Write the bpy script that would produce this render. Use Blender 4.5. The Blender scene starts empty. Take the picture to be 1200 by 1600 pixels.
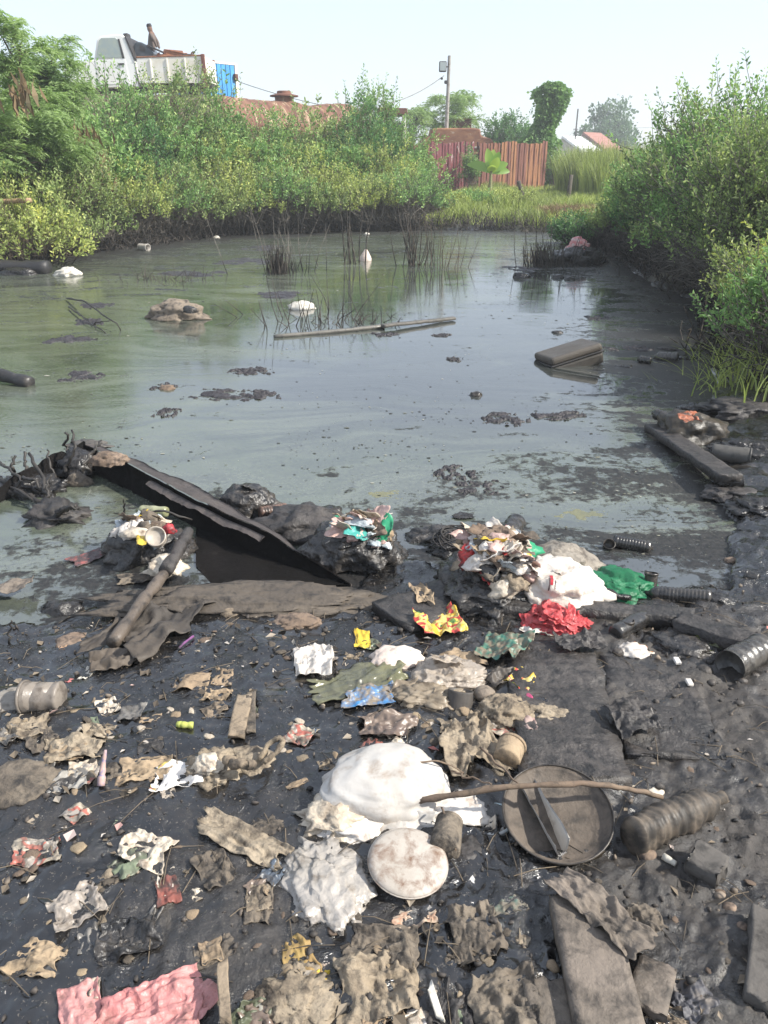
import bpy, math, random
import numpy as np
from mathutils import Vector, Matrix

# ------------------------------------------------------------------ camera, sky, sun, exposure
scene = bpy.context.scene
COL = scene.collection
CAM_H, FPX = 1.65, 1200.0
PITCH = math.atan(550 / 1200)
cam_data = bpy.data.cameras.new('camera')
cam_data.sensor_fit = 'VERTICAL'
cam_data.sensor_height = 24.0
cam_data.lens = 24.0 * FPX / 1600
cam_data.clip_start = 0.05
cam_data.clip_end = 6000
cam = bpy.data.objects.new('camera', cam_data)
COL.objects.link(cam)
cam.location = (0, 0, CAM_H)
cam.rotation_euler = (math.pi / 2 - PITCH, 0, 0)
scene.camera = cam

SUN_EL, SUN_AZ = math.radians(40), math.radians(103)      # azimuth from +Y towards +X
world = bpy.data.worlds.new('World')
scene.world = world
world.use_nodes = True
wn = world.node_tree
bg = wn.nodes['Background']
sky = wn.nodes.new('ShaderNodeTexSky')
sky.sky_type = 'NISHITA'
sky.sun_disc = False
sky.sun_elevation = SUN_EL
sky.sun_rotation = SUN_AZ
sky.air_density = 1.0
sky.dust_density = 0.8
sky.ozone_density = 1.0
veil = wn.nodes.new('ShaderNodeMix')                     # thin even milky haze over the whole sky
veil.data_type = 'RGBA'
veil.inputs[0].default_value = 0.52
veil.inputs[7].default_value = (6.1, 6.6, 7.5, 1)
wn.links.new(sky.outputs[0], veil.inputs[6])
wn.links.new(veil.outputs[2], bg.inputs[0])
bg.inputs[1].default_value = 0.104
sun_data = bpy.data.lights.new('sun', 'SUN')
sun_data.energy = 4.3
sun_data.angle = math.radians(1.6)
sun_data.color = (1.0, 0.95, 0.86)
sun = bpy.data.objects.new('sun', sun_data)
COL.objects.link(sun)
sd_ = Vector((math.cos(SUN_EL) * math.sin(SUN_AZ), math.cos(SUN_EL) * math.cos(SUN_AZ), math.sin(SUN_EL)))
sun.rotation_euler = sd_.to_track_quat('Z', 'Y').to_euler()
sun.location = (20, 10, 25)
scene.view_settings.view_transform = 'Standard'
scene.view_settings.look = 'None'
scene.view_settings.exposure = 0.88
scene.view_settings.gamma = 1.0
scene.view_settings.use_curve_mapping = False
try:
    scene.cycles.max_bounces = 6
    scene.cycles.transparent_max_bounces = 8
    scene.cycles.use_denoising = True
except Exception:
    pass

# ------------------------------------------------------------------ helpers
_c, _s = math.cos(PITCH), math.sin(PITCH)
def ray(px, py):
    a = (px - 600) / FPX; b = (800 - py) / FPX
    return (a, _c + b * _s, -_s + b * _c)
def at(px, py, z=0.0):
    d = ray(px, py); t = (z - CAM_H) / d[2]
    return Vector((d[0] * t, d[1] * t, z))
def atd(px, py, Y):
    d = ray(px, py); t = Y / d[1]
    return Vector((d[0] * t, Y, CAM_H + d[2] * t))

def _hash(ix, iy, iz, seed):
    h = (ix.astype(np.int64) * 374761393 + iy.astype(np.int64) * 668265263 + iz.astype(np.int64) * 2147483647 + seed * 974711) & 0xffffffff
    h = ((h ^ (h >> 13)) * 1274126177) & 0xffffffff
    h = (h ^ (h >> 16)) & 0xffffffff
    return h.astype(np.float64) / 0xffffffff
def vn(p, seed=0):
    """smooth value noise, -1..1, p: (N,3)"""
    p = np.asarray(p, float)
    f = np.floor(p); i = f.astype(np.int64); t = p - f
    t = t * t * t * (t * (t * 6 - 15) + 10)
    out = 0
    for dx in (0, 1):
        wx = t[:, 0] if dx else 1 - t[:, 0]
        for dy in (0, 1):
            wy = t[:, 1] if dy else 1 - t[:, 1]
            for dz in (0, 1):
                wz = t[:, 2] if dz else 1 - t[:, 2]
                out = out + wx * wy * wz * _hash(i[:, 0] + dx, i[:, 1] + dy, i[:, 2] + dz, seed)
    return out * 2 - 1
def fbm(p, seed=0, oct=3, gain=.5):
    o, a, q = 0, 1, np.asarray(p, float)
    for k in range(oct):
        o = o + a * vn(q, seed + k * 17); q = q * 2.03 + 7.1; a *= gain
    return o
def ridged(p, seed=0, oct=3, gain=.5):
    o, a, q = 0, 1, np.asarray(p, float)
    for k in range(oct):
        o = o + a * (1 - 2 * np.abs(vn(q, seed + k * 31))); q = q * 2.1 + 3.7; a *= gain
    return o
def P2(x, y):
    x = np.asarray(x, float); y = np.asarray(y, float)
    return np.stack([x.ravel(), y.ravel(), np.zeros(x.size)], 1)
def sstep(a, b, x):
    t = np.clip((np.asarray(x, float) - a) / (b - a), 0, 1)
    return t * t * (3 - 2 * t)

def mesh_np(name, V, F, smooth=True):
    """V (n,3); F (m,k) int array with k = 3 or 4"""
    V = np.asarray(V, np.float32); F = np.asarray(F, np.int32)
    me = bpy.data.meshes.new(name)
    n, (m, k) = len(V), F.shape
    me.vertices.add(n); me.vertices.foreach_set('co', V.ravel())
    me.loops.add(m * k); me.loops.foreach_set('vertex_index', F.ravel())
    me.polygons.add(m)
    me.polygons.foreach_set('loop_start', np.arange(0, m * k, k, dtype=np.int32))
    me.polygons.foreach_set('loop_total', np.full(m, k, np.int32))
    me.polygons.foreach_set('use_smooth', np.full(m, smooth, bool))
    me.update(calc_edges=True)
    return me
def mesh_py(name, V, F, smooth=False):
    me = bpy.data.meshes.new(name)
    me.from_pydata([tuple(map(float, v)) for v in V], [], [tuple(f) for f in F])
    me.update()
    if smooth:
        me.polygons.foreach_set('use_smooth', np.full(len(me.polygons), True, bool))
    return me
def link(name, me, mat=None, parent=None, loc=None):
    o = bpy.data.objects.new(name, me)
    COL.objects.link(o)
    if mat is not None and me is not None and len(me.materials) == 0:
        me.materials.append(mat)
    if parent is not None:
        o.parent = parent
    if loc is not None:
        o.location = loc
    return o
def tag(o, label, cat, group=None):
    o['label'] = label; o['category'] = cat
    if group: o['group'] = group
    return o
def struct(o):
    o['kind'] = 'structure'; return o
def stuff(o, label=None, cat=None):
    o['kind'] = 'stuff'
    if label: o['label'] = label
    if cat: o['category'] = cat
    return o
def empty(name, loc, label=None, cat=None, group=None, rz=0):
    o = bpy.data.objects.new(name, None); COL.objects.link(o)
    o.location = loc; o.rotation_euler = (0, 0, rz); o.empty_display_size = .1
    if label: tag(o, label, cat, group)
    return o
def copy_tree(o, parent=None):
    c = o.copy(); COL.objects.link(c); c.parent = parent
    for ch in list(o.children):
        copy_tree(ch, c)
    return c

def tubes(lines, radii, sides=5, caps=False):
    """lines (M,K,3), radii (M,K) -> V, F(quads)"""
    L = np.asarray(lines, float); R = np.asarray(radii, float)
    M, K, _ = L.shape
    T = np.empty_like(L); T[:, 1:-1] = L[:, 2:] - L[:, :-2]; T[:, 0] = L[:, 1] - L[:, 0]; T[:, -1] = L[:, -1] - L[:, -2]
    T /= np.linalg.norm(T, axis=2, keepdims=True) + 1e-9
    ref = np.where(np.abs(T[:, :1, 2:3]) < .8, np.array([0, 0, 1.]), np.array([1., 0, 0]))
    ref = np.broadcast_to(ref, T.shape)
    U = np.cross(T, ref); U /= np.linalg.norm(U, axis=2, keepdims=True) + 1e-9
    W = np.cross(T, U)
    a = np.arange(sides) * 2 * math.pi / sides
    V = L[:, :, None, :] + R[:, :, None, None] * (np.cos(a)[None, None, :, None] * U[:, :, None, :] + np.sin(a)[None, None, :, None] * W[:, :, None, :])
    V = V.reshape(-1, 3)
    idx = np.arange(M * K * sides).reshape(M, K, sides)
    A = idx[:, :-1, :]; B = idx[:, 1:, :]
    F = np.stack([A, np.roll(A, -1, 2), np.roll(B, -1, 2), B], -1).reshape(-1, 4)
    if caps:
        ex = []; nb = len(V); VV = [V]
        for m in range(M):
            for k, rev in ((0, 1), (K - 1, 0)):
                c = nb; nb += 1; VV.append(L[m, k][None])
                r = idx[m, k]
                for j in range(sides):
                    q = [r[j], r[(j + 1) % sides]]
                    if rev: q = q[::-1]
                    ex.append([q[0], q[1], c, c])
        V = np.concatenate(VV)
        return V, F, np.array(ex)[:, :3]
    return V, F
def resample(pts, n):
    pts = np.array([list(p) for p in pts], float)
    d = np.r_[0, np.cumsum(np.linalg.norm(np.diff(pts, axis=0), axis=1))]
    t = np.linspace(0, d[-1], n)
    return np.stack([np.interp(t, d, pts[:, k]) for k in range(3)], 1)
def mesh_mixed(name, V, quads, tris, smooth=True):
    V = np.asarray(V, np.float32); me = bpy.data.meshes.new(name)
    q = np.asarray(quads, np.int32); t = np.asarray(tris, np.int32)
    me.vertices.add(len(V)); me.vertices.foreach_set('co', V.ravel())
    nl = q.size + t.size
    me.loops.add(nl); me.loops.foreach_set('vertex_index', np.r_[q.ravel(), t.ravel()].astype(np.int32))
    me.polygons.add(len(q) + len(t))
    me.polygons.foreach_set('loop_start', np.r_[np.arange(len(q)) * 4, q.size + np.arange(len(t)) * 3].astype(np.int32))
    me.polygons.foreach_set('loop_total', np.r_[np.full(len(q), 4), np.full(len(t), 3)].astype(np.int32))
    me.polygons.foreach_set('use_smooth', np.full(len(q) + len(t), smooth, bool))
    me.update(calc_edges=True)
    return me
_ico = {}
def ico(sub):
    if sub not in _ico:
        import bmesh
        bm = bmesh.new(); bmesh.ops.create_icosphere(bm, subdivisions=sub, radius=1)
        bm.verts.ensure_lookup_table()
        _ico[sub] = (np.array([v.co[:] for v in bm.verts]), np.array([[v.index for v in f.verts] for f in bm.faces]))
        bm.free()
    return _ico[sub]

def box_mesh(name, sx, sy, sz, bevel=0.0, c=(0, 0, 0), seg=1):
    import bmesh
    bm = bmesh.new(); bmesh.ops.create_cube(bm, size=1)
    for v in bm.verts:
        v.co = Vector((v.co.x * sx + c[0], v.co.y * sy + c[1], v.co.z * sz + c[2]))
    if bevel > 0:
        bmesh.ops.bevel(bm, geom=bm.edges[:], offset=bevel, segments=seg, affect='EDGES', profile=.5)
    me = bpy.data.meshes.new(name); bm.to_mesh(me); bm.free()
    return me
def prism_mesh(name, prof, y0, y1, bevel=0.0):
    """prof: list of (x,z) polygon, extruded from y0 to y1"""
    import bmesh
    bm = bmesh.new()
    a = [bm.verts.new((x, y0, z)) for x, z in prof]; b = [bm.verts.new((x, y1, z)) for x, z in prof]
    bm.faces.new(a); bm.faces.new(b[::-1])
    n = len(prof)
    for i in range(n):
        bm.faces.new([a[(i + 1) % n], a[i], b[i], b[(i + 1) % n]])
    bmesh.ops.recalc_face_normals(bm, faces=bm.faces[:])
    if bevel > 0:
        bmesh.ops.bevel(bm, geom=bm.edges[:], offset=bevel, segments=2, affect='EDGES', profile=.5)
    me = bpy.data.meshes.new(name); bm.to_mesh(me); bm.free()
    return me

# ------------------------------------------------------------------ materials
_mats = {}
class NT:
    def __init__(self, name):
        self.m = bpy.data.materials.new(name); self.m.use_nodes = True
        self.t = self.m.node_tree; self.n = self.t.nodes
        self.bsdf = self.n['Principled BSDF']; self.out = self.n['Material Output']
    def new(self, ty, **kw):
        n = self.n.new(ty)
        for k, v in kw.items(): setattr(n, k, v)
        return n
    def l(self, a, b): self.t.links.new(a, b)
    def coord(self, kind='Object'):
        return self.new('ShaderNodeTexCoord').outputs[kind]
    def pos(self):
        return self.new('ShaderNodeNewGeometry').outputs['Position']
    def noise(self, vec, scale, detail=4, rough=.55, dist=0.0):
        n = self.new('ShaderNodeTexNoise'); n.inputs['Scale'].default_value = scale
        n.inputs['Detail'].default_value = detail; n.inputs['Roughness'].default_value = rough
        n.inputs['Distortion'].default_value = dist
        if vec is not None: self.l(vec, n.inputs['Vector'])
        return n.outputs['Fac']
    def vor(self, vec, scale, feature='F1', out='Distance'):
        n = self.new('ShaderNodeTexVoronoi', feature=feature); n.inputs['Scale'].default_value = scale
        if vec is not None: self.l(vec, n.inputs['Vector'])
        return n.outputs[out]
    def ramp(self, fac, stops, interp='LINEAR'):
        n = self.new('ShaderNodeValToRGB'); n.color_ramp.interpolation = interp
        e = n.color_ramp.elements
        while len(e) < len(stops): e.new(.5)
        for el, (p, c) in zip(e, stops):
            el.position = p
            if isinstance(c, (int, float)): c = (c, c, c)
            el.color = (*c[:3], 1)
        self.l(fac, n.inputs[0])
        return n.outputs[0]
    def mix(self, fac, a, b, mode='MIX'):
        n = self.new('ShaderNodeMix', data_type='RGBA', blend_type=mode)
        for sock, v in ((n.inputs[0], fac), (n.inputs[6], a), (n.inputs[7], b)):
            if isinstance(v, (int, float)): sock.default_value = v if sock is n.inputs[0] or sock == n.inputs[0] else (v, v, v, 1)
            elif isinstance(v, tuple): sock.default_value = (*v[:3], 1)
            else: self.l(v, sock)
        return n.outputs[2]
    def math(self, op, a, b=0.0, clamp=False):
        n = self.new('ShaderNodeMath', operation=op); n.use_clamp = clamp
        for sock, v in ((n.inputs[0], a), (n.inputs[1], b)):
            if isinstance(v, (int, float)): sock.default_value = v
            else: self.l(v, sock)
        return n.outputs[0]
    def mapr(self, v, a, b, c=0.0, d=1.0):
        n = self.new('ShaderNodeMapRange'); n.clamp = True
        self.l(v, n.inputs[0])
        for k, x in zip((1, 2, 3, 4), (a, b, c, d)): n.inputs[k].default_value = x
        return n.outputs[0]
    def bump(self, h, strength=.3, dist=.01, normal=None):
        n = self.new('ShaderNodeBump'); n.inputs['Strength'].default_value = strength; n.inputs['Distance'].default_value = dist
        self.l(h, n.inputs['Height'])
        if normal is not None: self.l(normal, n.inputs['Normal'])
        return n.outputs[0]
    def set(self, **kw):
        for k, v in kw.items():
            s = self.bsdf.inputs[k.replace('_', ' ')]
            if isinstance(v, (int, float)): s.default_value = v
            elif isinstance(v, tuple): s.default_value = (*v[:3], 1)
            else: self.l(v, s)

MUD = (.022, .020, .019)
DUST = (.26, .205, .14)
def dirty(name, color, color2=None, rough=.6, stain=MUD, amount=.4, scale=7.0, bump=.25, bscale=30.0, spec=.4, patches=None, trans=0.0, metal=0.0, crinkle=0.0):
    """coloured thing with mud or dust stains of their own shape; patches: colour stops for printed colour fields"""
    if name in _mats: return _mats[name]
    g = NT(name); co = g.coord()
    oi = g.new('ShaderNodeObjectInfo')
    va = g.new('ShaderNodeVectorMath', operation='ADD'); g.l(co, va.inputs[0])
    rr = g.new('ShaderNodeVectorMath', operation='SCALE'); rr.inputs[0].default_value = (13.1, 7.7, 9.3); g.l(oi.outputs['Random'], rr.inputs['Scale'])
    g.l(rr.outputs[0], va.inputs[1]); co = va.outputs[0]
    n1 = g.noise(co, scale, 5, .6, .4)
    base = color
    if patches:
        pv = g.noise(co, patches[0], 1.5, .4, .6)
        base = g.ramp(pv, patches[1], 'CONSTANT')
    elif color2:
        base = g.mix(g.mapr(g.noise(co, scale * .6, 3, .5), .38, .62), color, color2)
    n2 = g.noise(co, scale * 2.3 + 3, 6, .65, .3)
    lo = .72 - amount * .55
    st = g.mapr(n2, lo - .04, lo + .17)
    col = g.mix(st, base, stain)
    fine = g.noise(co, bscale * 3, 3, .6)
    col = g.mix(g.mapr(fine, .25, .75, 0, .28), col, g.mix(.6, col, stain))
    g.set(Base_Color=col, Specular_IOR_Level=spec, Metallic=metal)
    g.set(Roughness=g.mapr(n1, .3, .7, max(.04, rough - .13), min(1, rough + .13)))
    b = g.noise(co, bscale, 5, .6, .2)
    nb = g.bump(b, bump, .012)
    if crinkle:
        wv = g.new('ShaderNodeVectorMath', operation='MULTIPLY_ADD'); nn = g.new('ShaderNodeTexNoise'); nn.inputs['Scale'].default_value = 18; g.l(co, nn.inputs['Vector'])
        g.l(nn.outputs['Color'], wv.inputs[0]); wv.inputs[1].default_value = (.05, .05, .05); g.l(co, wv.inputs[2])
        nb = g.bump(g.vor(wv.outputs[0], 34), crinkle, .012, nb)
        nb = g.bump(g.vor(wv.outputs[0], 85), crinkle * .6, .005, nb)
    g.set(Normal=nb)
    if trans > 0:
        g.set(Transmission_Weight=0.0)
        tr = g.new('ShaderNodeBsdfTranslucent'); tp = g.new('ShaderNodeBsdfTransparent')
        if isinstance(col, tuple): tr.inputs[0].default_value = (*col, 1)
        else: g.l(col, tr.inputs[0])
        m1 = g.new('ShaderNodeMixShader'); m1.inputs[0].default_value = .35
        g.l(g.bsdf.outputs[0], m1.inputs[1]); g.l(tr.outputs[0], m1.inputs[2])
        m2 = g.new('ShaderNodeMixShader'); m2.inputs[0].default_value = trans
        g.l(m1.outputs[0], m2.inputs[1]); g.l(tp.outputs[0], m2.inputs[2])
        g.l(m2.outputs[0], g.out.inputs[0])
    _mats[name] = g.m
    return g.m

def leaf_mat(name, stops, trans=.35, rough=.5, spec=.35):
    if name in _mats: return _mats[name]
    g = NT(name)
    at_ = g.new('ShaderNodeAttribute'); at_.attribute_name = 'v'
    col = g.ramp(at_.outputs['Fac'], stops)
    g.set(Base_Color=col, Roughness=rough, Specular_IOR_Level=spec)
    tr = g.new('ShaderNodeBsdfTranslucent')
    g.l(g.mix(.5, col, g.mix(1.0, col, (1.0, 1.15, .45), 'MULTIPLY')), tr.inputs[0])
    m = g.new('ShaderNodeMixShader'); m.inputs[0].default_value = trans
    g.l(g.bsdf.outputs[0], m.inputs[1]); g.l(tr.outputs[0], m.inputs[2]); g.l(m.outputs[0], g.out.inputs[0])
    _mats[name] = g.m
    return g.m

def bark_mat(name, c1, c2, rough=.85, dark_below=None):
    if name in _mats: return _mats[name]
    g = NT(name); co = g.pos()
    col = g.mix(g.mapr(g.noise(co, 9, 3), .35, .65), c1, c2)
    if dark_below:      # oil stain line left by the water
        z = g.new('ShaderNodeSeparateXYZ'); g.l(co, z.inputs[0])
        zz = g.math('ADD', z.outputs[2], g.math('MULTIPLY', g.noise(co, 3, 2), .3))
        col = g.mix(g.mapr(zz, dark_below, dark_below + .18), (.012, .011, .011), col)
    g.set(Base_Color=col, Roughness=rough, Specular_IOR_Level=.2)
    _mats[name] = g.m
    return g.m

# ------------------------------------------------------------------ ground and water
POND = [(-9, 2.1), (-1.75, 2.42), (-1.30, 2.50), (-1.05, 2.60), (-0.93, 2.80), (-0.5, 2.88), (-0.16, 2.83), (0.10, 2.95), (0.30, 2.86), (0.85, 2.80),
        (1.10, 2.76), (1.45, 2.80), (1.62, 3.05), (1.72, 3.5), (1.86, 4.0), (2.22, 5.0), (2.72, 6.2), (3.2, 7.4), (4.0, 9.7), (3.9, 11.8), (4.15, 14.2), (4.3, 15.8),
        (4.6, 18.2), (4.3, 20.2), (2.8, 20.9), (1.2, 21.0), (-0.6, 20.6), (-2.3, 19.9), (-3.8, 19.5), (-4.9, 17.7), (-5.8, 15.8), (-6.5, 15.2), (-7.0, 13.6), (-9, 13)]
_poly = np.array(POND, float)
def pond_sd(x, y):
    """signed distance to the pond outline, positive on land"""
    x = np.asarray(x, float).ravel(); y = np.asarray(y, float).ravel()
    best = np.full(x.shape, 1e9); inside = np.zeros(x.shape, bool)
    n = len(_poly)
    for i in range(n):
        a = _poly[i]; b = _poly[(i + 1) % n]
        e = b - a; wx = x - a[0]; wy = y - a[1]
        t = np.clip((wx * e[0] + wy * e[1]) / (e @ e), 0, 1)
        best = np.minimum(best, np.hypot(wx - t * e[0], wy - t * e[1]))
        if a[1] != b[1]:
            cond = (a[1] > y) != (b[1] > y)
            xi = e[0] * (y - a[1]) / (b[1] - a[1]) + a[0]
            inside ^= cond & (x < xi)
    return np.where(inside, -best, best)
FA = atd(335, 300, 24.6); FB = atd(668, 300, 33.0); FC = atd(852, 300, 36.0)
def fence_y(x):
    x = np.asarray(x, float)
    y = np.interp(x, [FA.x, FB.x, FC.x], [FA.y, FB.y, FC.y])
    return y
def gh(x, y, fine=True):
    x = np.asarray(x, float).ravel(); y = np.asarray(y, float).ravel()
    sd = pond_sd(x, y)
    q = P2(x, y)
    wig = sd + .10 * vn(q * 2.3, 5) + .05 * vn(q * 6.1, 6)
    near = 1 - sstep(4, 7.5, y)
    far_out = .26 * (1 - np.exp(-np.maximum(wig, 0) / .55)) + .012 * np.minimum(np.maximum(sd, 0), 25)
    side = sstep(1.7, 2.6, x)
    near_out = .012 + .035 * (1 - np.exp(-np.maximum(wig, 0) / .2)) + (.05 + .1 * side) * np.maximum(sd, 0)
    near_out = np.minimum(near_out, .45)
    marsh = sstep(-.75, -1.25, x) * sstep(1.9, 2.25, y) * near
    near_out = near_out * (1 - .7 * marsh)
    out = near * near_out + (1 - near) * far_out
    inn = -.03 - .55 * (1 - np.exp(np.minimum(wig, 0) / .8))
    h = np.where(wig > 0, out, np.minimum(inn, .012 + wig * .4))
    # raised scrapyard behind the fence
    fy = fence_y(x)
    m = sstep(.5, 2.0, y - fy) * sstep(-.2, -1.8, x) * sstep(60, 46, y)
    m2 = sstep(1.6, 3.4, y - fy) * sstep(-4.4, -5.6, x) * sstep(60, 46, y)
    h = h + 1.55 * m + 1.65 * m2
    # left bank rises behind the front shrubs
    lb = sstep(.4, 4.0, sd) * sstep(-3.0, -6.0, x) * sstep(10, 14, y) * (1 - m)
    h = h + .5 * lb
    if fine:
        k = (near * sstep(-.35, .05, wig))
        f = .013 * fbm(q * 7, 11, 3) + .010 * ridged(q * 17 + .8 * np.stack([vn(q * 5, 3), vn(q * 5, 4), 0 * x], 1), 21, 3, .55) + .004 * fbm(q * 60, 31, 2)
        calm = .42 + .5 * sstep(-.2, .5, x)
        h = h + k * f * calm + (1 - near) * .03 * fbm(q * 1.7, 41, 3) * sstep(-.2, .2, wig)
    return h
def gz(x, y):
    return float(gh([x], [y], False)[0])
def put(px, py, dz=0.0):
    """point of the ground (or water) seen at a pixel of the photograph"""
    z = 0.0
    for _ in range(3):
        p = at(px, py, z); z = max(gz(p.x, p.y), 0.0) + dz
    p.z = z
    return p

def build_ground():
    r1 = .45 * np.exp(np.arange(0, 430) * .0062); r2 = r1[-1] * np.exp(np.arange(1, 320) * .0205)
    r = np.r_[0.0, r1, r2]
    a1 = np.radians(np.arange(-46, 46.01, .22)); a2 = np.radians(np.arange(51, 314, 6.0))
    a = np.r_[a1, a2]
    R, A = np.meshgrid(r, a, indexing='ij')
    X = R * np.sin(A); Y = R * np.cos(A)
    Z = gh(X, Y)
    sd = pond_sd(X, Y)
    V = np.stack([X.ravel(), Y.ravel(), Z], 1)
    nr, na = len(r), len(a)
    idx = np.arange(nr * na).reshape(nr, na)
    A0 = idx[:-1]; B0 = idx[1:]
    F = np.stack([A0, B0, np.roll(B0, -1, 1), np.roll(A0, -1, 1)], -1).reshape(-1, 4)
    me = mesh_np('ground', V, F)
    wet = 1 - sstep(.15, .7, sd + .3 * vn(P2(X, Y) * 1.1, 51))
    wet = np.maximum(wet, 1 - sstep(5.5, 7.5, Y.ravel()))
    att = me.attributes.new('wet', 'FLOAT', 'POINT'); att.data.foreach_set('value', wet.astype(np.float32))
    # how dry the trodden crust is: towards the planks and towards the camera
    x, y = X.ravel(), Y.ravel()
    dry = sstep(.15, .75, x + .15 * vn(P2(X, Y) * 3, 61)) * sstep(3.1, 2.3, y)
    dry = np.maximum(dry, .9 * sstep(1.75, 1.35, y) * (.5 + .5 * vn(P2(X, Y) * 2.5, 62)))
    dry = np.maximum(dry, .8 * sstep(-.55, -.35, x) * sstep(.0, -.3, x) * sstep(2.55, 2.68, y) * sstep(3.1, 2.9, y))
    att = me.attributes.new('dry', 'FLOAT', 'POINT'); att.data.foreach_set('value', np.clip(dry, 0, 1).astype(np.float32))
    g = NT('ground_mud'); p = g.pos()
    wetv = g.new('ShaderNodeAttribute'); wetv.attribute_name = 'wet'
    dryv = g.new('ShaderNodeAttribute'); dryv.attribute_name = 'dry'
    n_big = g.noise(p, 5.5, 5, .6, .5); n_mid = g.noise(p, 23, 5, .65, .4); n_fine = g.noise(p, 110, 4, .65)
    black = g.mix(g.mapr(n_mid, .35, .7), (.0045, .0047, .0055), (.016, .0145, .0135))
    crust = g.mix(g.mapr(n_mid, .3, .7), (.028, .025, .023), (.082, .072, .064))
    dfac = g.math('ADD', dryv.outputs['Fac'], g.mapr(n_big, .3, .75, -.72, .4), True)
    mud = g.mix(dfac, black, crust)
    mud = g.mix(g.mapr(g.noise(p, 3.2, 6, .7, .8), .60, .72, 0, .75), mud, (.11, .09, .066))
    mud = g.mix(g.mapr(n_fine, .60, .68, 0, .55), mud, (.19, .165, .13))
    mud = g.mix(g.mapr(g.noise(p, 210, 4, .7), .56, .64, 0, .6), mud, (.010, .010, .010))
    soil = g.mix(g.mapr(g.noise(p, .9, 5), .35, .65), (.085, .085, .036), (.15, .125, .07))
    col = g.mix(wetv.outputs['Fac'], soil, mud)
    g.set(Base_Color=col)
    rgh = g.mapr(g.noise(p, 9, 4, .6, .6), .35, .65, .12, .34)
    rgh = g.mix(dfac, rgh, .60)
    slick0 = g.math('MULTIPLY', g.mapr(g.noise(p, 7, 5, .65, .7), .36, .50), g.math('SUBTRACT', 1.0, dfac, True))
    rgh = g.mix(g.math('MULTIPLY', slick0, .8), rgh, .07)
    rgh = g.mix(wetv.outputs['Fac'], .95, rgh)
    g.set(Roughness=rgh, Specular_IOR_Level=g.mix(dfac, 1.0, .45))
    slick = g.math('MULTIPLY', g.mapr(g.noise(p, 7, 5, .65, .7), .36, .50), g.math('SUBTRACT', 1.0, dfac, True))
    rest = g.math('SUBTRACT', 1.0, g.math('MULTIPLY', slick, .9))
    b1 = g.bump(g.math('MULTIPLY', g.noise(p, 48, 6, .75, .4), rest), .45, .012)
    b2 = g.bump(g.math('MULTIPLY', g.noise(p, 170, 6, .75, .3), rest), .6, .006, b1)
    g.set(Normal=b2)
    o = link('ground', me, g.m); struct(o)
    return o
build_ground()

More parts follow.
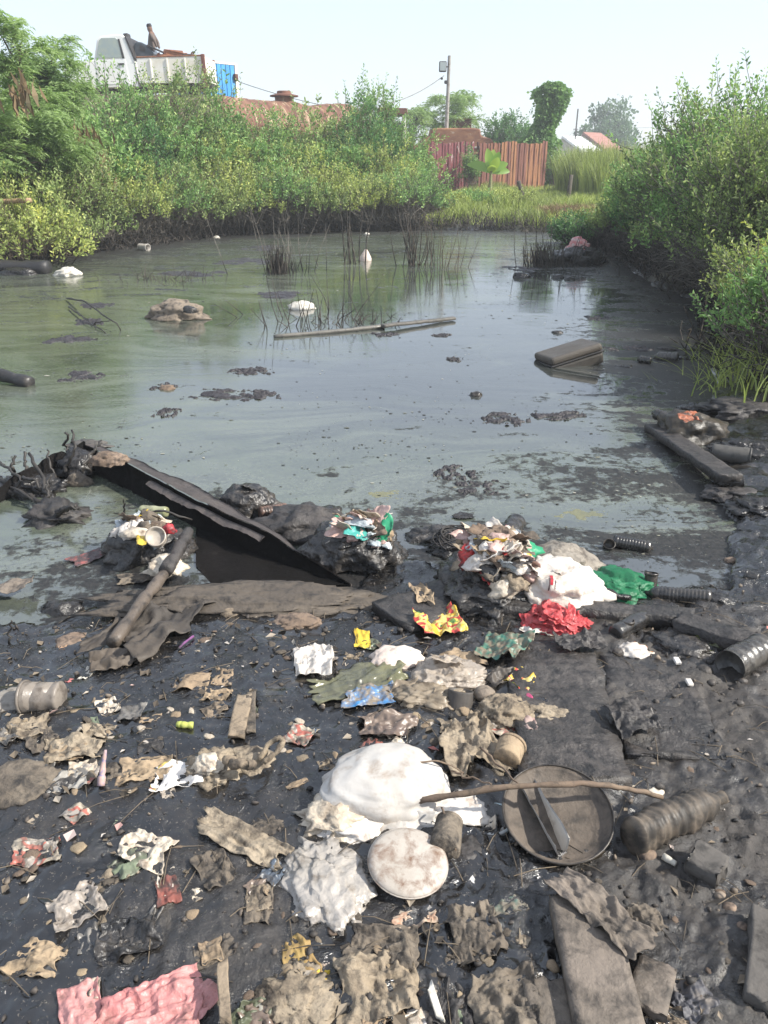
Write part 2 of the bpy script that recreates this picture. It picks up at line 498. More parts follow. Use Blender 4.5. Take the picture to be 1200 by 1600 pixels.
def build_water():
    n = 240
    xs = np.linspace(-16, 9, n); ys = np.linspace(1.2, 23.5, n)
    X, Y = np.meshgrid(xs, ys, indexing='ij')
    V = np.stack([X.ravel(), Y.ravel(), np.zeros(X.size)], 1)
    idx = np.arange(n * n).reshape(n, n)
    F = np.stack([idx[:-1, :-1], idx[1:, :-1], idx[1:, 1:], idx[:-1, 1:]], -1).reshape(-1, 4)
    me = mesh_np('water', V, F)
    sd = pond_sd(X, Y); att = me.attributes.new('shore', 'FLOAT', 'POINT'); att.data.foreach_set('value', np.clip(-sd, 0, 3).astype(np.float32))
    g = NT('polluted_water'); p = g.pos()
    sep = g.new('ShaderNodeSeparateXYZ'); g.l(p, sep.inputs[0])
    mp = g.new('ShaderNodeMapping'); mp.inputs['Scale'].default_value = (.55, 1.0, 1.0); g.l(p, mp.inputs[0])
    q = mp.outputs[0]
    # swirled films of algae and dust
    warp = g.new('ShaderNodeTexNoise'); warp.inputs['Scale'].default_value = .8; warp.inputs['Detail'].default_value = 3; g.l(q, warp.inputs['Vector'])
    wv = g.new('ShaderNodeVectorMath', operation='MULTIPLY_ADD'); g.l(warp.outputs['Color'], wv.inputs[0]); wv.inputs[1].default_value = (1.6, 1.6, 0); g.l(q, wv.inputs[2])
    qq = wv.outputs[0]
    big = g.noise(qq, .55, 3, .5, .8)
    mid = g.noise(qq, 1.9, 5, .6, .9)
    spk = g.noise(p, 38, 4, .7)
    streak_m = g.new('ShaderNodeMapping'); streak_m.inputs['Scale'].default_value = (.8, 4.2, 1); g.l(qq, streak_m.inputs[0])
    streak = g.noise(streak_m.outputs[0], 1.6, 5, .65, .6)
    # algae grows thicker in the middle near the bank and along the far shore
    band = g.math('ADD', g.mapr(sep.outputs[1], 6.0, 3.9, 0, .20), g.mapr(sep.outputs[1], 12.5, 17, 0, .22))
    band = g.math('ADD', band, g.mapr(sep.outputs[1], 3.6, 3.0, 0, -.22))
    band = g.math('ADD', band, g.mapr(sep.outputs[0], -.4, -2.6, 0, .22))
    band = g.math('ADD', band, g.mapr(sep.outputs[0], 2.0, 3.4, 0, .10))
    film = g.math('ADD', g.math('MULTIPLY', big, .55), g.math('MULTIPLY', mid, .45))
    film = g.math('ADD', film, band)
    thick = g.mapr(film, .50, .68)
    grain = g.mapr(g.math('ADD', spk, g.math('MULTIPLY', streak, .8)), .72, 1.02, .25, 1.0)
    alg = g.math('MULTIPLY', thick, grain, True)
    algcol = g.mix(g.mapr(mid, .38, .62), (.120, .148, .092), (.185, .205, .145))
    # yellowish foam scum
    foam = g.mapr(g.noise(qq, 3.1, 4, .55, 1.4), .66, .71)
    foam = g.math('MULTIPLY', foam, g.mapr(g.noise(p, .7, 2), .52, .62))
    algcol = g.mix(foam, algcol, (.23, .235, .14))
    # black oily scum broken up into clots, thickest along the banks
    sh = g.new('ShaderNodeAttribute'); sh.attribute_name = 'shore'
    edge = g.mapr(sh.outputs['Fac'], 0, 1.6, .115, -.04)
    edge = g.math('ADD', edge, g.math('MULTIPLY', g.mapr(sep.outputs[0], 1.6, 2.6, 0, .10), g.mapr(sep.outputs[1], 11, 8, 0, 1)))
    farb = g.mapr(sep.outputs[1], 9, 15, 0, .05)
    leftb = g.mapr(sep.outputs[0], -1.5, -4.5, 0, .05)
    cl = g.math('ADD', g.math('MULTIPLY', g.noise(qq, 2.6, 6, .68, .5), .62), g.math('MULTIPLY', g.noise(p, 14, 5, .7, .3), .38))
    cl = g.math('ADD', g.math('ADD', cl, edge), g.math('ADD', farb, leftb))
    clot = g.mapr(cl, .568, .605)
    facf = g.math('MAXIMUM', g.math('MULTIPLY', alg, .56), g.math('MULTIPLY', foam, .8))
    # a grey skin of oil lies over everything
    skin = g.mix(g.mapr(streak, .35, .7), (.034, .038, .035), (.060, .065, .060))
    g.set(Base_Color=g.mix(g.math('MULTIPLY', clot, .92), g.mix(facf, skin, algcol), g.mix(g.mapr(spk, .4, .6), (.010, .010, .011), (.034, .031, .030))))
    g.set(Roughness=g.math('ADD', g.math('ADD', .035, g.math('MULTIPLY', facf, .34)), g.math('MULTIPLY', clot, .38)), IOR=g.mapr(clot, 0, 1, 2.3, 1.42))
    g.set(Specular_IOR_Level=.5)
    rp = g.bump(g.noise(streak_m.outputs[0], 7, 3, .5), .035, .02)
    rp = g.bump(g.math('MULTIPLY', spk, facf), .10, .004, rp)
    rp = g.bump(g.math('MULTIPLY', g.noise(p, 60, 5, .7), clot), .5, .012, rp)
    g.set(Normal=rp)
    o = link('water', me, g.m); struct(o)
build_water()

# ------------------------------------------------------------------ vegetation
def rdir(rng, n):
    v = rng.normal(size=(n, 3)); return v / np.linalg.norm(v, axis=1, keepdims=True)
def nrm(v):
    return v / (np.linalg.norm(v, axis=-1, keepdims=True) + 1e-9)
def leaf_quads(O, D, L, W, val, rng, up_bias=.35):
    n = len(O)
    S = nrm(np.cross(D, nrm(rng.normal(size=(n, 3)) + np.array([0, 0, up_bias]))))
    N = np.cross(S, D)
    mid = O + D * (L * .58)[:, None] + N * (L * .07)[:, None]
    V = np.stack([O, mid + S * (W / 2)[:, None], O + D * L[:, None] - N * (L * .08)[:, None], mid - S * (W / 2)[:, None]], 1).reshape(-1, 3)
    F = np.arange(n * 4).reshape(n, 4)
    return V, F, np.repeat(val, 4)
def leaf_mesh(name, parts, mat):
    V = np.concatenate([p[0] for p in parts]); vals = np.concatenate([p[2] for p in parts])
    F = []; off = 0
    for p in parts:
        F.append(p[1] + off); off += len(p[0])
    me = mesh_np(name, V, np.concatenate(F), False)
    a = me.attributes.new('v', 'FLOAT', 'POINT'); a.data.foreach_set('value', np.clip(vals, 0, 1).astype(np.float32))
    me.materials.append(mat)
    return me

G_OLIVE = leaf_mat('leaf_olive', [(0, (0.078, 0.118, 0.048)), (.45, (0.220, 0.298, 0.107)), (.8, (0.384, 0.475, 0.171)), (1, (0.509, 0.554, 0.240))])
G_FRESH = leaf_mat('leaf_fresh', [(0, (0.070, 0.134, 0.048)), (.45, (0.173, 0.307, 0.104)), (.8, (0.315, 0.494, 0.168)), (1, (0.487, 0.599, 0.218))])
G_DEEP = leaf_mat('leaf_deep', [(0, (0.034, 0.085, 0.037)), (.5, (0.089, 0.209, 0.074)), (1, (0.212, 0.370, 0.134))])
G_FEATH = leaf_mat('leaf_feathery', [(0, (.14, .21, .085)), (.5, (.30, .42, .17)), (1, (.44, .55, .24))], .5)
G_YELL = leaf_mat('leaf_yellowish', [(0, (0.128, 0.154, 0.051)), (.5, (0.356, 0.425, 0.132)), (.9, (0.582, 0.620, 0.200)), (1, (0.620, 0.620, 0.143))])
G_FAR = leaf_mat('leaf_haze_tinted', [(0, (0.070, 0.126, 0.079)), (.5, (0.148, 0.238, 0.148)), (1, (0.265, 0.365, 0.231))])  # bluish distance haze put into the far leaf colour
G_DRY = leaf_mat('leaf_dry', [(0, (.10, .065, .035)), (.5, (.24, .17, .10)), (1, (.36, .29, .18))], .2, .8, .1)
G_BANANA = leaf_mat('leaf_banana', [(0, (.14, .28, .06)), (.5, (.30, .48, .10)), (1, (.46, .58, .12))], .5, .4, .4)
BARK = bark_mat('twig_bark', (.10, .078, .055), (.19, .155, .115), .85, .22)
BARK_GREY = bark_mat('twig_grey', (.085, .078, .068), (.20, .18, .155), .9, .30)
BARK_FAR = bark_mat('trunk_bark', (.09, .07, .05), (.16, .13, .10))
BLACKTWIG = bark_mat('oiled_twig', (.016, .015, .014), (.095, .082, .070), .6)

def shrub(name, label, cat, base, H, R, seed, mat, shoots=420, k=11, leaf=.075, bare=.16, group=None, bark=None, lump=.42, tangle=60, low_stretch=1.0, ry=None, upright=.9):
    rng = np.random.default_rng(seed)
    bark = bark or BARK; ry = ry or R
    u = rdir(rng, shoots * 2); u[:, 2] = np.abs(u[:, 2]) * 1.15 - .42; u = nrm(u)
    lm = 1 + lump * fbm(u * 1.7 + seed, seed, 2) + .22 * vn(u * 5.1 + seed, seed + 9)
    r = rng.random(len(u)) ** .38
    C = np.array([0, 0, H * .52])
    p = u * (r * lm)[:, None] * np.array([R, ry, H * .50]) + C
    # leaning tips of single long shoots above the outline
    far = rng.random(len(u)) < .06
    p[far] *= (1 + .22 * rng.random(far.sum()))[:, None]
    keep = (p[:, 2] > bare * H) & (rng.random(len(u)) < .35 + .75 * (fbm(p * 1.6 / max(R, .5) + seed * 3.3, seed + 4, 2) + .55))
    p = p[keep][:shoots]; n = len(p)
    out = nrm((p - C) * np.array([1, 1, .6]))
    d = nrm(.55 * out + np.array([0, 0, upright]) + .45 * rdir(rng, n))
    sl = (.16 + .30 * rng.random(n)) * (.55 + .45 * min(H, 3) / 2.2) * low_stretch
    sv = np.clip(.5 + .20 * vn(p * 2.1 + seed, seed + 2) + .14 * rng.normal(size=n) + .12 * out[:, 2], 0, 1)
    t = (np.arange(k) + .6) / k
    P = p[:, None, :] + d[:, None, :] * (sl[:, None] * t[None])[:, :, None]
    P = P + .012 * rng.normal(size=P.shape)
    ph = rng.random((n, 1)) * 6.28 + np.arange(k)[None] * 2.4
    a = nrm(np.cross(d, np.array([.31, .22, .93]) + .01 * rng.normal(size=(n, 3)))); b = np.cross(d, a)
    perp = np.cos(ph)[..., None] * a[:, None] + np.sin(ph)[..., None] * b[:, None]
    D = nrm(d[:, None] * .75 + perp * .85 + .25 * rng.normal(size=P.shape))
    L = leaf * (.65 + .6 * rng.random((n, k))) * (1.1 - .35 * t[None])
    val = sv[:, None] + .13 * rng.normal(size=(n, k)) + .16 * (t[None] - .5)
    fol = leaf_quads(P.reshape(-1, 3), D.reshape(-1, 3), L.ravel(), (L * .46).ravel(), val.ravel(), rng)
    # branches
    K = 6; ts = np.linspace(0, 1, K)
    m = min(n, max(24, n // 5)); sel = rng.choice(n, m, replace=False)
    b0 = np.stack([rng.normal(size=m) * R * .22, rng.normal(size=m) * ry * .22, np.full(m, -.12)], 1)
    e = p[sel] + d[sel] * sl[sel][:, None] * .4
    mid = b0 * .55 + e * .45 + np.array([0, 0, .18 * H]) + rng.normal(size=(m, 3)) * .09 * H
    ln = ((1 - ts) ** 2)[None, :, None] * b0[:, None] + (2 * ts * (1 - ts))[None, :, None] * mid[:, None] + (ts ** 2)[None, :, None] * e[:, None]
    ln[:, 1:-1] += rng.normal(size=(m, K - 2, 3)) * .02 * H
    rad = (.006 + .011 * rng.random(m))[:, None] * (1 - .75 * ts)[None] * (.7 + .3 * min(H, 4) / 2)
    V1, F1 = tubes(ln, rad, 4)
    # twigs carrying the shoots
    back = p - (d * .5 + out * .5) * (sl * 1.1)[:, None] + rng.normal(size=(n, 3)) * .05
    ln2 = np.stack([back, (back + p) / 2 + rng.normal(size=(n, 3)) * .03, p, p + d * sl[:, None] * .9], 1)
    V2, F2 = tubes(ln2, np.broadcast_to(np.array([.0055, .005, .004, .002]), (n, 4)), 3)
    # bare tangle near the water
    parts_v, parts_f = [V1, V2], [F1, F2 + len(V1)]
    if tangle:
        ang = rng.random(tangle) * 6.283; rr = (.45 + .75 * rng.random(tangle))
        q0 = np.stack([np.cos(ang) * R * rr * .6, np.sin(ang) * ry * rr * .6, rng.random(tangle) * .25 * H], 1)
        dd = nrm(np.stack([np.cos(ang), np.sin(ang), rng.normal(size=tangle) * .5 + .15], 1) + .7 * rng.normal(size=(tangle, 3)))
        ll = (.25 + .5 * rng.random(tangle)) * H * .38
        q1 = q0 + dd * ll[:, None] * .5 + rng.normal(size=(tangle, 3)) * .04; q2 = q0 + dd * ll[:, None] + rng.normal(size=(tangle, 3)) * .08
        q2[:, 2] = np.abs(q2[:, 2])
        V3, F3 = tubes(np.stack([q0, (q0 + q1) / 2 + rng.normal(size=(tangle, 3)) * .03, q1, q2], 1), np.broadcast_to(np.array([.007, .006, .005, .0025]), (tangle, 4)), 3)
        parts_f.append(F3 + len(V1) + len(V2)); parts_v.append(V3)
    root = empty(name, base, label, cat, group)
    me = mesh_np('branches', np.concatenate(parts_v), np.concatenate(parts_f)); link('branches', me, bark, root)
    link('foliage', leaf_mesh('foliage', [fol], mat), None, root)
    return root

def leucaena(name, label, base, H, R, seed, n_leaf=900, rach=.24, group=None, mat=None, droop=.5, trunk=.05, cat='tree'):
    """small tree with drooping feathery twice-pinnate leaves"""
    rng = np.random.default_rng(seed)
    nb = 26
    az = rng.random(nb) * 6.283; hh = H * (.28 + .5 * rng.random(nb)); el = .5 + .7 * rng.random(nb)
    K = 7; ts = np.linspace(0, 1, K)
    lean = rng.normal(size=2) * .12 * H
    tr = np.stack([ts * lean[0] + .03 * H * np.sin(ts * 5 + seed), ts * lean[1], ts * H * .86 - .15], 1)
    s = np.stack([np.interp(hh / (H * .86), ts, tr[:, 0]), np.interp(hh / (H * .86), ts, tr[:, 1]), hh], 1)
    lng = R * (.55 + .6 * rng.random(nb)) * (1.15 - .55 * hh / H)
    dirv = np.stack([np.cos(az) * np.cos(el), np.sin(az) * np.cos(el), np.sin(el)], 1)
    ln = s[:, None] + dirv[:, None] * (lng[:, None] * ts[None])[..., None]
    ln[:, :, 2] -= (ts ** 2)[None] * lng[:, None] * droop * .55
    ln[:, 1:] += rng.normal(size=(nb, K - 1, 3)) * .03 * R
    V1, F1 = tubes(tr[None], (trunk * (1 - .7 * ts))[None], 7)
    V2, F2 = tubes(ln, (trunk * .38 * (1 - .85 * ts))[None].repeat(nb, 0), 4)
    bi = np.r_[rng.integers(0, nb, n_leaf - n_leaf // 10), np.full(n_leaf // 10, -1)]; tt = .25 + .75 * rng.random(n_leaf) ** .7
    ki = np.minimum((tt * (K - 1)).astype(int), K - 2); fr = tt * (K - 1) - ki
    allb = np.concatenate([ln, tr[None]])
    o = allb[bi, ki] * (1 - fr)[:, None] + allb[bi, ki + 1] * fr[:, None]
    d = nrm(np.where((bi >= 0)[:, None], dirv[bi], np.array([0, 0, 1.])) * .6 + .9 * rdir(rng, n_leaf) + np.array([0, 0, .25]))
    parts = []
    RL = rach * (.7 + .6 * rng.random(n_leaf))
    tone = .5 + .2 * vn(o * 1.5 + seed, seed) + .1 * rng.normal(size=n_leaf)
    side = nrm(np.cross(d, np.array([0, 0, 1.]) + .2 * rng.normal(size=(n_leaf, 3))))
    npair = 8
    rl = []
    for j in range(npair):
        u = (j + 1) / npair
        q = o + d * (RL * u)[:, None]; q[:, 2] -= RL * droop * u ** 2
        tang = d.copy(); tang[:, 2] -= 2 * droop * u; tang = nrm(tang)
        for sg in (-1, 1):
            pd = nrm(side * sg + tang * .45 + np.array([0, 0, -.15]) + .1 * rng.normal(size=(n_leaf, 3)))
            PL = RL * .36 * (1 - .25 * abs(u - .5))
            parts.append(leaf_quads(q, pd, PL, PL * .20, tone + .08 * rng.normal(size=n_leaf), rng, 1.5))
    root = empty(name, base, label, cat, group)
    me = mesh_np('trunk', np.concatenate([V1, V2]), np.concatenate([F1, F2 + len(V1)])); link('trunk', me, BARK_FAR, root)
    link('crown', leaf_mesh('crown', parts, mat or G_FEATH), None, root)
    return root

def broad_tree(name, label, base, H, R, seed, mat, n=2600, leaf=.3, cz=.62, rz=.38, clumps=16, trunk=.14, trunk_len=.7):
    rng = np.random.default_rng(seed)
    cc = rdir(rng, clumps) * (rng.random(clumps) ** .5)[:, None] * np.array([R * .75, R * .75, H * rz]) + np.array([0, 0, H * cz])
    cr = R * (.28 + .25 * rng.random(clumps))
    ci = rng.integers(0, clumps, n)
    u = rdir(rng, n); r = rng.random(n) ** .45
    p = cc[ci] + u * (r * cr[ci] * (1 + .35 * vn(u * 3 + ci[:, None], seed)))[:, None]
    tone = .45 + .15 * rng.normal(size=clumps)[ci] + .22 * u[:, 2] * 0 + .14 * rng.normal(size=n)
    L = leaf * (.6 + .7 * rng.random(n))
    fol = leaf_quads(p, nrm(u + .8 * rdir(rng, n)), L, L * .6, tone, rng)
    K = 6; ts = np.linspace(0, 1, K)
    ln = np.zeros((clumps, K, 3)); ln[:] = cc[:, None] * (ts ** 1.2)[None, :, None]; ln[:, :, 2] = ts[None] ** .8 * cc[:, 2:3]
    ln[:, 1:-1] += rng.normal(size=(clumps, K - 2, 3)) * .03 * H
    ln[:, 0] = [0, 0, -.3]
    V2, F2 = tubes(ln, (trunk * .5 * (1 - .8 * ts))[None].repeat(clumps, 0), 5)
    tr = np.stack([0 * ts, 0 * ts, ts * H * trunk_len - .3], 1)
    V1, F1 = tubes(tr[None], (trunk * (1 - .5 * ts))[None], 8)
    root = empty(name, base, label, 'tree')
    link('trunk', mesh_np('trunk', np.concatenate([V1, V2]), np.concatenate([F1, F2 + len(V1)])), BARK_FAR, root)
    link('crown', leaf_mesh('crown', [fol], mat), None, root)
    return root

def blades(name, X, Y, Z, Hh, rng, mat, w=.012, lean=.35, seg=4, tone=None):
    n = len(X)
    az = rng.random(n) * 6.283; ln = lean * (.3 + rng.random(n))
    ts = np.linspace(0, 1, seg + 1)
    dx = np.cos(az) * ln; dy = np.sin(az) * ln
    C = np.stack([X[:, None] + dx[:, None] * Hh[:, None] * ts ** 2, Y[:, None] + dy[:, None] * Hh[:, None] * ts ** 2, Z[:, None] + Hh[:, None] * (ts - .35 * np.minimum(ln, 1)[:, None] * ts ** 2)], -1)
    sa = rng.random(n) * 6.283
    S = np.stack([np.cos(sa), np.sin(sa), 0 * sa], 1)[:, None] * (w * (1 - .88 * ts ** 1.4))[None, :, None] * (.6 + .8 * rng.random(n))[:, None, None]
    V = np.stack([C - S, C + S], 2).reshape(n, -1, 3)
    m = 2 * (seg + 1)
    f = np.array([[2 * i, 2 * i + 1, 2 * i + 3, 2 * i + 2] for i in range(seg)])
    F = (np.arange(n)[:, None, None] * m + f[None]).reshape(-1, 4)
    tone = tone if tone is not None else np.clip(.5 + .2 * rng.normal(size=n), 0, 1)
    me = mesh_np(name, V.reshape(-1, 3), F, True)
    a = me.attributes.new('v', 'FLOAT', 'POINT'); a.data.foreach_set('value', np.repeat(tone, m).astype(np.float32))
    me.materials.append(mat)
    return me

def ztop(px, top, d):
    return atd(px, top, d).z
def plant_shrub(px, d, top, R, seed, mat, label, name='leafy_shrub', cat='shrub', group=None, **kw):
    b = atd(px, 300, d); z = gz(b.x, b.y)
    H = max(ztop(px, top, d) - z, .4)
    return shrub(name, label, cat, (b.x, d, z), H * .97, R, seed, mat, group=group, **kw)

# --- front row of shrubs standing along the far-left water's edge
FR = 'shrubs along the water edge'
front = [
 (22, 13.8, 296, .95, G_YELL, 'low yellow-green shrub above the black pipe end'),
 (-40, 14.5, 300, 1.0, G_YELL, 'yellow-green shrub cut off by the frame beside the black pipe'),
 (105, 16.4, 262, 1.1, G_OLIVE, 'olive shrub overhanging the white bag lump in the water'),
 (172, 17.7, 268, 1.1, G_YELL, 'round yellowish shrub above the small white tub'),
 (240, 18.9, 258, 1.15, G_OLIVE, 'olive shrub at the bank, below the truck cargo bed'),
 (305, 19.9, 262, 1.15, G_OLIVE, 'dull green shrub at the bank, below the blue container'),
 (372, 20.8, 268, 1.1, G_YELL, 'pale shrub in front of the maroon fence scraps'),
 (438, 21.2, 270, 1.2, G_OLIVE, 'olive shrub at the bank, below the tank hatch'),
 (505, 21.5, 268, 1.2, G_YELL, 'yellow-leaved shrub at the bank, below the end of the tank'),
 (570, 21.8, 282, 1.15, G_OLIVE, 'dull shrub at the bank behind the small white cone'),
 (632, 22.2, 285, 1.0, G_OLIVE, 'sparse shrub at the bank behind the tall reed clump'),
]
for i, (px, d, top, R, m, lab) in enumerate(front):
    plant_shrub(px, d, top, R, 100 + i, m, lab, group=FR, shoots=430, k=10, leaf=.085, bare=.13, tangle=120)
mid_ = [
 (40, 16.5, 205, 1.3, G_FRESH, 'green shrub under the feathery tree at the frame edge'),
 (118, 18.6, 165, 1.4, G_FRESH, 'tall green shrub with hanging dry leaves'),
 (190, 20.6, 122, 1.5, G_FRESH, 'tall green shrub hiding the truck wheels'),
 (262, 21.8, 118, 1.5, G_OLIVE, 'tall shrub in front of the truck cargo bed'),
 (318, 22.6, 140, 1.3, G_FRESH, 'green shrub in front of the blue container'),
 (368, 23.0, 186, 1.1, G_OLIVE, 'olive shrub in front of the tank end nearest the container'),
 (425, 23.6, 188, 1.25, G_FRESH, 'fresh green shrub below the tank hatch'),
 (485, 24.4, 182, 1.3, G_OLIVE, 'olive shrub beneath the streaked tank side'),
 (560, 24.8, 178, 1.3, G_DEEP, 'dark green shrub at the foot of the twin-topped vine tree'),
 (615, 25.6, 196, 1.1, G_FRESH, 'fresh green shrub in front of the roofless shed'),
 (640, 26.4, 222, .75, G_OLIVE, 'olive climber shrub at the end of the maroon fence'),
]
for i, (px, d, top, R, m, lab) in enumerate(mid_):
    plant_shrub(px, d, top, R, 200 + i, m, lab, group='tall shrubs below the scrapyard', shoots=[620, 430, 560][i % 3], k=10, leaf=[.095, .135, .11][i % 3], bare=.1, tangle=20, lump=.55, upright=[.9, .4, .7][i % 3])
fill_ = [
 (75, 15.6, 240, 1.1, G_OLIVE, 'olive shrub between the feathery tree and the pipe'),
 (150, 18.2, 215, 1.15, G_FRESH, 'green shrub below the hanging dry leaves'),
 (215, 19.6, 190, 1.2, G_DEEP, 'dark shrub midway below the truck cab'),
 (285, 20.8, 195, 1.2, G_FRESH, 'green shrub midway below the truck tail'),
 (340, 21.6, 215, 1.1, G_YELL, 'pale shrub midway below the blue container'),
 (405, 22.2, 232, 1.05, G_FRESH, 'green shrub beside the maroon fence scraps'),
 (465, 22.8, 226, 1.15, G_YELL, 'yellowish shrub midway below the tank'),
 (530, 23.2, 220, 1.15, G_FRESH, 'bright green shrub midway below the vine tree'),
 (592, 23.6, 232, 1.1, G_YELL, 'yellow-tinged shrub midway below the shed'),
 (636, 24.2, 255, .75, G_FRESH, 'green shrub with brown stems near the maroon fence'),
]
for i, (px, d, top, R, m, lab) in enumerate(fill_):
    plant_shrub(px, d, top, R, 300 + i, m, lab, group='shrubs on the bank slope', shoots=[480, 360][i % 2], k=10, leaf=[.09, .125][i % 2], bare=.08, tangle=30, lump=.55, upright=[.9, .45][i % 2])

# --- low growth dropping to the water's edge
low_ = [(150, 16.6), (205, 17.5), (262, 18.5), (322, 19.35), (385, 19.95), (445, 20.25), (508, 20.6), (575, 20.9), (640, 21.2), (60, 14.9)]
names_ = ['small white tub', 'bank below the truck cab', 'bank below the cargo bed', 'bank below the container', 'bank below the near tank end', 'reed stump', 'lone thin stalk', 'cone-shaped bag', 'tall slender reeds', 'thick black pipe']
for i, (px, d) in enumerate(low_):
    b = atd(px, 370, d); z = max(gz(b.x, d), 0)
    shrub('edge_shrub', 'low spreading shrub at the waterline by the ' + names_[i], 'shrub', (b.x, d, z), .85 + .2 * (i % 3), .95, 1200 + i, [G_OLIVE, G_YELL, G_FRESH][i % 3], shoots=300, k=10, leaf=.08, bare=.2, tangle=90, group='low shrubs at the waterline', bark=BARK_GREY, lump=.6)
# --- feathery trees
def plant_leuc(px, d, top, R, seed, label, n_leaf, rach=.24, **kw):
    b = atd(px, 300, d); z = gz(b.x, b.y)
    return leucaena('feathery_tree', label, (b.x, d, z), ztop(px, top, d) - z, R, seed, n_leaf, rach, **kw)
plant_leuc(20, 15.0, -45, 1.5, 11, 'tall feathery-leaved tree reaching out of the top corner of the picture', 1700, .30)
plant_leuc(72, 16.4, 8, 1.35, 19, 'broad feathery-leaved tree beside the tallest one', 1400, .30)
plant_leuc(108, 17.4, 70, 1.3, 12, 'feathery-leaved tree leaning towards the truck cab', 1200, .30)
plant_leuc(-30, 14.4, 60, 1.4, 13, 'feathery-leaved sapling half outside the frame', 1100, .28)
plant_leuc(50, 15.6, 130, 1.2, 20, 'low feathery-leaved tree before the taller ones', 1100, .28)
plant_leuc(142, 18.2, 30, .5, 14, 'thin feathery sprig rising in front of the truck windscreen', 60, .30, trunk=.016)
plant_leuc(690, 42.5, 122, 2.3, 15, 'airy feathery tree behind the floodlight pole', 900, .5)
plant_leuc(628, 41.0, 150, 1.3, 16, 'small feathery tree behind the roofless shed', 420, .45)
# --- vine tree with two tops
b = atd(574, 300, 26.2)
shrub('vine_tree', 'bushy vine-grown tree with two pointed tops beside the rusty tank', 'tree', (b.x, 26.2, gz(b.x, b.y)), ztop(574, 150, 26.2) - gz(b.x, b.y), .95, 17, G_FRESH, shoots=700, k=11, leaf=.11, lump=.7, tangle=0)
b = atd(606, 300, 26.6)
shrub('leafy_shrub', 'slim upright shrub tip beside the two-topped vine tree', 'shrub', (b.x, 26.6, gz(b.x, b.y)), ztop(606, 140, 26.6) - gz(b.x, b.y), .45, 18, G_FRESH, shoots=170, k=10, leaf=.10, lump=.6, tangle=0)

# --- hanging dead leaves in the shrubs
def dead_bunch(px, py, d, n, L, seed, label):
    rng = np.random.default_rng(seed); c = atd(px, py, d)
    o = rng.normal(size=(n, 3)) * np.array([.16, .12, .10])
    dd = nrm(rng.normal(size=(n, 3)) * .25 + np.array([0, 0, -1]))
    ll = L * (.6 + .6 * rng.random(n))
    q = leaf_quads(o, dd, ll, ll * .22, .35 + .2 * rng.normal(size=n), rng)
    tag(link('dead_leaf_bunch', leaf_mesh('dead_leaf_bunch', [q], G_DRY), None, None, c), label, 'dead leaves', 'bunches of dead leaves')
dead_bunch(143, 228, 16.9, 60, .42, 1, 'larger hanging bunch of dead brown leaves in the shrubs')
dead_bunch(150, 268, 16.9, 60, .40, 2, 'lower bunch of dead brown leaves among the shrubs')
dead_bunch(130, 200, 16.2, 30, .35, 3, 'small upper bunch of dead brown leaves')
dead_bunch(30, 130, 14.0, 40, .35, 4, 'dry brown leaves inside the feathery tree crown')

# --- right-hand thicket
right_ = [
 (1225, 9.4, 165, 1.1, G_OLIVE, 'tall thicket shrub cut off by the frame edge', 1000, 13, .065),
 (1160, 11.0, 150, 1.05, G_FRESH, 'tallest shrub of the thicket opposite the truck', 1050, 13, .072),
 (1112, 12.6, 178, .95, G_OLIVE, 'tall loose shrub of the thicket with sky behind its tips', 850, 12, .078),
 (1068, 13.8, 235, .9, G_FRESH, 'green shrub stepping down from the tall thicket', 700, 12, .08),
 (1025, 15.2, 275, .85, G_FRESH, 'fresh green shrub at the low end of the thicket', 620, 12, .08),
 (1180, 10.5, 275, 1.0, G_FRESH, 'bushy shrub in front of the tallest thicket shrub', 820, 12, .066),
 (1235, 9.0, 290, .9, G_OLIVE, 'shrub with many bare grey twigs at the thicket front', 640, 12, .060),
 (985, 16.3, 322, .75, G_OLIVE, 'low olive shrub near the red and white bag', 520, 11, .08),
 (1112, 12.2, 318, .85, G_OLIVE, 'low twiggy shrub overhanging the dark water', 560, 11, .07),
 (1045, 14.0, 315, .8, G_DEEP, 'low dark shrub leaning out over the water from the thicket', 560, 11, .075),
 (925, 17.2, 345, .7, G_DEEP, 'lowest dark shrub tapering off towards the straw heap', 380, 11, .08),
 (1150, 13.6, 210, 1.1, G_FRESH, 'shrub deep inside the thicket', 520, 12, .08),
]
for i, (px, d, top, R, m, lab, ns, k, lf) in enumerate(right_):
    plant_shrub(px, d, top, R, 400 + i, m, lab, name='thicket_shrub', group='thicket opposite the truck', shoots=ns, k=k, leaf=lf, bare=.24, bark=BARK_GREY, tangle=520, lump=.5)
b = put(1178, 585)
shrub('waterside_shrub', 'slender yellow-green shrub standing forward of the thicket', 'shrub', (b.x + .25, b.y, b.z), 1.15, .34, 431, G_YELL, shoots=150, k=13, leaf=.045, bare=.12, bark=BARK_GREY, tangle=40, lump=.6)
b = put(1190, 560)
shrub('waterside_shrub', 'small bright green shrub at the frame edge above the black mud', 'shrub', (b.x + .15, b.y, b.z), .62, .42, 432, G_FRESH, shoots=170, k=12, leaf=.05, bare=.1, bark=BARK_GREY, tangle=60)
b = put(1098, 520)
shrub('water_seedling', 'tiny leafy seedling rising from the water by the thicket', 'seedling', (b.x, b.y, b.z), .30, .12, 433, G_FRESH, shoots=14, k=9, leaf=.05, bare=.4, bark=BARK_GREY, tangle=0)

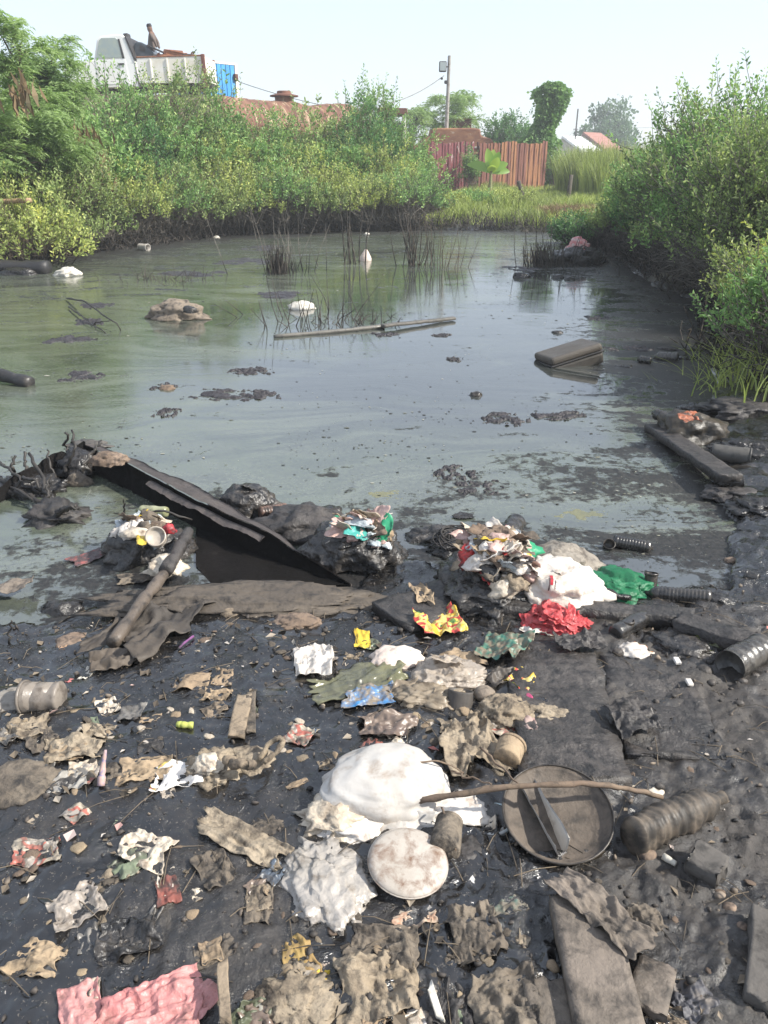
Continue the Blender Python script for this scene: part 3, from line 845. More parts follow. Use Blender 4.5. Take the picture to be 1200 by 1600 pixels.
for i, (px, py, H_, R_, m, lab) in enumerate(((1205, 600, .95, .45, G_FRESH, 'leafy green shrub at the frame edge above the black bank'), (1180, 540, .8, .4, G_YELL, 'yellow-green leafy shrub behind the seedling'), (1150, 505, .7, .4, G_OLIVE, 'olive shrub at the foot of the thicket near the seedling'))):
    b = put(px, py)
    shrub('waterside_shrub', lab, 'shrub', (b.x + .1, b.y, b.z), H_, R_, 440 + i, m, shoots=240, k=12, leaf=.055, bare=.08, bark=BARK_GREY, tangle=60, group='leafy shrubs on the black bank')
# --- background greenery
b = atd(792, 240, 43)
shrub('dark_hedge', 'rounded dark green hedge behind the rusty fence', 'hedge', (b.x, 43, .4), ztop(792, 186, 43) - .4, 1.75, 21, G_DEEP, shoots=900, k=10, leaf=.16, bare=.05, tangle=0, ry=1.2, lump=.25)
def vine_column():
    rng = np.random.default_rng(22); b = atd(847, 300, 37.2); z0 = gz(b.x, b.y); top = ztop(852, 128, 37.2)
    H = top - z0; n = 11000
    t = rng.random(n) ** .8
    wv = np.interp(t, [0, .3, .45, .62, .8, .93, 1], [.45, .66, .72, .46, .52, .58, .22])
    cx = np.interp(t, [0, .4, .6, .8, 1], [0, -.38, -.12, .06, .14])
    a = rng.random(n) * 6.283; r = rng.random(n) ** .35
    bump = 1 + .5 * vn(np.stack([np.cos(a) * 1.8, np.sin(a) * 1.8, t * 9], 1), 3) + .3 * (rng.random(n) < .04)
    o = np.stack([cx + np.cos(a) * r * wv * bump, np.sin(a) * r * wv * .8 * bump, t * H], 1)
    d = nrm(np.stack([np.cos(a), np.sin(a), -.4 + 0 * a], 1) + .6 * rdir(rng, n))
    L = .15 * (.6 + .7 * rng.random(n))
    q = leaf_quads(o, d, L, L * .75, .45 + .2 * vn(o * 2, 5) + .12 * rng.normal(size=n), rng)
    root = empty('vine_column', (b.x, 37.2, z0), 'tall post smothered in green creeper at the end of the rusty fence', 'creeper')
    link('post', mesh_np('post', *tubes(np.array([[[0, 0, -.3], [0, 0, H * .5], [.1, 0, H * .96]]]), np.array([[.1, .09, .08]]), 8)), BARK_FAR, root)
    link('creeper', leaf_mesh('creeper', [q], G_FRESH), None, root)
vine_column()
b = atd(948, 240, 100)
broad_tree('far_tree', 'bluish-green broad tree rising behind the red-roofed house', (b.x, 100, 0), ztop(948, 155, 100), 3.1, 23, G_FAR, n=5200, leaf=.42, cz=.58, rz=.36, clumps=30)
b = atd(908, 240, 96)
broad_tree('far_tree', 'small dark tree peeping over the white roof', (b.x, 96, 0), ztop(908, 195, 96), 1.1, 24, G_FAR, n=700, leaf=.4, clumps=7)
b = atd(988, 240, 110)
broad_tree('far_tree', 'thin far tree beside the tall dry grass', (b.x, 110, 0), ztop(988, 208, 110), .8, 25, G_FAR, n=260, leaf=.4, clumps=5)
rngx = np.random.default_rng(77)
for i, (px, d, top, R) in enumerate(((1180, 70, 205, 4.5), (1075, 75, 222, 3.5), (-60, 60, 150, 5.0))):
    b = atd(px, 240, d)
    broad_tree('far_tree', ['far broad tree hidden behind the thicket', 'far low tree seen through the thicket', 'far tree beyond the feathery trees'][i], (b.x, d, 0), ztop(px, top, d), R, 60 + i, G_FAR, n=1800, leaf=.4)

# --- banana plant in front of the fence
def banana():
    b = atd(766, 292, 31.0); z0 = gz(b.x, b.y) + .25
    root = empty('banana_plant', (b.x, 31.0, z0), 'young banana plant with bright broad leaves in front of the fence', 'banana plant')
    ts = np.linspace(0, 1, 6)
    link('stem', mesh_np('stem', *tubes(np.stack([0 * ts, 0 * ts, ts * 1.0 - .35], 1)[None], (.09 - .04 * ts)[None], 8)), dirty('banana_stem', (.20, .22, .08), rough=.6, stain=DUST), root)
    spec = [(-.25, 1.35, .95, .1), (.1, 1.4, .9, .3), (.35, 1.1, .85, -.2), (.75, .75, .85, .1), (-.75, .55, 1.1, .3), (-.05, .7, .55, -.9), (1.05, .45, .8, .5), (.3, .9, .7, -.7)]
    for j, (sx, el, L, yy) in enumerate(spec):
        d0 = nrm(np.array([sx, yy * .6, el])); n = 9; u = np.linspace(0, 1, n)
        C = np.array([0, 0, .6]) + d0[None] * (u * L)[:, None]; C[:, 2] -= .28 * L * u ** 2 * (1.2 if el < .8 else .5)
        S = nrm(np.cross(d0, [0.05, -1, .1])); w = .17 * np.sin(np.pi * np.clip(u * .93 + .05, 0, 1)) ** .7
        N = np.cross(S, d0)
        V = np.concatenate([C - S * w[:, None] + N * (w * .25)[:, None], C, C + S * w[:, None] + N * (w * .25)[:, None]])
        F = [[i + k * n, i + 1 + k * n, i + 1 + (k + 1) * n, i + (k + 1) * n] for k in (0, 1) for i in range(n - 1)]
        me = mesh_np('leaf', V, np.array(F)); a = me.attributes.new('v', 'FLOAT', 'POINT')
        a.data.foreach_set('value', np.full(len(V), [.6, .75, .5, .55, .35, .95, .4, .9][j], np.float32))
        link('leaf', me, G_BANANA, root)
banana()

# --- tall reeds, grass
def scatter(n, rng, xr, yr, cond):
    X = rng.uniform(*xr, n * 3); Y = rng.uniform(*yr, n * 3)
    k = cond(X, Y); return X[k][:n], Y[k][:n]
rng = np.random.default_rng(5)
def pxof(X, Y, Z=0.5):
    d = Y * _c + (CAM_H - Z) * _s
    return 600 + FPX * X / d
X, Y = scatter(9000, rng, (6.5, 14), (25, 33), lambda x, y: (pxof(x, y) > 868 + 12 * vn(P2(x, y), 3)) & (pxof(x, y) < 1040))
Hh = (1.45 + .35 * rng.normal(size=len(X)) * .6 + .25 * vn(P2(X, Y) * .8, 9)).clip(.6, 2.3)
stuff(link('tall_reeds', blades('tall_reeds', X, Y, gh(X, Y, False), Hh, rng, G_YELL, .017, .30, 4, np.clip(.35 + .25 * vn(P2(X, Y) * 1.2, 4) + .15 * rng.normal(size=len(X)), 0, 1))), 'stand of tall yellow-green reeds beside the rusty fence', 'reeds')
X, Y = scatter(2200, rng, (9.5, 12.5), (25.5, 32), lambda x, y: (pxof(x, y) > 968) & (pxof(x, y) < 1008))
stuff(link('dry_reeds', blades('dry_reeds', X, Y, gh(X, Y, False), (1.55 + .3 * rng.normal(size=len(X))).clip(.5, 2.2), rng, G_DRY, .014, .25)), 'tall dry brown reeds between the green reeds and the thicket', 'reeds')
def grass_cond(x, y):
    sd = pond_sd(x, y)
    return (sd > .25) & (pxof(x, y, .2) > 655) & (pxof(x, y, .2) < 1000)
X, Y = scatter(22000, rng, (1, 12), (19, 36), grass_cond)
Hh = (.22 + .10 * rng.random(len(X)) + .30 * np.clip(vn(P2(X, Y) * .9, 14), -.4, 1)).clip(.08, .8)
stuff(link('grass', blades('grass', X, Y, gh(X, Y, False), Hh, rng, G_YELL, .014, .6, 3, np.clip(.45 + .3 * vn(P2(X, Y) * 1.1, 15) + .15 * rng.normal(size=len(X)), 0, 1))), 'yellow-green grass on the bank before the rusty fence', 'grass')
X, Y = scatter(5000, rng, (4.3, 7.5), (20.5, 23.5), lambda x, y: (np.hypot((x - 5.2) / 1.5, (y - 21.9) / .9) < 1) & (pond_sd(x, y) > .1))
stuff(link('dry_grass', blades('dry_grass', X, Y, gh(X, Y, False), .28 * (.5 + rng.random(len(X))), rng, G_DRY, .012, 1.2, 3)), 'heap of dry straw-coloured grass at the far bank', 'grass')
for i, (px, d, top, R, m, lab) in enumerate((
    (700, 24.0, 312, .6, G_YELL, 'low leafy plant before the maroon fence'), (735, 25.0, 305, .65, G_FRESH, 'low bush under the banana plant'),
    (790, 25.5, 302, .8, G_YELL, 'low yellow-green bush before the orange fence panels'), (664, 23.0, 318, .6, G_OLIVE, 'weedy bush with dead stems before the fence end'),
    (868, 36.6, 240, .7, G_FRESH, 'green creeper bush at the foot of the vine-covered post'), (733, 33.2, 236, .32, G_FRESH, 'creeper hanging over the maroon fence'))):
    plant_shrub(px, d, top, R, 500 + i, m, lab, group='weeds before the fence', name='weed_bush', shoots=260, k=10, leaf=.085, bare=.02, tangle=10)

# --- oil-blackened dead twigs along the foot of the banks
def bank_twigs(name, label, pts, n, hmax, seed, spread=.5):
    rng = np.random.default_rng(seed); pts = np.array(pts, float)
    seg = rng.integers(0, len(pts) - 1, n); t = rng.random(n)
    c = pts[seg] * (1 - t)[:, None] + pts[seg + 1] * t[:, None]
    nx = rng.normal(size=(n, 2)) * spread * .5
    x, y = c[:, 0] + nx[:, 0], c[:, 1] + nx[:, 1] + .2
    z = np.maximum(gh(x, y, False), 0) - .03
    q0 = np.stack([x, y, z], 1); d = nrm(np.stack([rng.normal(size=n) * .55, rng.normal(size=n) * .55 - .15, .25 + rng.random(n)], 1))
    L = hmax * (.25 + .75 * rng.random(n) ** 1.5)
    q2 = q0 + d * L[:, None]; q1 = (q0 + q2) / 2 + rng.normal(size=(n, 3)) * .05
    V, F = tubes(np.stack([q0, q1, q2], 1), np.broadcast_to(np.array([.010, .007, .003]), (n, 3)), 3)
    return stuff(link(name, mesh_np(name, V, F), BLACKTWIG), label, 'twigs')
lp = [p for p in POND[20:] if p[1] > 13]
bank_twigs('blackened_twigs', 'tangle of oil-blackened twigs along the far bank', [(4.3, 20.4), (2.8, 21.1), (1.2, 21.2), (-.6, 20.8), (-2.3, 20.1), (-3.8, 19.7), (-4.9, 17.9), (-5.8, 16), (-6.5, 15.4), (-7, 13.8)], 2600, .50, 1, .5)
bank_twigs('thicket_twigs', 'mass of dark bare twigs hanging over the water from the thicket', [(3.15, 6.4), (3.75, 7.5), (4.45, 9.7), (4.35, 11.8), (4.5, 14.2), (4.7, 16), (4.8, 18)], 1900, .6, 2, .5)
b = put(1190, 640)
rng = np.random.default_rng(8)
n = 260; X = b.x + .12 + rng.normal(size=n) * .2 + .1; Y = b.y + .9 + rng.normal(size=n) * .45
stuff(link('waterside_grass', blades('waterside_grass', X, Y, gh(X, Y, False), .35 * (.4 + rng.random(n)), rng, G_YELL, .006, 1.0, 5)), 'clump of arching green grass on the black mud bank', 'grass')

# ------------------------------------------------------------------ scrapyard, fence, far buildings
def metal_mat(name, c1, c2, c3=None, streak=(6, 6, .9), lo=.42, hi=.58, rough=.75, rand=.25, c3lo=.6):
    if name in _mats: return _mats[name]
    g = NT(name); co = g.coord(); oi = g.new('ShaderNodeObjectInfo')
    mp = g.new('ShaderNodeMapping'); mp.inputs['Scale'].default_value = streak; g.l(co, mp.inputs[0])
    off = g.new('ShaderNodeVectorMath', operation='SCALE'); off.inputs[0].default_value = (31, 17, 23); g.l(oi.outputs['Random'], off.inputs['Scale'])
    ad = g.new('ShaderNodeVectorMath', operation='ADD'); g.l(mp.outputs[0], ad.inputs[0]); g.l(off.outputs[0], ad.inputs[1])
    n = g.noise(ad.outputs[0], 1.0, 6, .65, .5)
    n = g.math('ADD', n, g.mapr(oi.outputs['Random'], 0, 1, -rand, rand))
    col = g.mix(g.mapr(n, lo, hi), c1, c2)
    if c3:
        col = g.mix(g.mapr(g.noise(ad.outputs[0], 1.7, 6, .7, 1.0), c3lo, c3lo + .06), col, c3)
    g.set(Base_Color=col, Roughness=rough, Specular_IOR_Level=.3)
    g.set(Normal=g.bump(g.noise(co, 30, 5, .6), .25, .01))
    _mats[name] = g.m
    return g.m
M_ORANGE = metal_mat('rust_orange', (.31, .145, .07), (.18, .075, .055), (.12, .05, .045), rand=.22)
M_MAROON = metal_mat('maroon_paint', (.20, .062, .068), (.155, .05, .055), (.55, .49, .45), rand=.05, c3lo=.60)
M_TANK = metal_mat('tank_rust', (.125, .058, .042), (.21, .11, .070), (.44, .35, .23), (3.4, .5, .55), .42, .58, .8, 0, .57)
M_DARKRUST = metal_mat('dark_rust', (.09, .038, .030), (.17, .075, .048), None, (4, 4, 4), rand=.1)
M_WHITEP = metal_mat('worn_white_paint', (.84, .82, .77), (.74, .69, .58), (.28, .14, .065), (1.2, 1.2, 1.6), .4, .6, .5, 0, .66)
M_WHITE_CLEAN = metal_mat('cab_white_paint', (.88, .88, .85), (.82, .80, .74), (.40, .27, .16), (.9, .9, 1.2), .4, .65, .4, 0, .73)
M_BLUE = metal_mat('blue_paint', (.055, .27, .58), (.08, .34, .66), (.20, .22, .25), (2, 2, .6), rough=.55, rand=.05, c3lo=.72)
M_GLASS = dirty('dusty_glass', (.30, .36, .36), rough=.15, stain=(.36, .40, .34), amount=.5, scale=1.5, spec=.8)
M_DGREY = dirty('dark_grey_paint', (.045, .06, .075), rough=.35, stain=(.12, .11, .10), amount=.3, scale=2, spec=.5)
M_TYRE = dirty('tyre_rubber', (.02, .02, .02), rough=.85, stain=(.09, .07, .05), amount=.3, scale=4)
M_ORP = metal_mat('orange_scrap_paint', (.40, .17, .08), (.24, .10, .06), (.12, .05, .04), (3, 3, 3), rand=.1)
M_CONC = dirty('pole_concrete', (.36, .34, .31), rough=.85, stain=(.16, .13, .11), amount=.35, scale=1.5)
M_DARK = dirty('dark_metal', (.03, .03, .032), rough=.6, stain=(.08, .06, .05), amount=.3)
M_WOODP = dirty('grey_stake', (.10, .085, .065), rough=.9, stain=(.03, .03, .025), amount=.4)

def slat_mesh(seed, w=.27, h=1.95):
    rng = np.random.default_rng(seed)
    prof = [(0, 0), (.10, 0), (.135, -.035), (.20, -.035), (.235, 0), (w, 0)]
    nz = 7; zs = np.linspace(0, h + rng.normal() * .03, nz)
    V = []
    for back in (0, 1):
        for z in zs:
            for x, y in prof:
                wob = .012 * math.sin(z * 2.2 + seed) + .006 * rng.normal()
                V.append((x, y + wob + back * .008, z + (.02 * rng.normal() if z in (zs[0], zs[-1]) else 0)))
    n = len(prof); F = []
    A = lambda b, k, i: b * nz * n + k * n + i
    for k in range(nz - 1):
        for i in range(n - 1):
            F.append((A(0, k, i), A(0, k, i + 1), A(0, k + 1, i + 1), A(0, k + 1, i)))
            F.append((A(1, k, i), A(1, k + 1, i), A(1, k + 1, i + 1), A(1, k, i + 1)))
        for i in (0, n - 1):
            F.append((A(0, k, i), A(0, k + 1, i), A(1, k + 1, i), A(1, k, i)))
    for i in range(n - 1):
        for k in (0, nz - 1):
            F.append((A(0, k, i), A(1, k, i), A(1, k, i + 1), A(0, k, i + 1)))
    return mesh_py('slat', V, F)
def fence(a, b, mat, label, seed, h=1.85, gap=.0, posts=True):
    a = Vector((a.x, a.y, 0)); b = Vector((b.x, b.y, 0)); L = (b - a).length
    ang = math.atan2(b.y - a.y, b.x - a.x)
    z0 = gz((a.x + b.x) / 2, (a.y + b.y) / 2)
    root = empty('corrugated_fence', (a.x, a.y, z0), label, 'fence', 'scrapyard fences', ang)
    ms = [slat_mesh(seed + i, h=h) for i in range(4)]
    for m in ms: m.materials.append(mat)
    rng = random.Random(seed)
    n = int(L / .27)
    for i in range(n):
        o = link('slat', ms[rng.randrange(4)], None, root, (i * .27 + .001, rng.uniform(-.006, .006), rng.uniform(-.03, .03)))
        o.rotation_euler = (rng.uniform(-.015, .015), rng.uniform(-.008, .008), 0)
    for z in (.4, h - .35):
        link('rail', box_mesh('rail', L, .05, .07, .005, (L / 2, .06, z)), M_DARKRUST, root)
    for i in range(int(L / 1.8) + 1):
        link('post', box_mesh('post', .08, .08, h + .25, .006, (min(i * 1.8, L - .04), .13, h / 2 - .1)), M_DARKRUST, root)
    return root
pm = FB + (FC - FB) * .40
fence(FB, pm, M_MAROON, 'maroon painted corrugated fence with flaking white streaks', 1)
fence(Vector((pm.x + .03, pm.y, 0)), FC, M_ORANGE, 'rusty orange and brown corrugated fence by the creeper-covered post', 2)
f1 = FA + (FB - FA) * .18
fence(FA, f1, M_MAROON, 'short run of maroon slats half hidden by shrubs below the tank', 3)
fence(f1 + (FB - FA) * .01, FB - (FB - FA) * .01, M_DARKRUST, 'dark rusty fence mostly hidden behind the shrubs', 4)
b = atd(680, 288, 32.2)
tag(link('white_post', mesh_np('white_post', *tubes(np.array([[[0, 0, -.2], [.01, 0, .5], [.0, 0, 1.0]]]), np.array([[.05, .05, .045]]), 8)), dirty('old_white_paint', (.62, .60, .52), rough=.7, stain=(.25, .2, .15), amount=.4), None, (b.x, 32.2, gz(b.x, 32.2))), 'short white post before the maroon fence', 'post')

# --- tank, built along its own axis
def tank():
    A = atd(322, 150, 28.3); B = atd(548, 160, 33.2); A.z = B.z = 0
    L = (B - A).length; ang = math.atan2(B.y - A.y, B.x - A.x); r = .92; zc = 2.62
    root = empty('rusty_tank', (A.x, A.y, 0), 'long rusty cylindrical tank with a domed hatch, dented and streaked', 'tank', None, ang)
    prof = [(0, .0), (-.02, .5), (.05, .8), (.16, .92)] + [(x, .93 + .012 * (i % 2)) for i, x in enumerate(np.linspace(.3, L - .3, 26))] + [(L - .16, .92), (L - .05, .8), (L + .02, .5), (L, 0)]
    prof = np.array(prof); ns = 40; a = np.arange(ns) * 2 * math.pi / ns
    X = prof[:, 0][:, None] + 0 * a[None]; Rr = prof[:, 1][:, None]
    V = np.stack([X, Rr * np.cos(a), zc + Rr * np.sin(a)], -1).reshape(-1, 3)
    dn = fbm(V * np.array([.8, 1.4, 1.4]), 3, 3)
    V[:, 1:] = (V[:, 1:] - [0, zc]) * (1 + .055 * dn)[:, None] * np.array([1, 1]) + [0, zc]
    sag = -.12 * np.exp(-((V[:, 0] - L * .66) / .6) ** 2) * (V[:, 2] > zc)
    V[:, 2] += sag
    idx = np.arange(len(prof) * ns).reshape(len(prof), ns)
    F = np.stack([idx[:-1], idx[1:], np.roll(idx[1:], -1, 1), np.roll(idx[:-1], -1, 1)], -1).reshape(-1, 4)
    link('shell', mesh_np('shell', V, F), M_TANK, root)
    def lathe(name, pr, c, mat, par):
        pr = np.array(pr); V = np.stack([c[0] + pr[:, :1] * np.cos(a), c[1] + pr[:, :1] * np.sin(a), c[2] + pr[:, 1:] + 0 * a], -1).reshape(-1, 3)
        idx = np.arange(len(pr) * ns).reshape(len(pr), ns)
        F = np.stack([idx[:-1], np.roll(idx[:-1], -1, 1), np.roll(idx[1:], -1, 1), idx[1:]], -1).reshape(-1, 4)
        return link(name, mesh_np(name, V, F, False), mat, par)
    hx = L * .50
    nk = lathe('hatch_neck', [(.33, -.2), (.33, .12), (.30, .12)], (hx, 0, zc + .93), M_TANK, root)
    lathe('hatch_lid', [(0, .13), (.50, .13), (.50, .17), (.26, .22), (.24, .30), (.22, .31), (0, .31)], (hx, 0, zc + .93), M_DARKRUST, root)
    for x in (L * .2, L * .8):
        link('saddle', box_mesh('saddle', .25, 1.5, 1.1, .02, (x, 0, zc - 1.1)), M_DARKRUST, root)
tank()

# --- truck on the heap, its cab towards the feathery trees
def truck():
    D = 29.0; b0 = atd(150, 92, D); sc = (atd(330, 92, D).x - b0.x) / 180.0     # metres per photo pixel at the truck
    zr = atd(200, 55, D).z
    def X(px): return (px - 150) * sc
    def Z(py): return atd(200, py, D).z - zg
    zg = zr - 1.95
    root = empty('old_truck', (b0.x, D, zg), 'worn white pickup truck with a rusty cargo bed, standing on the scrap heap', 'truck')
    W = 1.6
    # cab: body below the belt, roof and pillars
    belt = Z(93)
    prof = [(X(96), .45), (X(96), belt - .28), (X(100), belt - .14), (X(140), belt - .02), (X(148), belt), (X(157), Z(62)), (X(163), Z(57)), (X(180), Z(55)), (X(196), Z(55)), (X(200), Z(58)), (X(210), belt), (X(212), .45)]
    link('cab', prism_mesh('cab', prof, 0, W, .03), M_WHITE_CLEAN, root)
    for y, nm in ((-.004, -1), (W + .004, 1)):
        dr = link('door', prism_mesh('door', [(X(150), .55), (X(150), belt - .02), (X(197), belt - .02), (X(199), .55)], y - .008, y + .008, .004), M_WHITE_CLEAN, root)
        link('handle', box_mesh('handle', .2, .04, .05, .01, (X(190), y + nm * .02, belt - .15)), M_DARK, dr)
        wi = link('window', prism_mesh('window', [(X(152), belt + .03), (X(161), Z(63)), (X(165), Z(60)), (X(186), Z(60)), (X(190), Z(64)), (X(193), belt + .03)], y - .012, y + .012, .004), M_GLASS, root)
        link('window_frame', prism_mesh('window_frame', [(X(193), belt + .01), (X(190), Z(62)), (X(192.5), Z(62)), (X(196.5), belt + .01)], y - .018, y + .018, .003), M_DARK, wi)
    link('rear_seal', prism_mesh('rear_seal', [(X(201), Z(58)), (X(203), Z(57)), (X(213), belt - .02), (X(211), belt - .02)], -.02, W + .02, .004), M_DARK, root)
    for px, h in ((180, .07), (194, .12)):
        link('roof_bracket', box_mesh('roof_bracket', .16, .3, h, .02, (X(px), W / 2, Z(55) + h / 2)), M_DARK, root)
    # cargo bed
    bt, bb = Z(93), Z(132)
    for y, lab in ((0, 1), (W, 2)):
        sd = link('bed_side', prism_mesh('bed_side', [(X(215), bb), (X(215), bt), (X(319), bt + .03), (X(322), bt - .02), (X(323), bb - .05)], y - .03, y + .03, .01), M_WHITEP, root)
        for px in (236, 262, 290):
            link('rib', box_mesh('rib', .05, .03, bt - bb - .06, .006, (X(px), y + (-.045 if y == 0 else .045), (bt + bb) / 2)), M_WHITEP, sd)
        link('rim', box_mesh('rim', X(320) - X(215), .09, .045, .01, ((X(215) + X(320)) / 2, y, bt + .03)), M_ORANGE, sd)
        link('corner_post', box_mesh('corner_post', .12, .1, bt - bb + .25, .012, (X(319), y + (-.03 if y == 0 else .03), (bt + bb) / 2 - .06)), M_ORANGE, sd)
    link('bed_floor', box_mesh('bed_floor', X(321) - X(215), W - .1, .08, .005, ((X(321) + X(215)) / 2, W / 2, bb + .05)), M_DARKRUST, root)
    link('tailgate', box_mesh('tailgate', .06, W - .1, bt - bb, .01, (X(321), W / 2, (bt + bb) / 2)), M_WHITEP, root)
    link('chassis', box_mesh('chassis', X(325) - X(110), .9, .16, .01, ((X(325) + X(110)) / 2, W / 2, .42)), M_DARK, root)
    for px in (122, 292):
        for y in (.12, W - .12):
            t = np.linspace(0, 2 * math.pi, 33); ring = np.stack([.27 * np.cos(t), 0 * t, .27 * np.sin(t)], 1)
            wh = link('wheel', mesh_np('wheel', *tubes(ring[None], np.full((1, 33), .10), 10)), M_TYRE, root, (X(px), y, .36))
            link('rim', mesh_np('rim', *tubes(np.array([[[0, -.08, 0], [0, 0, 0], [0, .08, 0]]]), np.array([[.16, .2, .16]]), 16)), M_WHITEP, wh)
    root.rotation_euler = (0, math.radians(-1.4), 0)
    return root, X, Z, zg, b0, D
tr_root, TX, TZ, TZG, TB0, TD = truck()
def w_tr(px, py, dy=0.0):
    return Vector((TB0.x + TX(px), TD + dy, TZG + TZ(py)))
# scrap loaded in the bed
def car_shell():
    c = w_tr(206, 92, .35)
    root = empty('scrap_car_shell', c, 'dark grey car cabin shell lying in the truck bed', 'car shell')
    s = TX(151) - TX(150)
    pr = [(0, -.5), (0, 12 * s), (1 * s, 21 * s), (4 * s, 25 * s), (12 * s, 25 * s), (22 * s, 20 * s), (30 * s, 11 * s), (34 * s, 0), (34 * s, -.5)]
    link('body', prism_mesh('body', pr, 0, .95, .04), M_DGREY, root)
    link('window', prism_mesh('window', [(9 * s, 13 * s), (10 * s, 20 * s), (14 * s, 20 * s), (19 * s, 15 * s), (17 * s, 12 * s)], -.012, .012, .004), M_DARK, root)
    link('windscreen_edge', mesh_np('windscreen_edge', *tubes(np.array([[[22 * s, -.02, 20 * s], [40 * s, -.02, 13 * s], [54 * s, -.02, 7 * s]]]), np.array([[.03, .035, .03]]), 6)), M_DARK, root)
car_shell()
rng = np.random.default_rng(3)
for i, (px0, px1, py, lab) in enumerate(((244, 300, 88, 'orange painted steel panel sticking out of the truck bed'), (256, 285, 84, 'smaller orange steel scrap on top of the truck load'), (285, 302, 88, 'dark engine part on the truck load beside the bed end'), (236, 254, 90, 'dark tangled scrap beside the car shell'))):
    a = w_tr(px0, py, .5); c = w_tr(px1, py + (3 if i < 2 else 0), .5); L = (c - a).length
    me = box_mesh('scrap', L, .7, .22 if i < 2 else .16, .015)
    V = np.array([v.co[:] for v in me.vertices]); V += .03 * rng.normal(size=V.shape); me.vertices.foreach_set('co', V.astype(np.float32).ravel())
    root = empty(['orange_scrap', 'orange_scrap', 'engine_scrap', 'scrap_metal'][i], (a + c) / 2, lab, 'scrap metal')
    o = link('panel' if i < 2 else 'block', me, M_ORP if i < 2 else M_DARK, root); o.rotation_euler = (0, [.05, .08, 0, .25][i], 0)
    if i != 1:
        pts = [[rng.uniform(-L / 2, L / 2), -.1, 0] for _ in range(2)]
        for p in pts:
            link('bar', mesh_np('bar', *tubes(np.array([[p, [p[0] + .06, -.1, .14], [p[0] + .12, -.1, .18]]]), np.array([[.025, .025, .02]]), 6)), M_DARKRUST, root)
# --- person on the load
def person():
    base = w_tr(231, 75, .55)
    k = 1.0
    P = {'pel': (0, 0, 0), 'spine': (.03, .0, .20), 'chest': (.08, 0, .38), 'neck': (.06, 0, .50), 'head0': (.03, 0, .56), 'head1': (.01, 0, .70),
         'shl': (.07, -.17, .44), 'ell': (.20, -.22, .24), 'hal': (.24, -.16, .05), 'shr': (.07, .17, .44), 'elr': (.19, .22, .24), 'har': (.24, .14, .06),
         'hil': (-.0, -.09, -.02), 'knl': (-.34, -.12, .05), 'anl': (-.42, -.12, -.34), 'fol': (-.54, -.12, -.38), 'hir': (0, .09, -.02), 'knr': (-.32, .12, .06), 'anr': (-.40, .12, -.33), 'for': (-.52, .12, -.37)}
    Rd = {'pel': .125, 'spine': .115, 'chest': .135, 'neck': .055, 'head0': .075, 'head1': .085, 'shl': .065, 'ell': .045, 'hal': .03, 'shr': .065, 'elr': .045, 'har': .03, 'hil': .09, 'knl': .065, 'anl': .042, 'fol': .035, 'hir': .09, 'knr': .065, 'anr': .042, 'for': .035}
    E = [('pel', 'spine'), ('spine', 'chest'), ('chest', 'neck'), ('neck', 'head0'), ('head0', 'head1'), ('chest', 'shl'), ('shl', 'ell'), ('ell', 'hal'), ('chest', 'shr'), ('shr', 'elr'), ('elr', 'har'), ('pel', 'hil'), ('hil', 'knl'), ('knl', 'anl'), ('anl', 'fol'), ('pel', 'hir'), ('hir', 'knr'), ('knr', 'anr'), ('anr', 'for')]
    ks = list(P); me = bpy.data.meshes.new('body')
    me.from_pydata([tuple(c * k for c in P[q]) for q in ks], [(ks.index(a), ks.index(b)) for a, b in E], [])
    g = NT('person_clothes_skin'); co = g.coord(); sp = g.new('ShaderNodeSeparateXYZ'); g.l(co, sp.inputs[0])
    col = g.mix(g.mapr(sp.outputs[2], .44, .46), g.mix(g.mapr(sp.outputs[2], -.01, .01), (.03, .035, .05), (.13, .10, .085)), (.16, .09, .06))
    g.set(Base_Color=col, Roughness=.8)
    tmp = bpy.data.objects.new('tmp_body', me); COL.objects.link(tmp)
    md = tmp.modifiers.new('s', 'SKIN')
    for i, q in enumerate(ks):
        sv = me.skin_vertices[0].data[i]; sv.radius = (Rd[q] * k * 1.2, Rd[q] * k * 1.2); sv.use_root = (q == 'pel')
    tmp.modifiers.new('u', 'SUBSURF').levels = 2
    dg = bpy.context.evaluated_depsgraph_get()
    full = bpy.data.meshes.new_from_object(tmp.evaluated_get(dg))
    bpy.data.objects.remove(tmp)
    full.polygons.foreach_set('use_smooth', np.full(len(full.polygons), True, bool))
    full.materials.clear(); full.materials.append(g.m); full.name = 'body'
    root = empty('person', base, 'person with black hair in a brown-grey shirt sitting on top of the truck load', 'person')
    link('body', full, None, root)
    V, F = ico(3); V = V * np.array([.088, .084, .075]) * k + np.array([.012, 0, .685]) * k
    V = V * (1 + .03 * vn(V * 60, 3))[:, None]
    link('hair', mesh_np('hair', V, F), dirty('black_hair', (.012, .011, .012), rough=.6, amount=.1), root)
person()
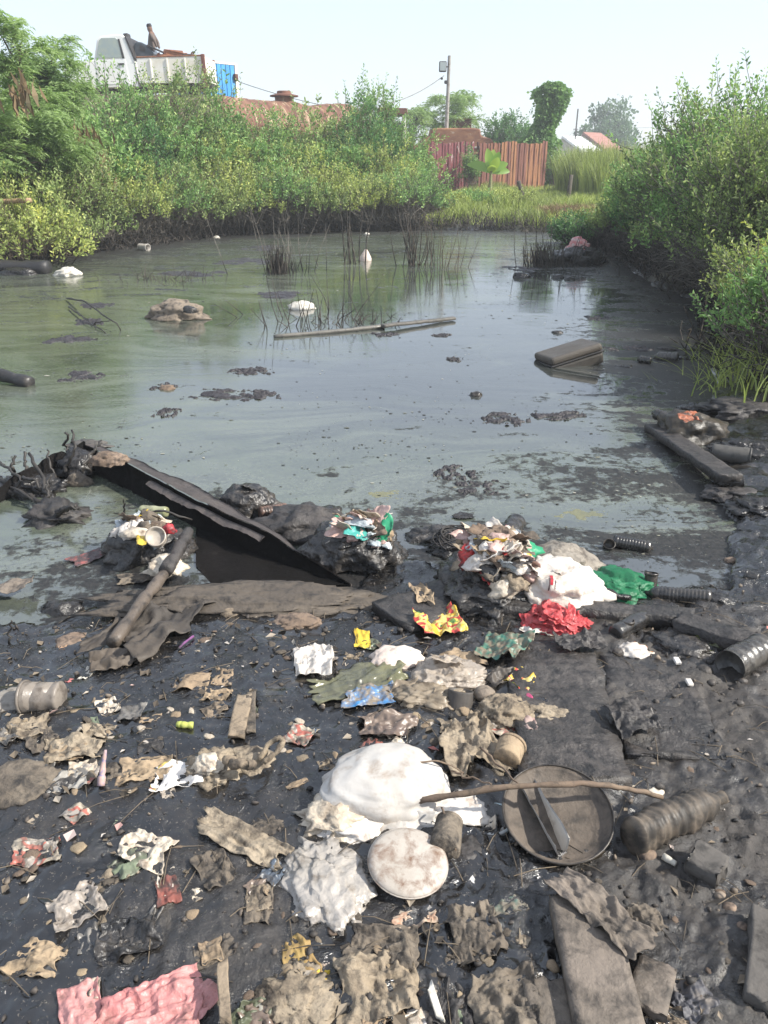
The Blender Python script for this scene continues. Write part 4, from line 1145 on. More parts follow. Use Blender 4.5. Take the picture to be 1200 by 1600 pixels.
# --- blue container behind the truck
def container():
    D = 32.0; a = atd(316, 94, D); c = atd(369, 94, D + 1.2); zt = a.z; z0 = zt - 2.5
    ang = math.atan2(c.y - a.y, c.x - a.x); L = math.hypot(c.x - a.x, c.y - a.y)
    root = empty('blue_container', (a.x, a.y, z0), 'bright blue corrugated steel container behind the truck tail', 'container', None, ang)
    n = 7; w = (L - .12) / n
    for i in range(n):
        link('panel', prism_mesh('panel', [(i * w, 0), (i * w, 2.44), (i * w + w - .03, 2.44), (i * w + w - .03, 0)], -.02 - .0, .02, .004), M_BLUE, root)
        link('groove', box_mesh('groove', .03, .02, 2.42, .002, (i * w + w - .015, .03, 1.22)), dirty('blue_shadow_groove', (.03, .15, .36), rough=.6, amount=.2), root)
    link('corner_post', box_mesh('corner_post', .12, .12, 2.5, .01, (L - .05, .03, 1.25)), M_WHITEP, root)
    link('top_rail', box_mesh('top_rail', L, .08, .07, .01, (L / 2, .0, 2.475)), M_WHITEP, root)
    link('body', box_mesh('body', L - .1, 2.2, 2.4, .01, (L / 2, 1.16, 1.22)), M_BLUE, root)
    link('bracket', box_mesh('bracket', .16, .12, .22, .02, (L - .14, -.08, 2.05)), M_DARKRUST, root)
container()
# --- shed frame, rusty box and domed scrap behind the fence
def shed():
    D = 38.0; a = atd(592, 168, D); c = atd(634, 168, D); L = c.x - a.x; zt = a.z
    root = empty('roofless_shed', (a.x, D, gz(a.x, D)), 'small open shed with a rusty roof edge and white posts', 'shed')
    z = zt - gz(a.x, D)
    link('roof', prism_mesh('roof', [(-.1, z - .25), (-.05, z), (L + .05, z - .02), (L + .1, z - .28)], 0, 2.0, .02), M_ORANGE, root)
    for x in (.05, L - .05):
        for y in (.1, 1.9):
            link('post', box_mesh('post', .12, .12, z - .24, .01, (x, y, (z - .24) / 2)), M_WHITEP, root)
    link('back_wall', box_mesh('back_wall', L, .06, z - .5, .01, (L / 2, 1.95, (z - .5) / 2)), dirty('shed_wall', (.34, .36, .33), rough=.8, stain=(.2, .16, .1)), root)
    link('shelf', box_mesh('shelf', L, 1.2, .08, .01, (L / 2, 1.2, z - .75)), M_DARK, root)
shed()
def dome():
    D = 37.4; a = atd(655, 226, D); c = atd(776, 226, D); L = c.x - a.x; z1 = atd(715, 200, D).z; z0 = .3
    root = empty('rusty_boiler', (a.x, D, z0), 'rusty round-topped boiler casing standing behind the maroon fence', 'boiler')
    h = z1 - z0
    pr = [(0, 0), (0, h - .72), (.12, h - .45), (.5, h - .30), (.55, h - .02), (.9, h), (L - 1.0, h), (L - .75, h - .04), (L - .7, h - .30), (L - .25, h - .42), (L - .02, h - .7), (L, 0)]
    link('casing', prism_mesh('casing', pr, 0, 2.2, .05), metal_mat('boiler_rust', (.34, .17, .085), (.22, .10, .06), (.5, .42, .33), (1.2, 1.2, 3), .4, .6), root)
    link('rim', box_mesh('rim', L - .1, .06, .08, .01, (L / 2, -.03, h - .76)), dirty('chalky_white', (.55, .53, .49), rough=.8, stain=(.2, .12, .08), amount=.5), root)
    for x in np.linspace(.4, L - .4, 9):
        link('rivet', mesh_np('rivet', ico(1)[0] * .03 + np.array([x, -.03, h - .9]), ico(1)[1]), M_DARKRUST, root)
dome()
D = 42.0; a = atd(706, 184, D); c = atd(735, 200, D)
bx = empty('rusty_bin', ((a.x + c.x) / 2, D + .8, .3), 'rusty steel box standing above the round-topped boiler', 'box')
L = c.x - a.x; h = a.z - .3
link('body', prism_mesh('body', [(-L / 2, 0), (-L / 2 - .04, h), (L / 2 + .06, h - .08), (L / 2, 0)], -.7, .7, .02), M_DARKRUST, bx)
link('rim', box_mesh('rim', L + .14, 1.46, .06, .01, (0, 0, h - .05)), M_ORANGE, bx)
# --- floodlight pole and wires
def pole():
    D = 38.0; b = atd(696, 235, D); zt = atd(696, 87, D).z; zb = gz(b.x, D)
    root = empty('floodlight_pole', (b.x, D, zb), 'slim concrete pole with a square floodlight near its top', 'lamp post'); H = zt - zb
    link('pole', mesh_np('pole', *tubes(np.array([[[0, 0, -.3], [.02, 0, H * .5], [.05, 0, H]]]), np.array([[.095, .085, .07]]), 10)), M_CONC, root)
    fl = link('floodlight', box_mesh('floodlight', .32, .16, .40, .03, (-.23, -.12, H - .42)), M_DARK, root)
    link('lens', box_mesh('lens', .25, .02, .32, .005, (-.23, -.21, H - .42)), dirty('lamp_glass', (.42, .47, .47), rough=.2, amount=.15, stain=(.3, .3, .28)), fl)
    link('arm', box_mesh('arm', .22, .05, .05, .005, (-.08, -.06, H - .42)), M_DARK, root)
    link('insulator', box_mesh('insulator', .14, .08, .14, .03, (-.08, -.12, H - 1.0)), M_DARK, root)
    link('insulator', box_mesh('insulator', .10, .08, .10, .02, (-.26, -.1, H - .86)), M_DARK, root)
    return b, D
pole()
def wire(p, q, sag, label, r=.012, mat=None):
    p, q = np.array(p), np.array(q); t = np.linspace(0, 1, 14)
    pts = p + (q - p) * t[:, None]; pts[:, 2] -= sag * 4 * t * (1 - t)
    c = (p + q) / 2
    tag(link('overhead_wire', mesh_np('overhead_wire', *tubes((pts - c)[None], np.full((1, 14), r), 4)), mat or M_DARK, None, tuple(c)), label, 'wire', 'overhead wires')
wire(atd(694, 118, 38), atd(590, 165, 37), .2, 'pale cable slanting from the floodlight pole to the shed', .014, M_CONC)
wire(atd(838, 240, 60), atd(897, 203, 85), .5, 'wire running from the creeper post to the thin pole')
wire(atd(897, 203, 85), atd(935, 214, 98), .3, 'wire running from the thin pole to the far tree')
wire(atd(960, 198, 110), atd(1100, 192, 110), .3, 'far wire stretched above the tall reeds')
wire(atd(368, 126, 34), atd(640, 178, 40), .3, 'thin wire crossing above the rusty tank')
b = atd(897, 232, 85)
tp = empty('thin_pole', (b.x, 85, 0), 'thin dark pole in front of the white roof', 'pole')
link('pole', mesh_np('pole', *tubes(np.array([[[0, 0, 0], [0, 0, 2.5], [.03, 0, atd(897, 170, 85).z]]]), np.array([[.09, .08, .07]]), 6)), M_DARK, tp)
link('crossbar', box_mesh('crossbar', .5, .06, .06, .005, (0, 0, atd(897, 186, 85).z - .9)), M_DARK, tp)
# --- far house and white-roofed building
M_TILE = dirty('roof_tile', (.32, .145, .115), (.38, .19, .15), rough=.85, stain=(.2, .1, .08), amount=.25, scale=1.2)
M_WALLW = dirty('house_wall', (.62, .60, .56), rough=.9, stain=(.35, .32, .28), amount=.4, scale=.6)
M_SHEETW = dirty('white_roof_sheet', (.78, .80, .80), rough=.5, stain=(.55, .55, .52), amount=.25, scale=.8)
def slab(name, pts, th, mat, parent, base):
    """flat roof plane through four world points, th metres thick"""
    p = [Vector(q) - base for q in pts]
    V = p + [q - Vector((0, 0, th)) for q in p]
    F = [(0, 1, 2, 3), (7, 6, 5, 4)] + [(i, i + 4, (i + 1) % 4 + 4, (i + 1) % 4) for i in range(4)]
    return link(name, mesh_py(name, V, F), mat, parent)
def wall_poly(name, pts, mat, parent, base, d=(0, .25, 0)):
    p = [Vector(q) - base for q in pts]; n = len(p)
    V = p + [q + Vector(d) for q in p]
    F = [tuple(range(n)), tuple(range(2 * n - 1, n - 1, -1))] + [(i, i + n, (i + 1) % n + n, (i + 1) % n) for i in range(n)]
    return link(name, mesh_py(name, V, F), mat, parent)
def far_house(nm, label, cat, D, R1, E1, R2, E2, G0, rmat, wmat, rows, dk):
    """gabled building standing askew: ridge R1-R2, eaves E1-E2, far foot of the near gable G0 (photo points)"""
    r1 = atd(*R1, D); e1 = atd(*E1, D - 1.0); z = r1.z
    d2 = D * (R1[1] - 250) / (R2[1] - 250 + 1e-6) if R2[1] != R1[1] else D + 4
    d2 = min(max(d2, D + 3), D + 9)
    r2 = atd(*R2, d2); r2.z = z; e2 = atd(*E2, d2 - 1.0); e2.z = e1.z
    g0 = atd(*G0, D + .6); g0.z = e1.z
    base = Vector((r1.x, D, 0)); root = empty(nm, base, label, cat)
    rf = slab('roof', [r1, e1, e2, r2], .22, rmat, root, base)
    back = [r1 + Vector((0, 0, -.01)), r2 + Vector((0, 0, -.01)), r2 + (g0 - r1), g0]
    slab('back_roof', back, .2, rmat, root, base)
    for k in range(rows):
        t = (k + .5) / rows; a = r1.lerp(e1, t); b_ = r2.lerp(e2, t)
        link('roof_row', mesh_np('roof_row', *tubes(np.array([[list(a - base), list((a + b_) / 2 - base), list(b_ - base)]]), np.full((1, 3), .05), 5)), rmat, rf)
    inset = Vector((0, .35, 0)); low = Vector((0, 0, -.24))
    f1 = Vector((e1.x, e1.y, 0)); f0 = Vector((g0.x, g0.y, 0)); f2 = Vector((e2.x, e2.y, 0))
    wall_poly('gable_wall', [r1 + low + inset, e1 + low + inset, f1 + inset, f0 + inset, g0 + low + inset], wmat, root, base)
    wall_poly('eave_wall', [e1 + low + inset * 1.4, e2 + low + inset * 1.4, f2 + inset * 1.4, f1 + inset * 1.4], wmat, root, base, (-.2, .2, 0))
    m = (e1 + e2) / 2
    wd = link('window', box_mesh('window', .9, .08, 1.0, .01, tuple(Vector((m.x, m.y + .3, e1.z * .5)) - base)), M_DARK, root)
    link('frame', box_mesh('frame', 1.05, .06, .08, .005, tuple(Vector((m.x, m.y + .26, e1.z * .5 + .55)) - base)), M_WALLW, wd)
    link('door', box_mesh('door', .9, .08, e1.z * .7, .01, tuple(Vector(((g0.x + e1.x) / 2, D + .15, e1.z * .35)) - base)), M_DARK, root)
far_house('far_house', 'far house with a red tiled roof and pale gable', 'house', 92.0, (911, 206), (943, 231), (938, 207), (972, 230), (902, 231), M_TILE, M_WALLW, 9, .3)
far_house('white_building', 'low building with a white sheet roof in front of the red-roofed house', 'building', 84.0, (879, 212), (908, 234), (908, 213), (940, 233), (866, 230), M_SHEETW, M_WALLW, 7, .3)
# stakes by the far bank
for px, py, h, ln, d, lab in ((886, 316, .95, .05, 24.5, 'upright dark stake in the grass beside the reeds'), (822, 318, .75, -.28, 25.5, 'leaning dark stake in front of the orange fence')):
    b = atd(px, py, d); z = gz(b.x, b.y)
    V, F, T = tubes(np.array([[[0, 0, -.2], [ln * .5, 0, h * .5], [ln, 0, h]]]), np.array([[.075, .07, .06]]), 7, True)
    tag(link('wooden_stake', mesh_mixed('wooden_stake', V, F, T), M_WOODP, None, (b.x, b.y, z)), lab, 'stake')
# bamboo cane poking out of the shrubs
a = atd(-20, 316, 14.2); c = atd(48, 313, 14.0)
V, F, T = tubes(resample([a, c], 6)[None] - np.array(a), np.full((1, 6), .04), 8, True)
tag(link('bamboo_cane', mesh_mixed('bamboo_cane', V, F, T), dirty('bamboo', (.42, .27, .16), rough=.6, stain=DUST), None, a), 'tan bamboo cane poking out of the shrubs at the frame edge', 'cane')

# ------------------------------------------------------------------ generators for the litter
def blob(sub, size, seed, freq=1.6, amp=.22, fine=.05, ridge=True, lobes=(), flat=.35, facet=None, skirt=None):
    """crumpled closed shape, base at z=0"""
    V, F = ico(sub); V = V.copy()
    w = np.stack([vn(V * 1.3 + seed, seed), vn(V * 1.3 + seed + 9, seed + 1), vn(V * 1.3 + seed + 5, seed + 2)], 1) * .45
    q = V * freq + w + seed * 1.7
    r = 1 + amp * (ridged(q, seed, 4, .52) if ridge else fbm(q, seed, 3)) + fine * ridged(V * freq * 4.1 + seed, seed + 7, 2)
    facet = (.075 if ridge else 0.0) if facet is None else facet
    skirt = (.22 if ridge else 0.0) if skirt is None else skirt
    if facet:       # straight sharp creases
        rg = np.random.default_rng(seed + 77); qq = V + w * .35
        for j in range(16):
            dv = rg.normal(size=3); dv /= np.linalg.norm(dv); fq = rg.uniform(.7, 3.2)
            tt = (qq @ dv) * fq + rg.random()
            r = r + facet * (1.3 / (.5 + fq * .6)) * rg.uniform(.3, 1) * (np.abs((tt % 1) * 2 - 1) - .5)
    for d, a, s in lobes:
        d = np.array(d, float); d /= np.linalg.norm(d)
        r = r + a * np.exp(-(np.arccos(np.clip(V @ d, -1, 1)) / s) ** 2)
    V = V * r[:, None]
    if skirt:       # the collapsed foot spreads unevenly
        an = np.arctan2(V[:, 1], V[:, 0]); lowk = np.clip((.25 - V[:, 2]) / .6, 0, 1)
        pv = np.stack([np.cos(an) * 2.3, np.sin(an) * 2.3, 0 * an + seed], 1)
        V[:, :2] *= (1 + skirt * lowk * (ridged(pv, seed + 5, 3) + .25))[:, None]
    V[:, 2] = np.where(V[:, 2] < -flat, -flat + (V[:, 2] + flat) * .12, V[:, 2])
    V[:, 2] -= V[:, 2].min()
    V = V * np.array(size) / 2
    return V, F
def rotz(V, a):
    c, s = math.cos(a), math.sin(a)
    return np.stack([V[:, 0] * c - V[:, 1] * s, V[:, 0] * s + V[:, 1] * c, V[:, 2]], 1)
def bag(name, label, cat, px, py, size, seed, mat, rz=0.0, sub=4, dz=-.014, group=None, parent=None, **kw):
    """px,py: where the thing's base centre is seen"""
    V, F = blob(sub, size, seed, **kw)
    o = link(name, mesh_np(name, rotz(V, rz), F), mat, parent)
    if parent is None:
        o.location = put(px, py) + Vector((0, 0, dz)) if dz < .025 else at(px, py, put(px, py).z + dz); tag(o, label, cat, group)
    return o
def sheet(name, label, cat, px, py, w, d, rz, seed, mat, fold=.02, crumple=.008, lift=.0, curl=0.0, ragged=.1, n=40, thick=.0018, group=None, parent=None, on=None, shape=None, dz=.004, wrinkle=0.0):
    """thin crumpled sheet lying on what is below it"""
    rng = np.random.default_rng(seed)
    u = np.linspace(-.5, .5, n); U, Vv = np.meshgrid(u, u, indexing='ij'); U = U.ravel(); Vv = Vv.ravel()
    q = np.stack([U * 2.2, Vv * 2.2, 0 * U + seed], 1)
    ex = (np.abs(U) * 2) ** 3; ey = (np.abs(Vv) * 2) ** 3
    x = U + ragged * (vn(q * 1.1, seed) * ex + .4 * vn(q * 4, seed + 1) * ex) + .05 * vn(q, seed + 2)
    y = Vv + ragged * (vn(q * 1.1 + 7, seed + 3) * ey + .4 * vn(q * 4 + 3, seed + 4) * ey) + .05 * vn(q + 5, seed + 5)
    if shape == 'round':
        k = np.maximum(np.abs(U), np.abs(Vv)) / (np.hypot(U, Vv) + 1e-6); x, y = x * k, y * k
    if shape == 'tri':
        y = y * (1 - (U + .5) * .85)
    x *= w; y *= d
    z = np.zeros_like(x); sz = min(w, d)
    fold = min(fold, .24 * sz); crumple = min(crumple, .045 * sz)
    wu = U + .05 * vn(q * 1.7, seed + 8); wv_ = Vv + .05 * vn(q * 1.7 + 4, seed + 9)
    for k in range(9):
        a = rng.random() * 3.14; fq = rng.uniform(.8, 3.2); off = rng.random()
        t = (wu * math.cos(a) + wv_ * math.sin(a)) * fq + off
        z += fold * rng.uniform(.25, 1) * .55 / (.5 + fq * .5) * np.abs((t % 1) * 2 - 1)
    z -= np.quantile(z, .25); z = np.where(z > 0, z, z * .15)
    qq = np.stack([U * 5, Vv * 5, 0 * U + seed * 1.3], 1)
    z += crumple * (ridged(qq, seed, 3) + .4)
    if wrinkle:
        a = rng.random() * 3.14; t1 = wu * math.cos(a) + wv_ * math.sin(a); t2 = -wu * math.sin(a) + wv_ * math.cos(a)
        z += min(wrinkle, .022 * sz) * ridged(np.stack([t1 * 2.0, t2 * 9.0, 0 * t1 + seed], 1), seed + 12, 3)
    z += lift * (U + .5) + curl * (U ** 2) * 4
    z = np.maximum(z, -.002)
    P = np.stack([x, y, z], 1); P = rotz(P, rz)
    c = put(px, py) if on is None else Vector(on)
    if on is None:
        g = np.maximum(gh(P[:, 0] + c.x, P[:, 1] + c.y, True), 0) - c.z
        P[:, 2] += g + dz
    idx = np.arange(n * n).reshape(n, n)
    F = np.stack([idx[:-1, :-1], idx[1:, :-1], idx[1:, 1:], idx[:-1, 1:]], -1).reshape(-1, 4)
    N = len(P)
    P2_ = P - np.array([0, 0, thick])
    rim = np.r_[idx[0, :], idx[1:, -1], idx[-1, -2::-1], idx[-2:0:-1, 0]]
    R = np.stack([rim, np.roll(rim, -1), np.roll(rim, -1) + N, rim + N], 1)
    o = link(name, mesh_np(name, np.concatenate([P, P2_]), np.concatenate([F, F[:, ::-1] + N, R])), mat, parent)
    if parent is None:
        o.location = c; tag(o, label, cat, group)
    return o
def lathe_axis(name, prof, mat, a, b, parent, ns=20, crush=0.0, seed=0, base=Vector((0, 0, 0))):
    """profile [(t along axis in metres, radius)] from a towards b"""
    prof = np.array(prof, float); ax = np.array(b - a, float); ax /= np.linalg.norm(ax)
    up = np.array([0, 0, 1.0]) if abs(ax[2]) < .9 else np.array([1.0, 0, 0])
    s = np.cross(ax, up); s /= np.linalg.norm(s); w = np.cross(s, ax)
    t = np.arange(ns) * 2 * math.pi / ns
    V = np.array(a - base)[None, None] + prof[:, 0][:, None, None] * ax + prof[:, 1][:, None, None] * (np.cos(t)[None, :, None] * s + np.sin(t)[None, :, None] * w)
    V = V.reshape(-1, 3)
    if crush:
        L = prof[-1, 0]; cen = np.array(a - base) + (prof[:, 0].repeat(ns))[:, None] * ax
        d = V - cen; f = 1 + crush * fbm(V * 14 + seed, seed, 3) * .8 + crush * ridged(V * 9 + seed, seed + 3, 2) * .4
        V = cen + d * f[:, None]
    idx = np.arange(len(prof) * ns).reshape(len(prof), ns)
    F = np.stack([idx[:-1], np.roll(idx[:-1], -1, 1), np.roll(idx[1:], -1, 1), idx[1:]], -1).reshape(-1, 4)
    return link(name, mesh_np(name, V, F), mat, parent)
def bottle(name, label, p1, p2, r, mat, cap=None, ribs=9, crush=.06, seed=0, z=None, z2=None, group=None, neck=.16, open_end=False, cat='bottle'):
    """p1: pixel of the base end, p2: pixel of the mouth end (centre line)"""
    a = put(*p1); b = put(*p2)
    a.z = (a.z + r * .8) if z is None else z; b.z = (b.z + r * .8) if z2 is None else z2
    a = at(p1[0], p1[1], a.z); b = at(p2[0], p2[1], b.z)
    L = (b - a).length
    root = empty(name, (a + b) / 2, label, cat, group); c = root.location.copy()
    nl = L * neck
    body = [(0, .0), (.002, r * .55), (0, r * .8), (.012, r * .98)]
    m = max(ribs * 4, 8)
    for i in range(m + 1):
        t = .016 + (L - nl - .03) * i / m
        body.append((t, r * (1 - .045 * (1 - math.cos(2 * math.pi * ribs * i / m)))))
    body += [(L - nl, r * .92), (L - nl * .65, r * .62), (L - nl * .4, r * .40), (L - nl * .36, r * .36), (L, r * .36)]
    if not cap: body += [(L - .003, r * .30), (L - nl * .4, r * .28)]
    lathe_axis('body', body, mat, a, b, root, 20, crush, seed, c)
    if cap:
        d = (b - a).normalized(); a2 = b - d * (nl * .32)
        lathe_axis('cap', [(0, r * .36), (0, r * .44), (nl * .34, r * .44), (nl * .36, r * .3), (nl * .36, 0)], cap, a2, b + d, root, 16, 0, 0, c)
    return root
def can(name, label, cat, p1, p2, r, mat, z=None, z2=None, hollow=.7, seed=0, crush=.05, taper=1.0, group=None, ribs=0, rim=True):
    """open-ended vessel or pipe stub from base p1 to mouth p2"""
    a = put(*p1); b = put(*p2)
    a = at(p1[0], p1[1], a.z + r * .8 if z is None else z); b = at(p2[0], p2[1], b.z + r * .8 if z2 is None else z2)
    L = (b - a).length; r2 = r * taper
    root = empty(name, (a + b) / 2, label, cat, group); c = root.location.copy()
    m = max(12, ribs * 4); pr = [(0, 0), (0, r * .9), (.004, r)]
    for i in range(1, m):
        t = i / m; rr = r + (r2 - r) * t
        pr.append((L * t, rr * (1 - (.04 * (1 - math.cos(2 * math.pi * ribs * t)) if ribs else 0))))
    pr += [(L, r2), (L - .002, r2 * .93), (L * (1 - hollow), (r + (r2 - r) * (1 - hollow)) * .9), (L * (1 - hollow) + .001, 0)]
    lathe_axis('body', pr, mat, a, b, root, 22, crush, seed, c)
    if rim:
        lathe_axis('rim', [(L - .006, r2 * .99), (L - .006, r2 * 1.06), (L + .003, r2 * 1.06), (L + .003, r2 * .94)], mat, a, b, root, 22, 0, 0, c)
    return root
def plank(name, label, cat, p1, p2, w, th, mat, z1=None, z2=None, seed=0, lift=0.0, group=None, n=40, rough=.004, roll=0.0, parent=None, gap=0.0):
    """board between two photo points of its top centre line"""
    a = put(*p1); b = put(*p2)
    a = at(p1[0], p1[1], a.z + th + lift if z1 is None else z1); b = at(p2[0], p2[1], b.z + th + lift if z2 is None else z2)
    c = (a + b) / 2; L = (b - a).length; ax = np.array(b - a) / L
    s = np.cross(ax, [0, 0, 1.]); s /= np.linalg.norm(s); up = np.cross(s, ax)
    if roll:
        s, up = s * math.cos(roll) + up * math.sin(roll), up * math.cos(roll) - s * math.sin(roll)
    # ring of points round the section
    sec = []
    for k in np.linspace(-.5, .5, 9): sec.append((k, 0))
    sec.append((.5, -.5))
    for k in np.linspace(.5, -.5, 5): sec.append((k, -1))
    sec.append((-.5, -.5))
    sec = np.array(sec); m = len(sec)
    T = np.linspace(-L / 2, L / 2, n)
    V = (T[:, None, None] * ax) + sec[None, :, :1] * w * s + sec[None, :, 1:] * th * up
    V = V.reshape(-1, 3)
    q = V * 9 + seed * 3.1
    V = V + (rough * fbm(q, seed, 3))[:, None] * up + (rough * .8 * fbm(q * 1.3 + 5, seed + 1, 3))[:, None] * s
    end = np.repeat((np.abs(T) > L / 2 - 1e-6), m)
    V[end] += (vn(V[end] * 60, seed + 2) * .012)[:, None] * ax
    idx = np.arange(n * m).reshape(n, m)
    F = np.stack([idx[:-1], idx[1:], np.roll(idx[1:], -1, 1), np.roll(idx[:-1], -1, 1)], -1).reshape(-1, 4)
    cen = np.array([V[idx[0]].mean(0), V[idx[-1]].mean(0)]); nv = len(V)
    tri = [[idx[0][(j + 1) % m], idx[0][j], nv][::-1] for j in range(m)] + [[idx[-1][j], idx[-1][(j + 1) % m], nv + 1][::-1] for j in range(m)]
    o = link(name, mesh_mixed(name, np.concatenate([V, cen]), F, tri), mat, parent)
    o.location = c
    if parent is None: tag(o, label, cat, group)
    return o
def stick(name, label, cat, pts, r, mat, group=None, n=14, sides=7, taper=.5, wob=.004, parent=None, seed=0):
    P = resample(pts, n); rng = np.random.default_rng(seed)
    P[1:-1] += rng.normal(size=(n - 2, 3)) * wob
    c = P.mean(0); t = np.linspace(0, 1, n)
    V, F, T = tubes((P - c)[None], (r * (1 - (1 - taper) * t) * (1 + .12 * rng.normal(size=n)))[None], sides, True)
    o = link(name, mesh_mixed(name, V, F, T), mat, parent)
    o.location = tuple(c)
    if parent is None: tag(o, label, cat, group)
    return o
def stone(name, label, cat, px, py, size, seed, mat, group=None, sub=3, rz=0.0, dz=-.006):
    V, F = blob(sub, size, seed, 1.1, .13, .02, False, flat=.8)
    o = link(name, mesh_np(name, rotz(V, rz), F), mat); o.location = put(px, py) + Vector((0, 0, dz))
    return tag(o, label, cat, group)

# ------------------------------------------------------------------ litter materials
K_BAG = dirty('black_bag_film', (.013, .013, .014), (.022, .021, .021), rough=.30, stain=(.075, .066, .058), amount=.45, scale=9, bump=.6, bscale=45, spec=.55, crinkle=0.5)
K_OIL = dirty('oily_black', (.010, .010, .011), (.020, .018, .017), rough=.26, stain=(.045, .040, .036), amount=.35, scale=9, bump=.5, bscale=50, spec=.5, crinkle=0.35)
K_MATTE = dirty('dull_black_mudcoat', (.045, .041, .039), (.068, .060, .056), rough=.55, stain=(.010, .010, .010), amount=.35, scale=10, bump=.5, bscale=60, crinkle=0.25)
PLANKMUD = dirty('muddy_plank', (.050, .045, .042), (.076, .067, .061), rough=.45, stain=(.020, .019, .019), amount=.45, scale=9, bump=1.0, bscale=38)
PLANKBRN = dirty('brown_plank', (.20, .165, .135), (.15, .125, .10), rough=.8, stain=(.022, .02, .019), amount=.35, scale=6, bump=.6, bscale=40)
PLANKPALE = dirty('pale_board', (.30, .235, .165), (.22, .17, .12), rough=.85, stain=(.055, .046, .038), amount=.4, scale=7, bump=.5, bscale=40)
BOTTLEK = dirty('oily_bottle', (.030, .028, .027), (.055, .049, .043), rough=.22, stain=(.010, .010, .010), amount=.4, scale=12, bump=.25, bscale=40, spec=.65)
BOTTLEG = dirty('grimy_grey_bottle', (.115, .105, .092), (.075, .068, .060), rough=.3, stain=(.02, .019, .018), amount=.45, scale=10, bump=.3, bscale=40, spec=.6)
WHITEBAG = dirty('white_bag_film', (.66, .63, .59), (.58, .52, .45), rough=.45, stain=(.30, .22, .16), amount=.26, scale=6, bump=.35, bscale=28, spec=.4, crinkle=0.3)
WHITESACK = dirty('white_sack', (.50, .48, .45), (.43, .39, .34), rough=.5, stain=(.26, .20, .15), amount=.30, scale=5, bump=.2, bscale=20)
CREAMBAG = dirty('cream_dirty_bag', (.62, .55, .45), (.50, .42, .32), rough=.45, stain=(.16, .115, .08), amount=.32, scale=8, bump=.45, bscale=35, crinkle=0.4)
CLEARBAG = dirty('cloudy_clear_bag', (.55, .49, .43), (.66, .57, .47), rough=.3, stain=(.20, .16, .12), amount=.3, scale=9, bump=.4, bscale=35, trans=.18, spec=.6, crinkle=0.45)
REDBAG = dirty('red_bag_film', (.62, .060, .070), (.72, .15, .15), rough=.33, stain=(.70, .33, .33), amount=.22, scale=10, bump=.5, bscale=40, trans=.06, spec=.5, crinkle=0.5)
GREEN = dirty('green_cloth', (.010, .125, .050), (.016, .165, .072), rough=.5, stain=(.006, .05, .025), amount=.2, scale=9, bump=.4, bscale=60, crinkle=0.2)
RAG = dirty('dust_rag', (.27, .215, .150), (.34, .28, .205), rough=.9, stain=(.075, .06, .046), amount=.42, scale=9, bump=.6, bscale=55, crinkle=0.3)
RAGDARK = dirty('mud_rag', (.135, .110, .085), (.20, .165, .125), rough=.85, stain=(.035, .031, .028), amount=.45, scale=9, bump=.6, bscale=55, crinkle=0.3)
CARD = dirty('wet_cardboard', (.36, .27, .175), (.30, .22, .145), rough=.9, stain=(.085, .068, .05), amount=.38, scale=8, bump=.4, bscale=50)
STONE = dirty('pale_stone', (.27, .215, .165), (.20, .165, .13), rough=.85, stain=(.07, .06, .05), amount=.3, scale=16, bump=.4, bscale=70)
STONEK = dirty('mud_stone', (.055, .048, .042), (.085, .072, .062), rough=.5, stain=(.018, .017, .016), amount=.4, scale=16, bump=.4, bscale=70)
EGG = dirty('tan_ball', (.46, .29, .175), (.38, .24, .15), rough=.8, stain=(.10, .07, .05), amount=.25, scale=20, bump=.3)
PINKBAG = dirty('pink_bag', (.50, .195, .185), (.58, .28, .26), rough=.45, stain=(.20, .105, .09), amount=.3, scale=8, bump=.5, bscale=40, spec=.5, crinkle=0.45)
YELLOW = dirty('yellow_film', (.55, .36, .025), (.62, .44, .05), rough=.4, stain=(.12, .085, .03), amount=.22, scale=14)
ROCKBRN = dirty('brown_lump', (.19, .135, .095), (.26, .19, .14), rough=.85, stain=(.05, .04, .035), amount=.4, scale=14, bump=.6)
FOAM = dirty('dirty_foam', (.66, .63, .57), (.56, .52, .44), rough=.8, stain=(.22, .185, .14), amount=.25, scale=10, bump=.4)
SACKBRN = dirty('brown_sack', (.17, .135, .10), (.24, .195, .15), rough=.75, stain=(.03, .027, .025), amount=.35, scale=6, bump=.5, bscale=25)
GREYSACK = dirty('grey_sack', (.30, .265, .22), (.22, .19, .155), rough=.6, stain=(.08, .066, .053), amount=.4, scale=8, bump=.5, bscale=35, crinkle=0.35)
SACHET = dirty('yellow_red_sachet', (0, 0, 0), rough=.35, stain=(.12, .09, .06), amount=.14, scale=18, bump=.35, patches=(16, [(0, (.58, .38, .04)), (.42, (.62, .50, .16)), (.52, (.55, .06, .05)), (.6, (.60, .46, .10)), (.68, (.12, .24, .05))]), spec=.5)
CARTON = dirty('white_carton_print', (.58, .53, .47), rough=.5, stain=(.22, .18, .14), amount=.3, scale=16, bump=.3, patches=(11, [(0, (.62, .57, .51)), (.62, (.58, .14, .05)), (.67, (.26, .33, .06)), (.72, (.6, .55, .5))]))
BLUEWRAP = dirty('blue_wrapper', (.03, .20, .46), rough=.4, stain=(.20, .165, .125), amount=.58, scale=11, bump=.4, spec=.5)
GREENPACK = dirty('green_packet', (.025, .17, .125), rough=.4, stain=(.19, .15, .105), amount=.55, scale=13, bump=.4, spec=.5)
MIXTRASH = dirty('mixed_refuse', (0, 0, 0), rough=.5, stain=(.055, .045, .038), amount=.36, scale=14, bump=.6, patches=(13, [(0, (.30, .22, .16)), (.34, (.06, .05, .045)), (.43, (.56, .44, .36)), (.50, (.40, .28, .20)), (.56, (.62, .34, .04)), (.60, (.65, .60, .54)), (.67, (.42, .055, .05)), (.72, (.55, .45, .40))]), crinkle=0.4)
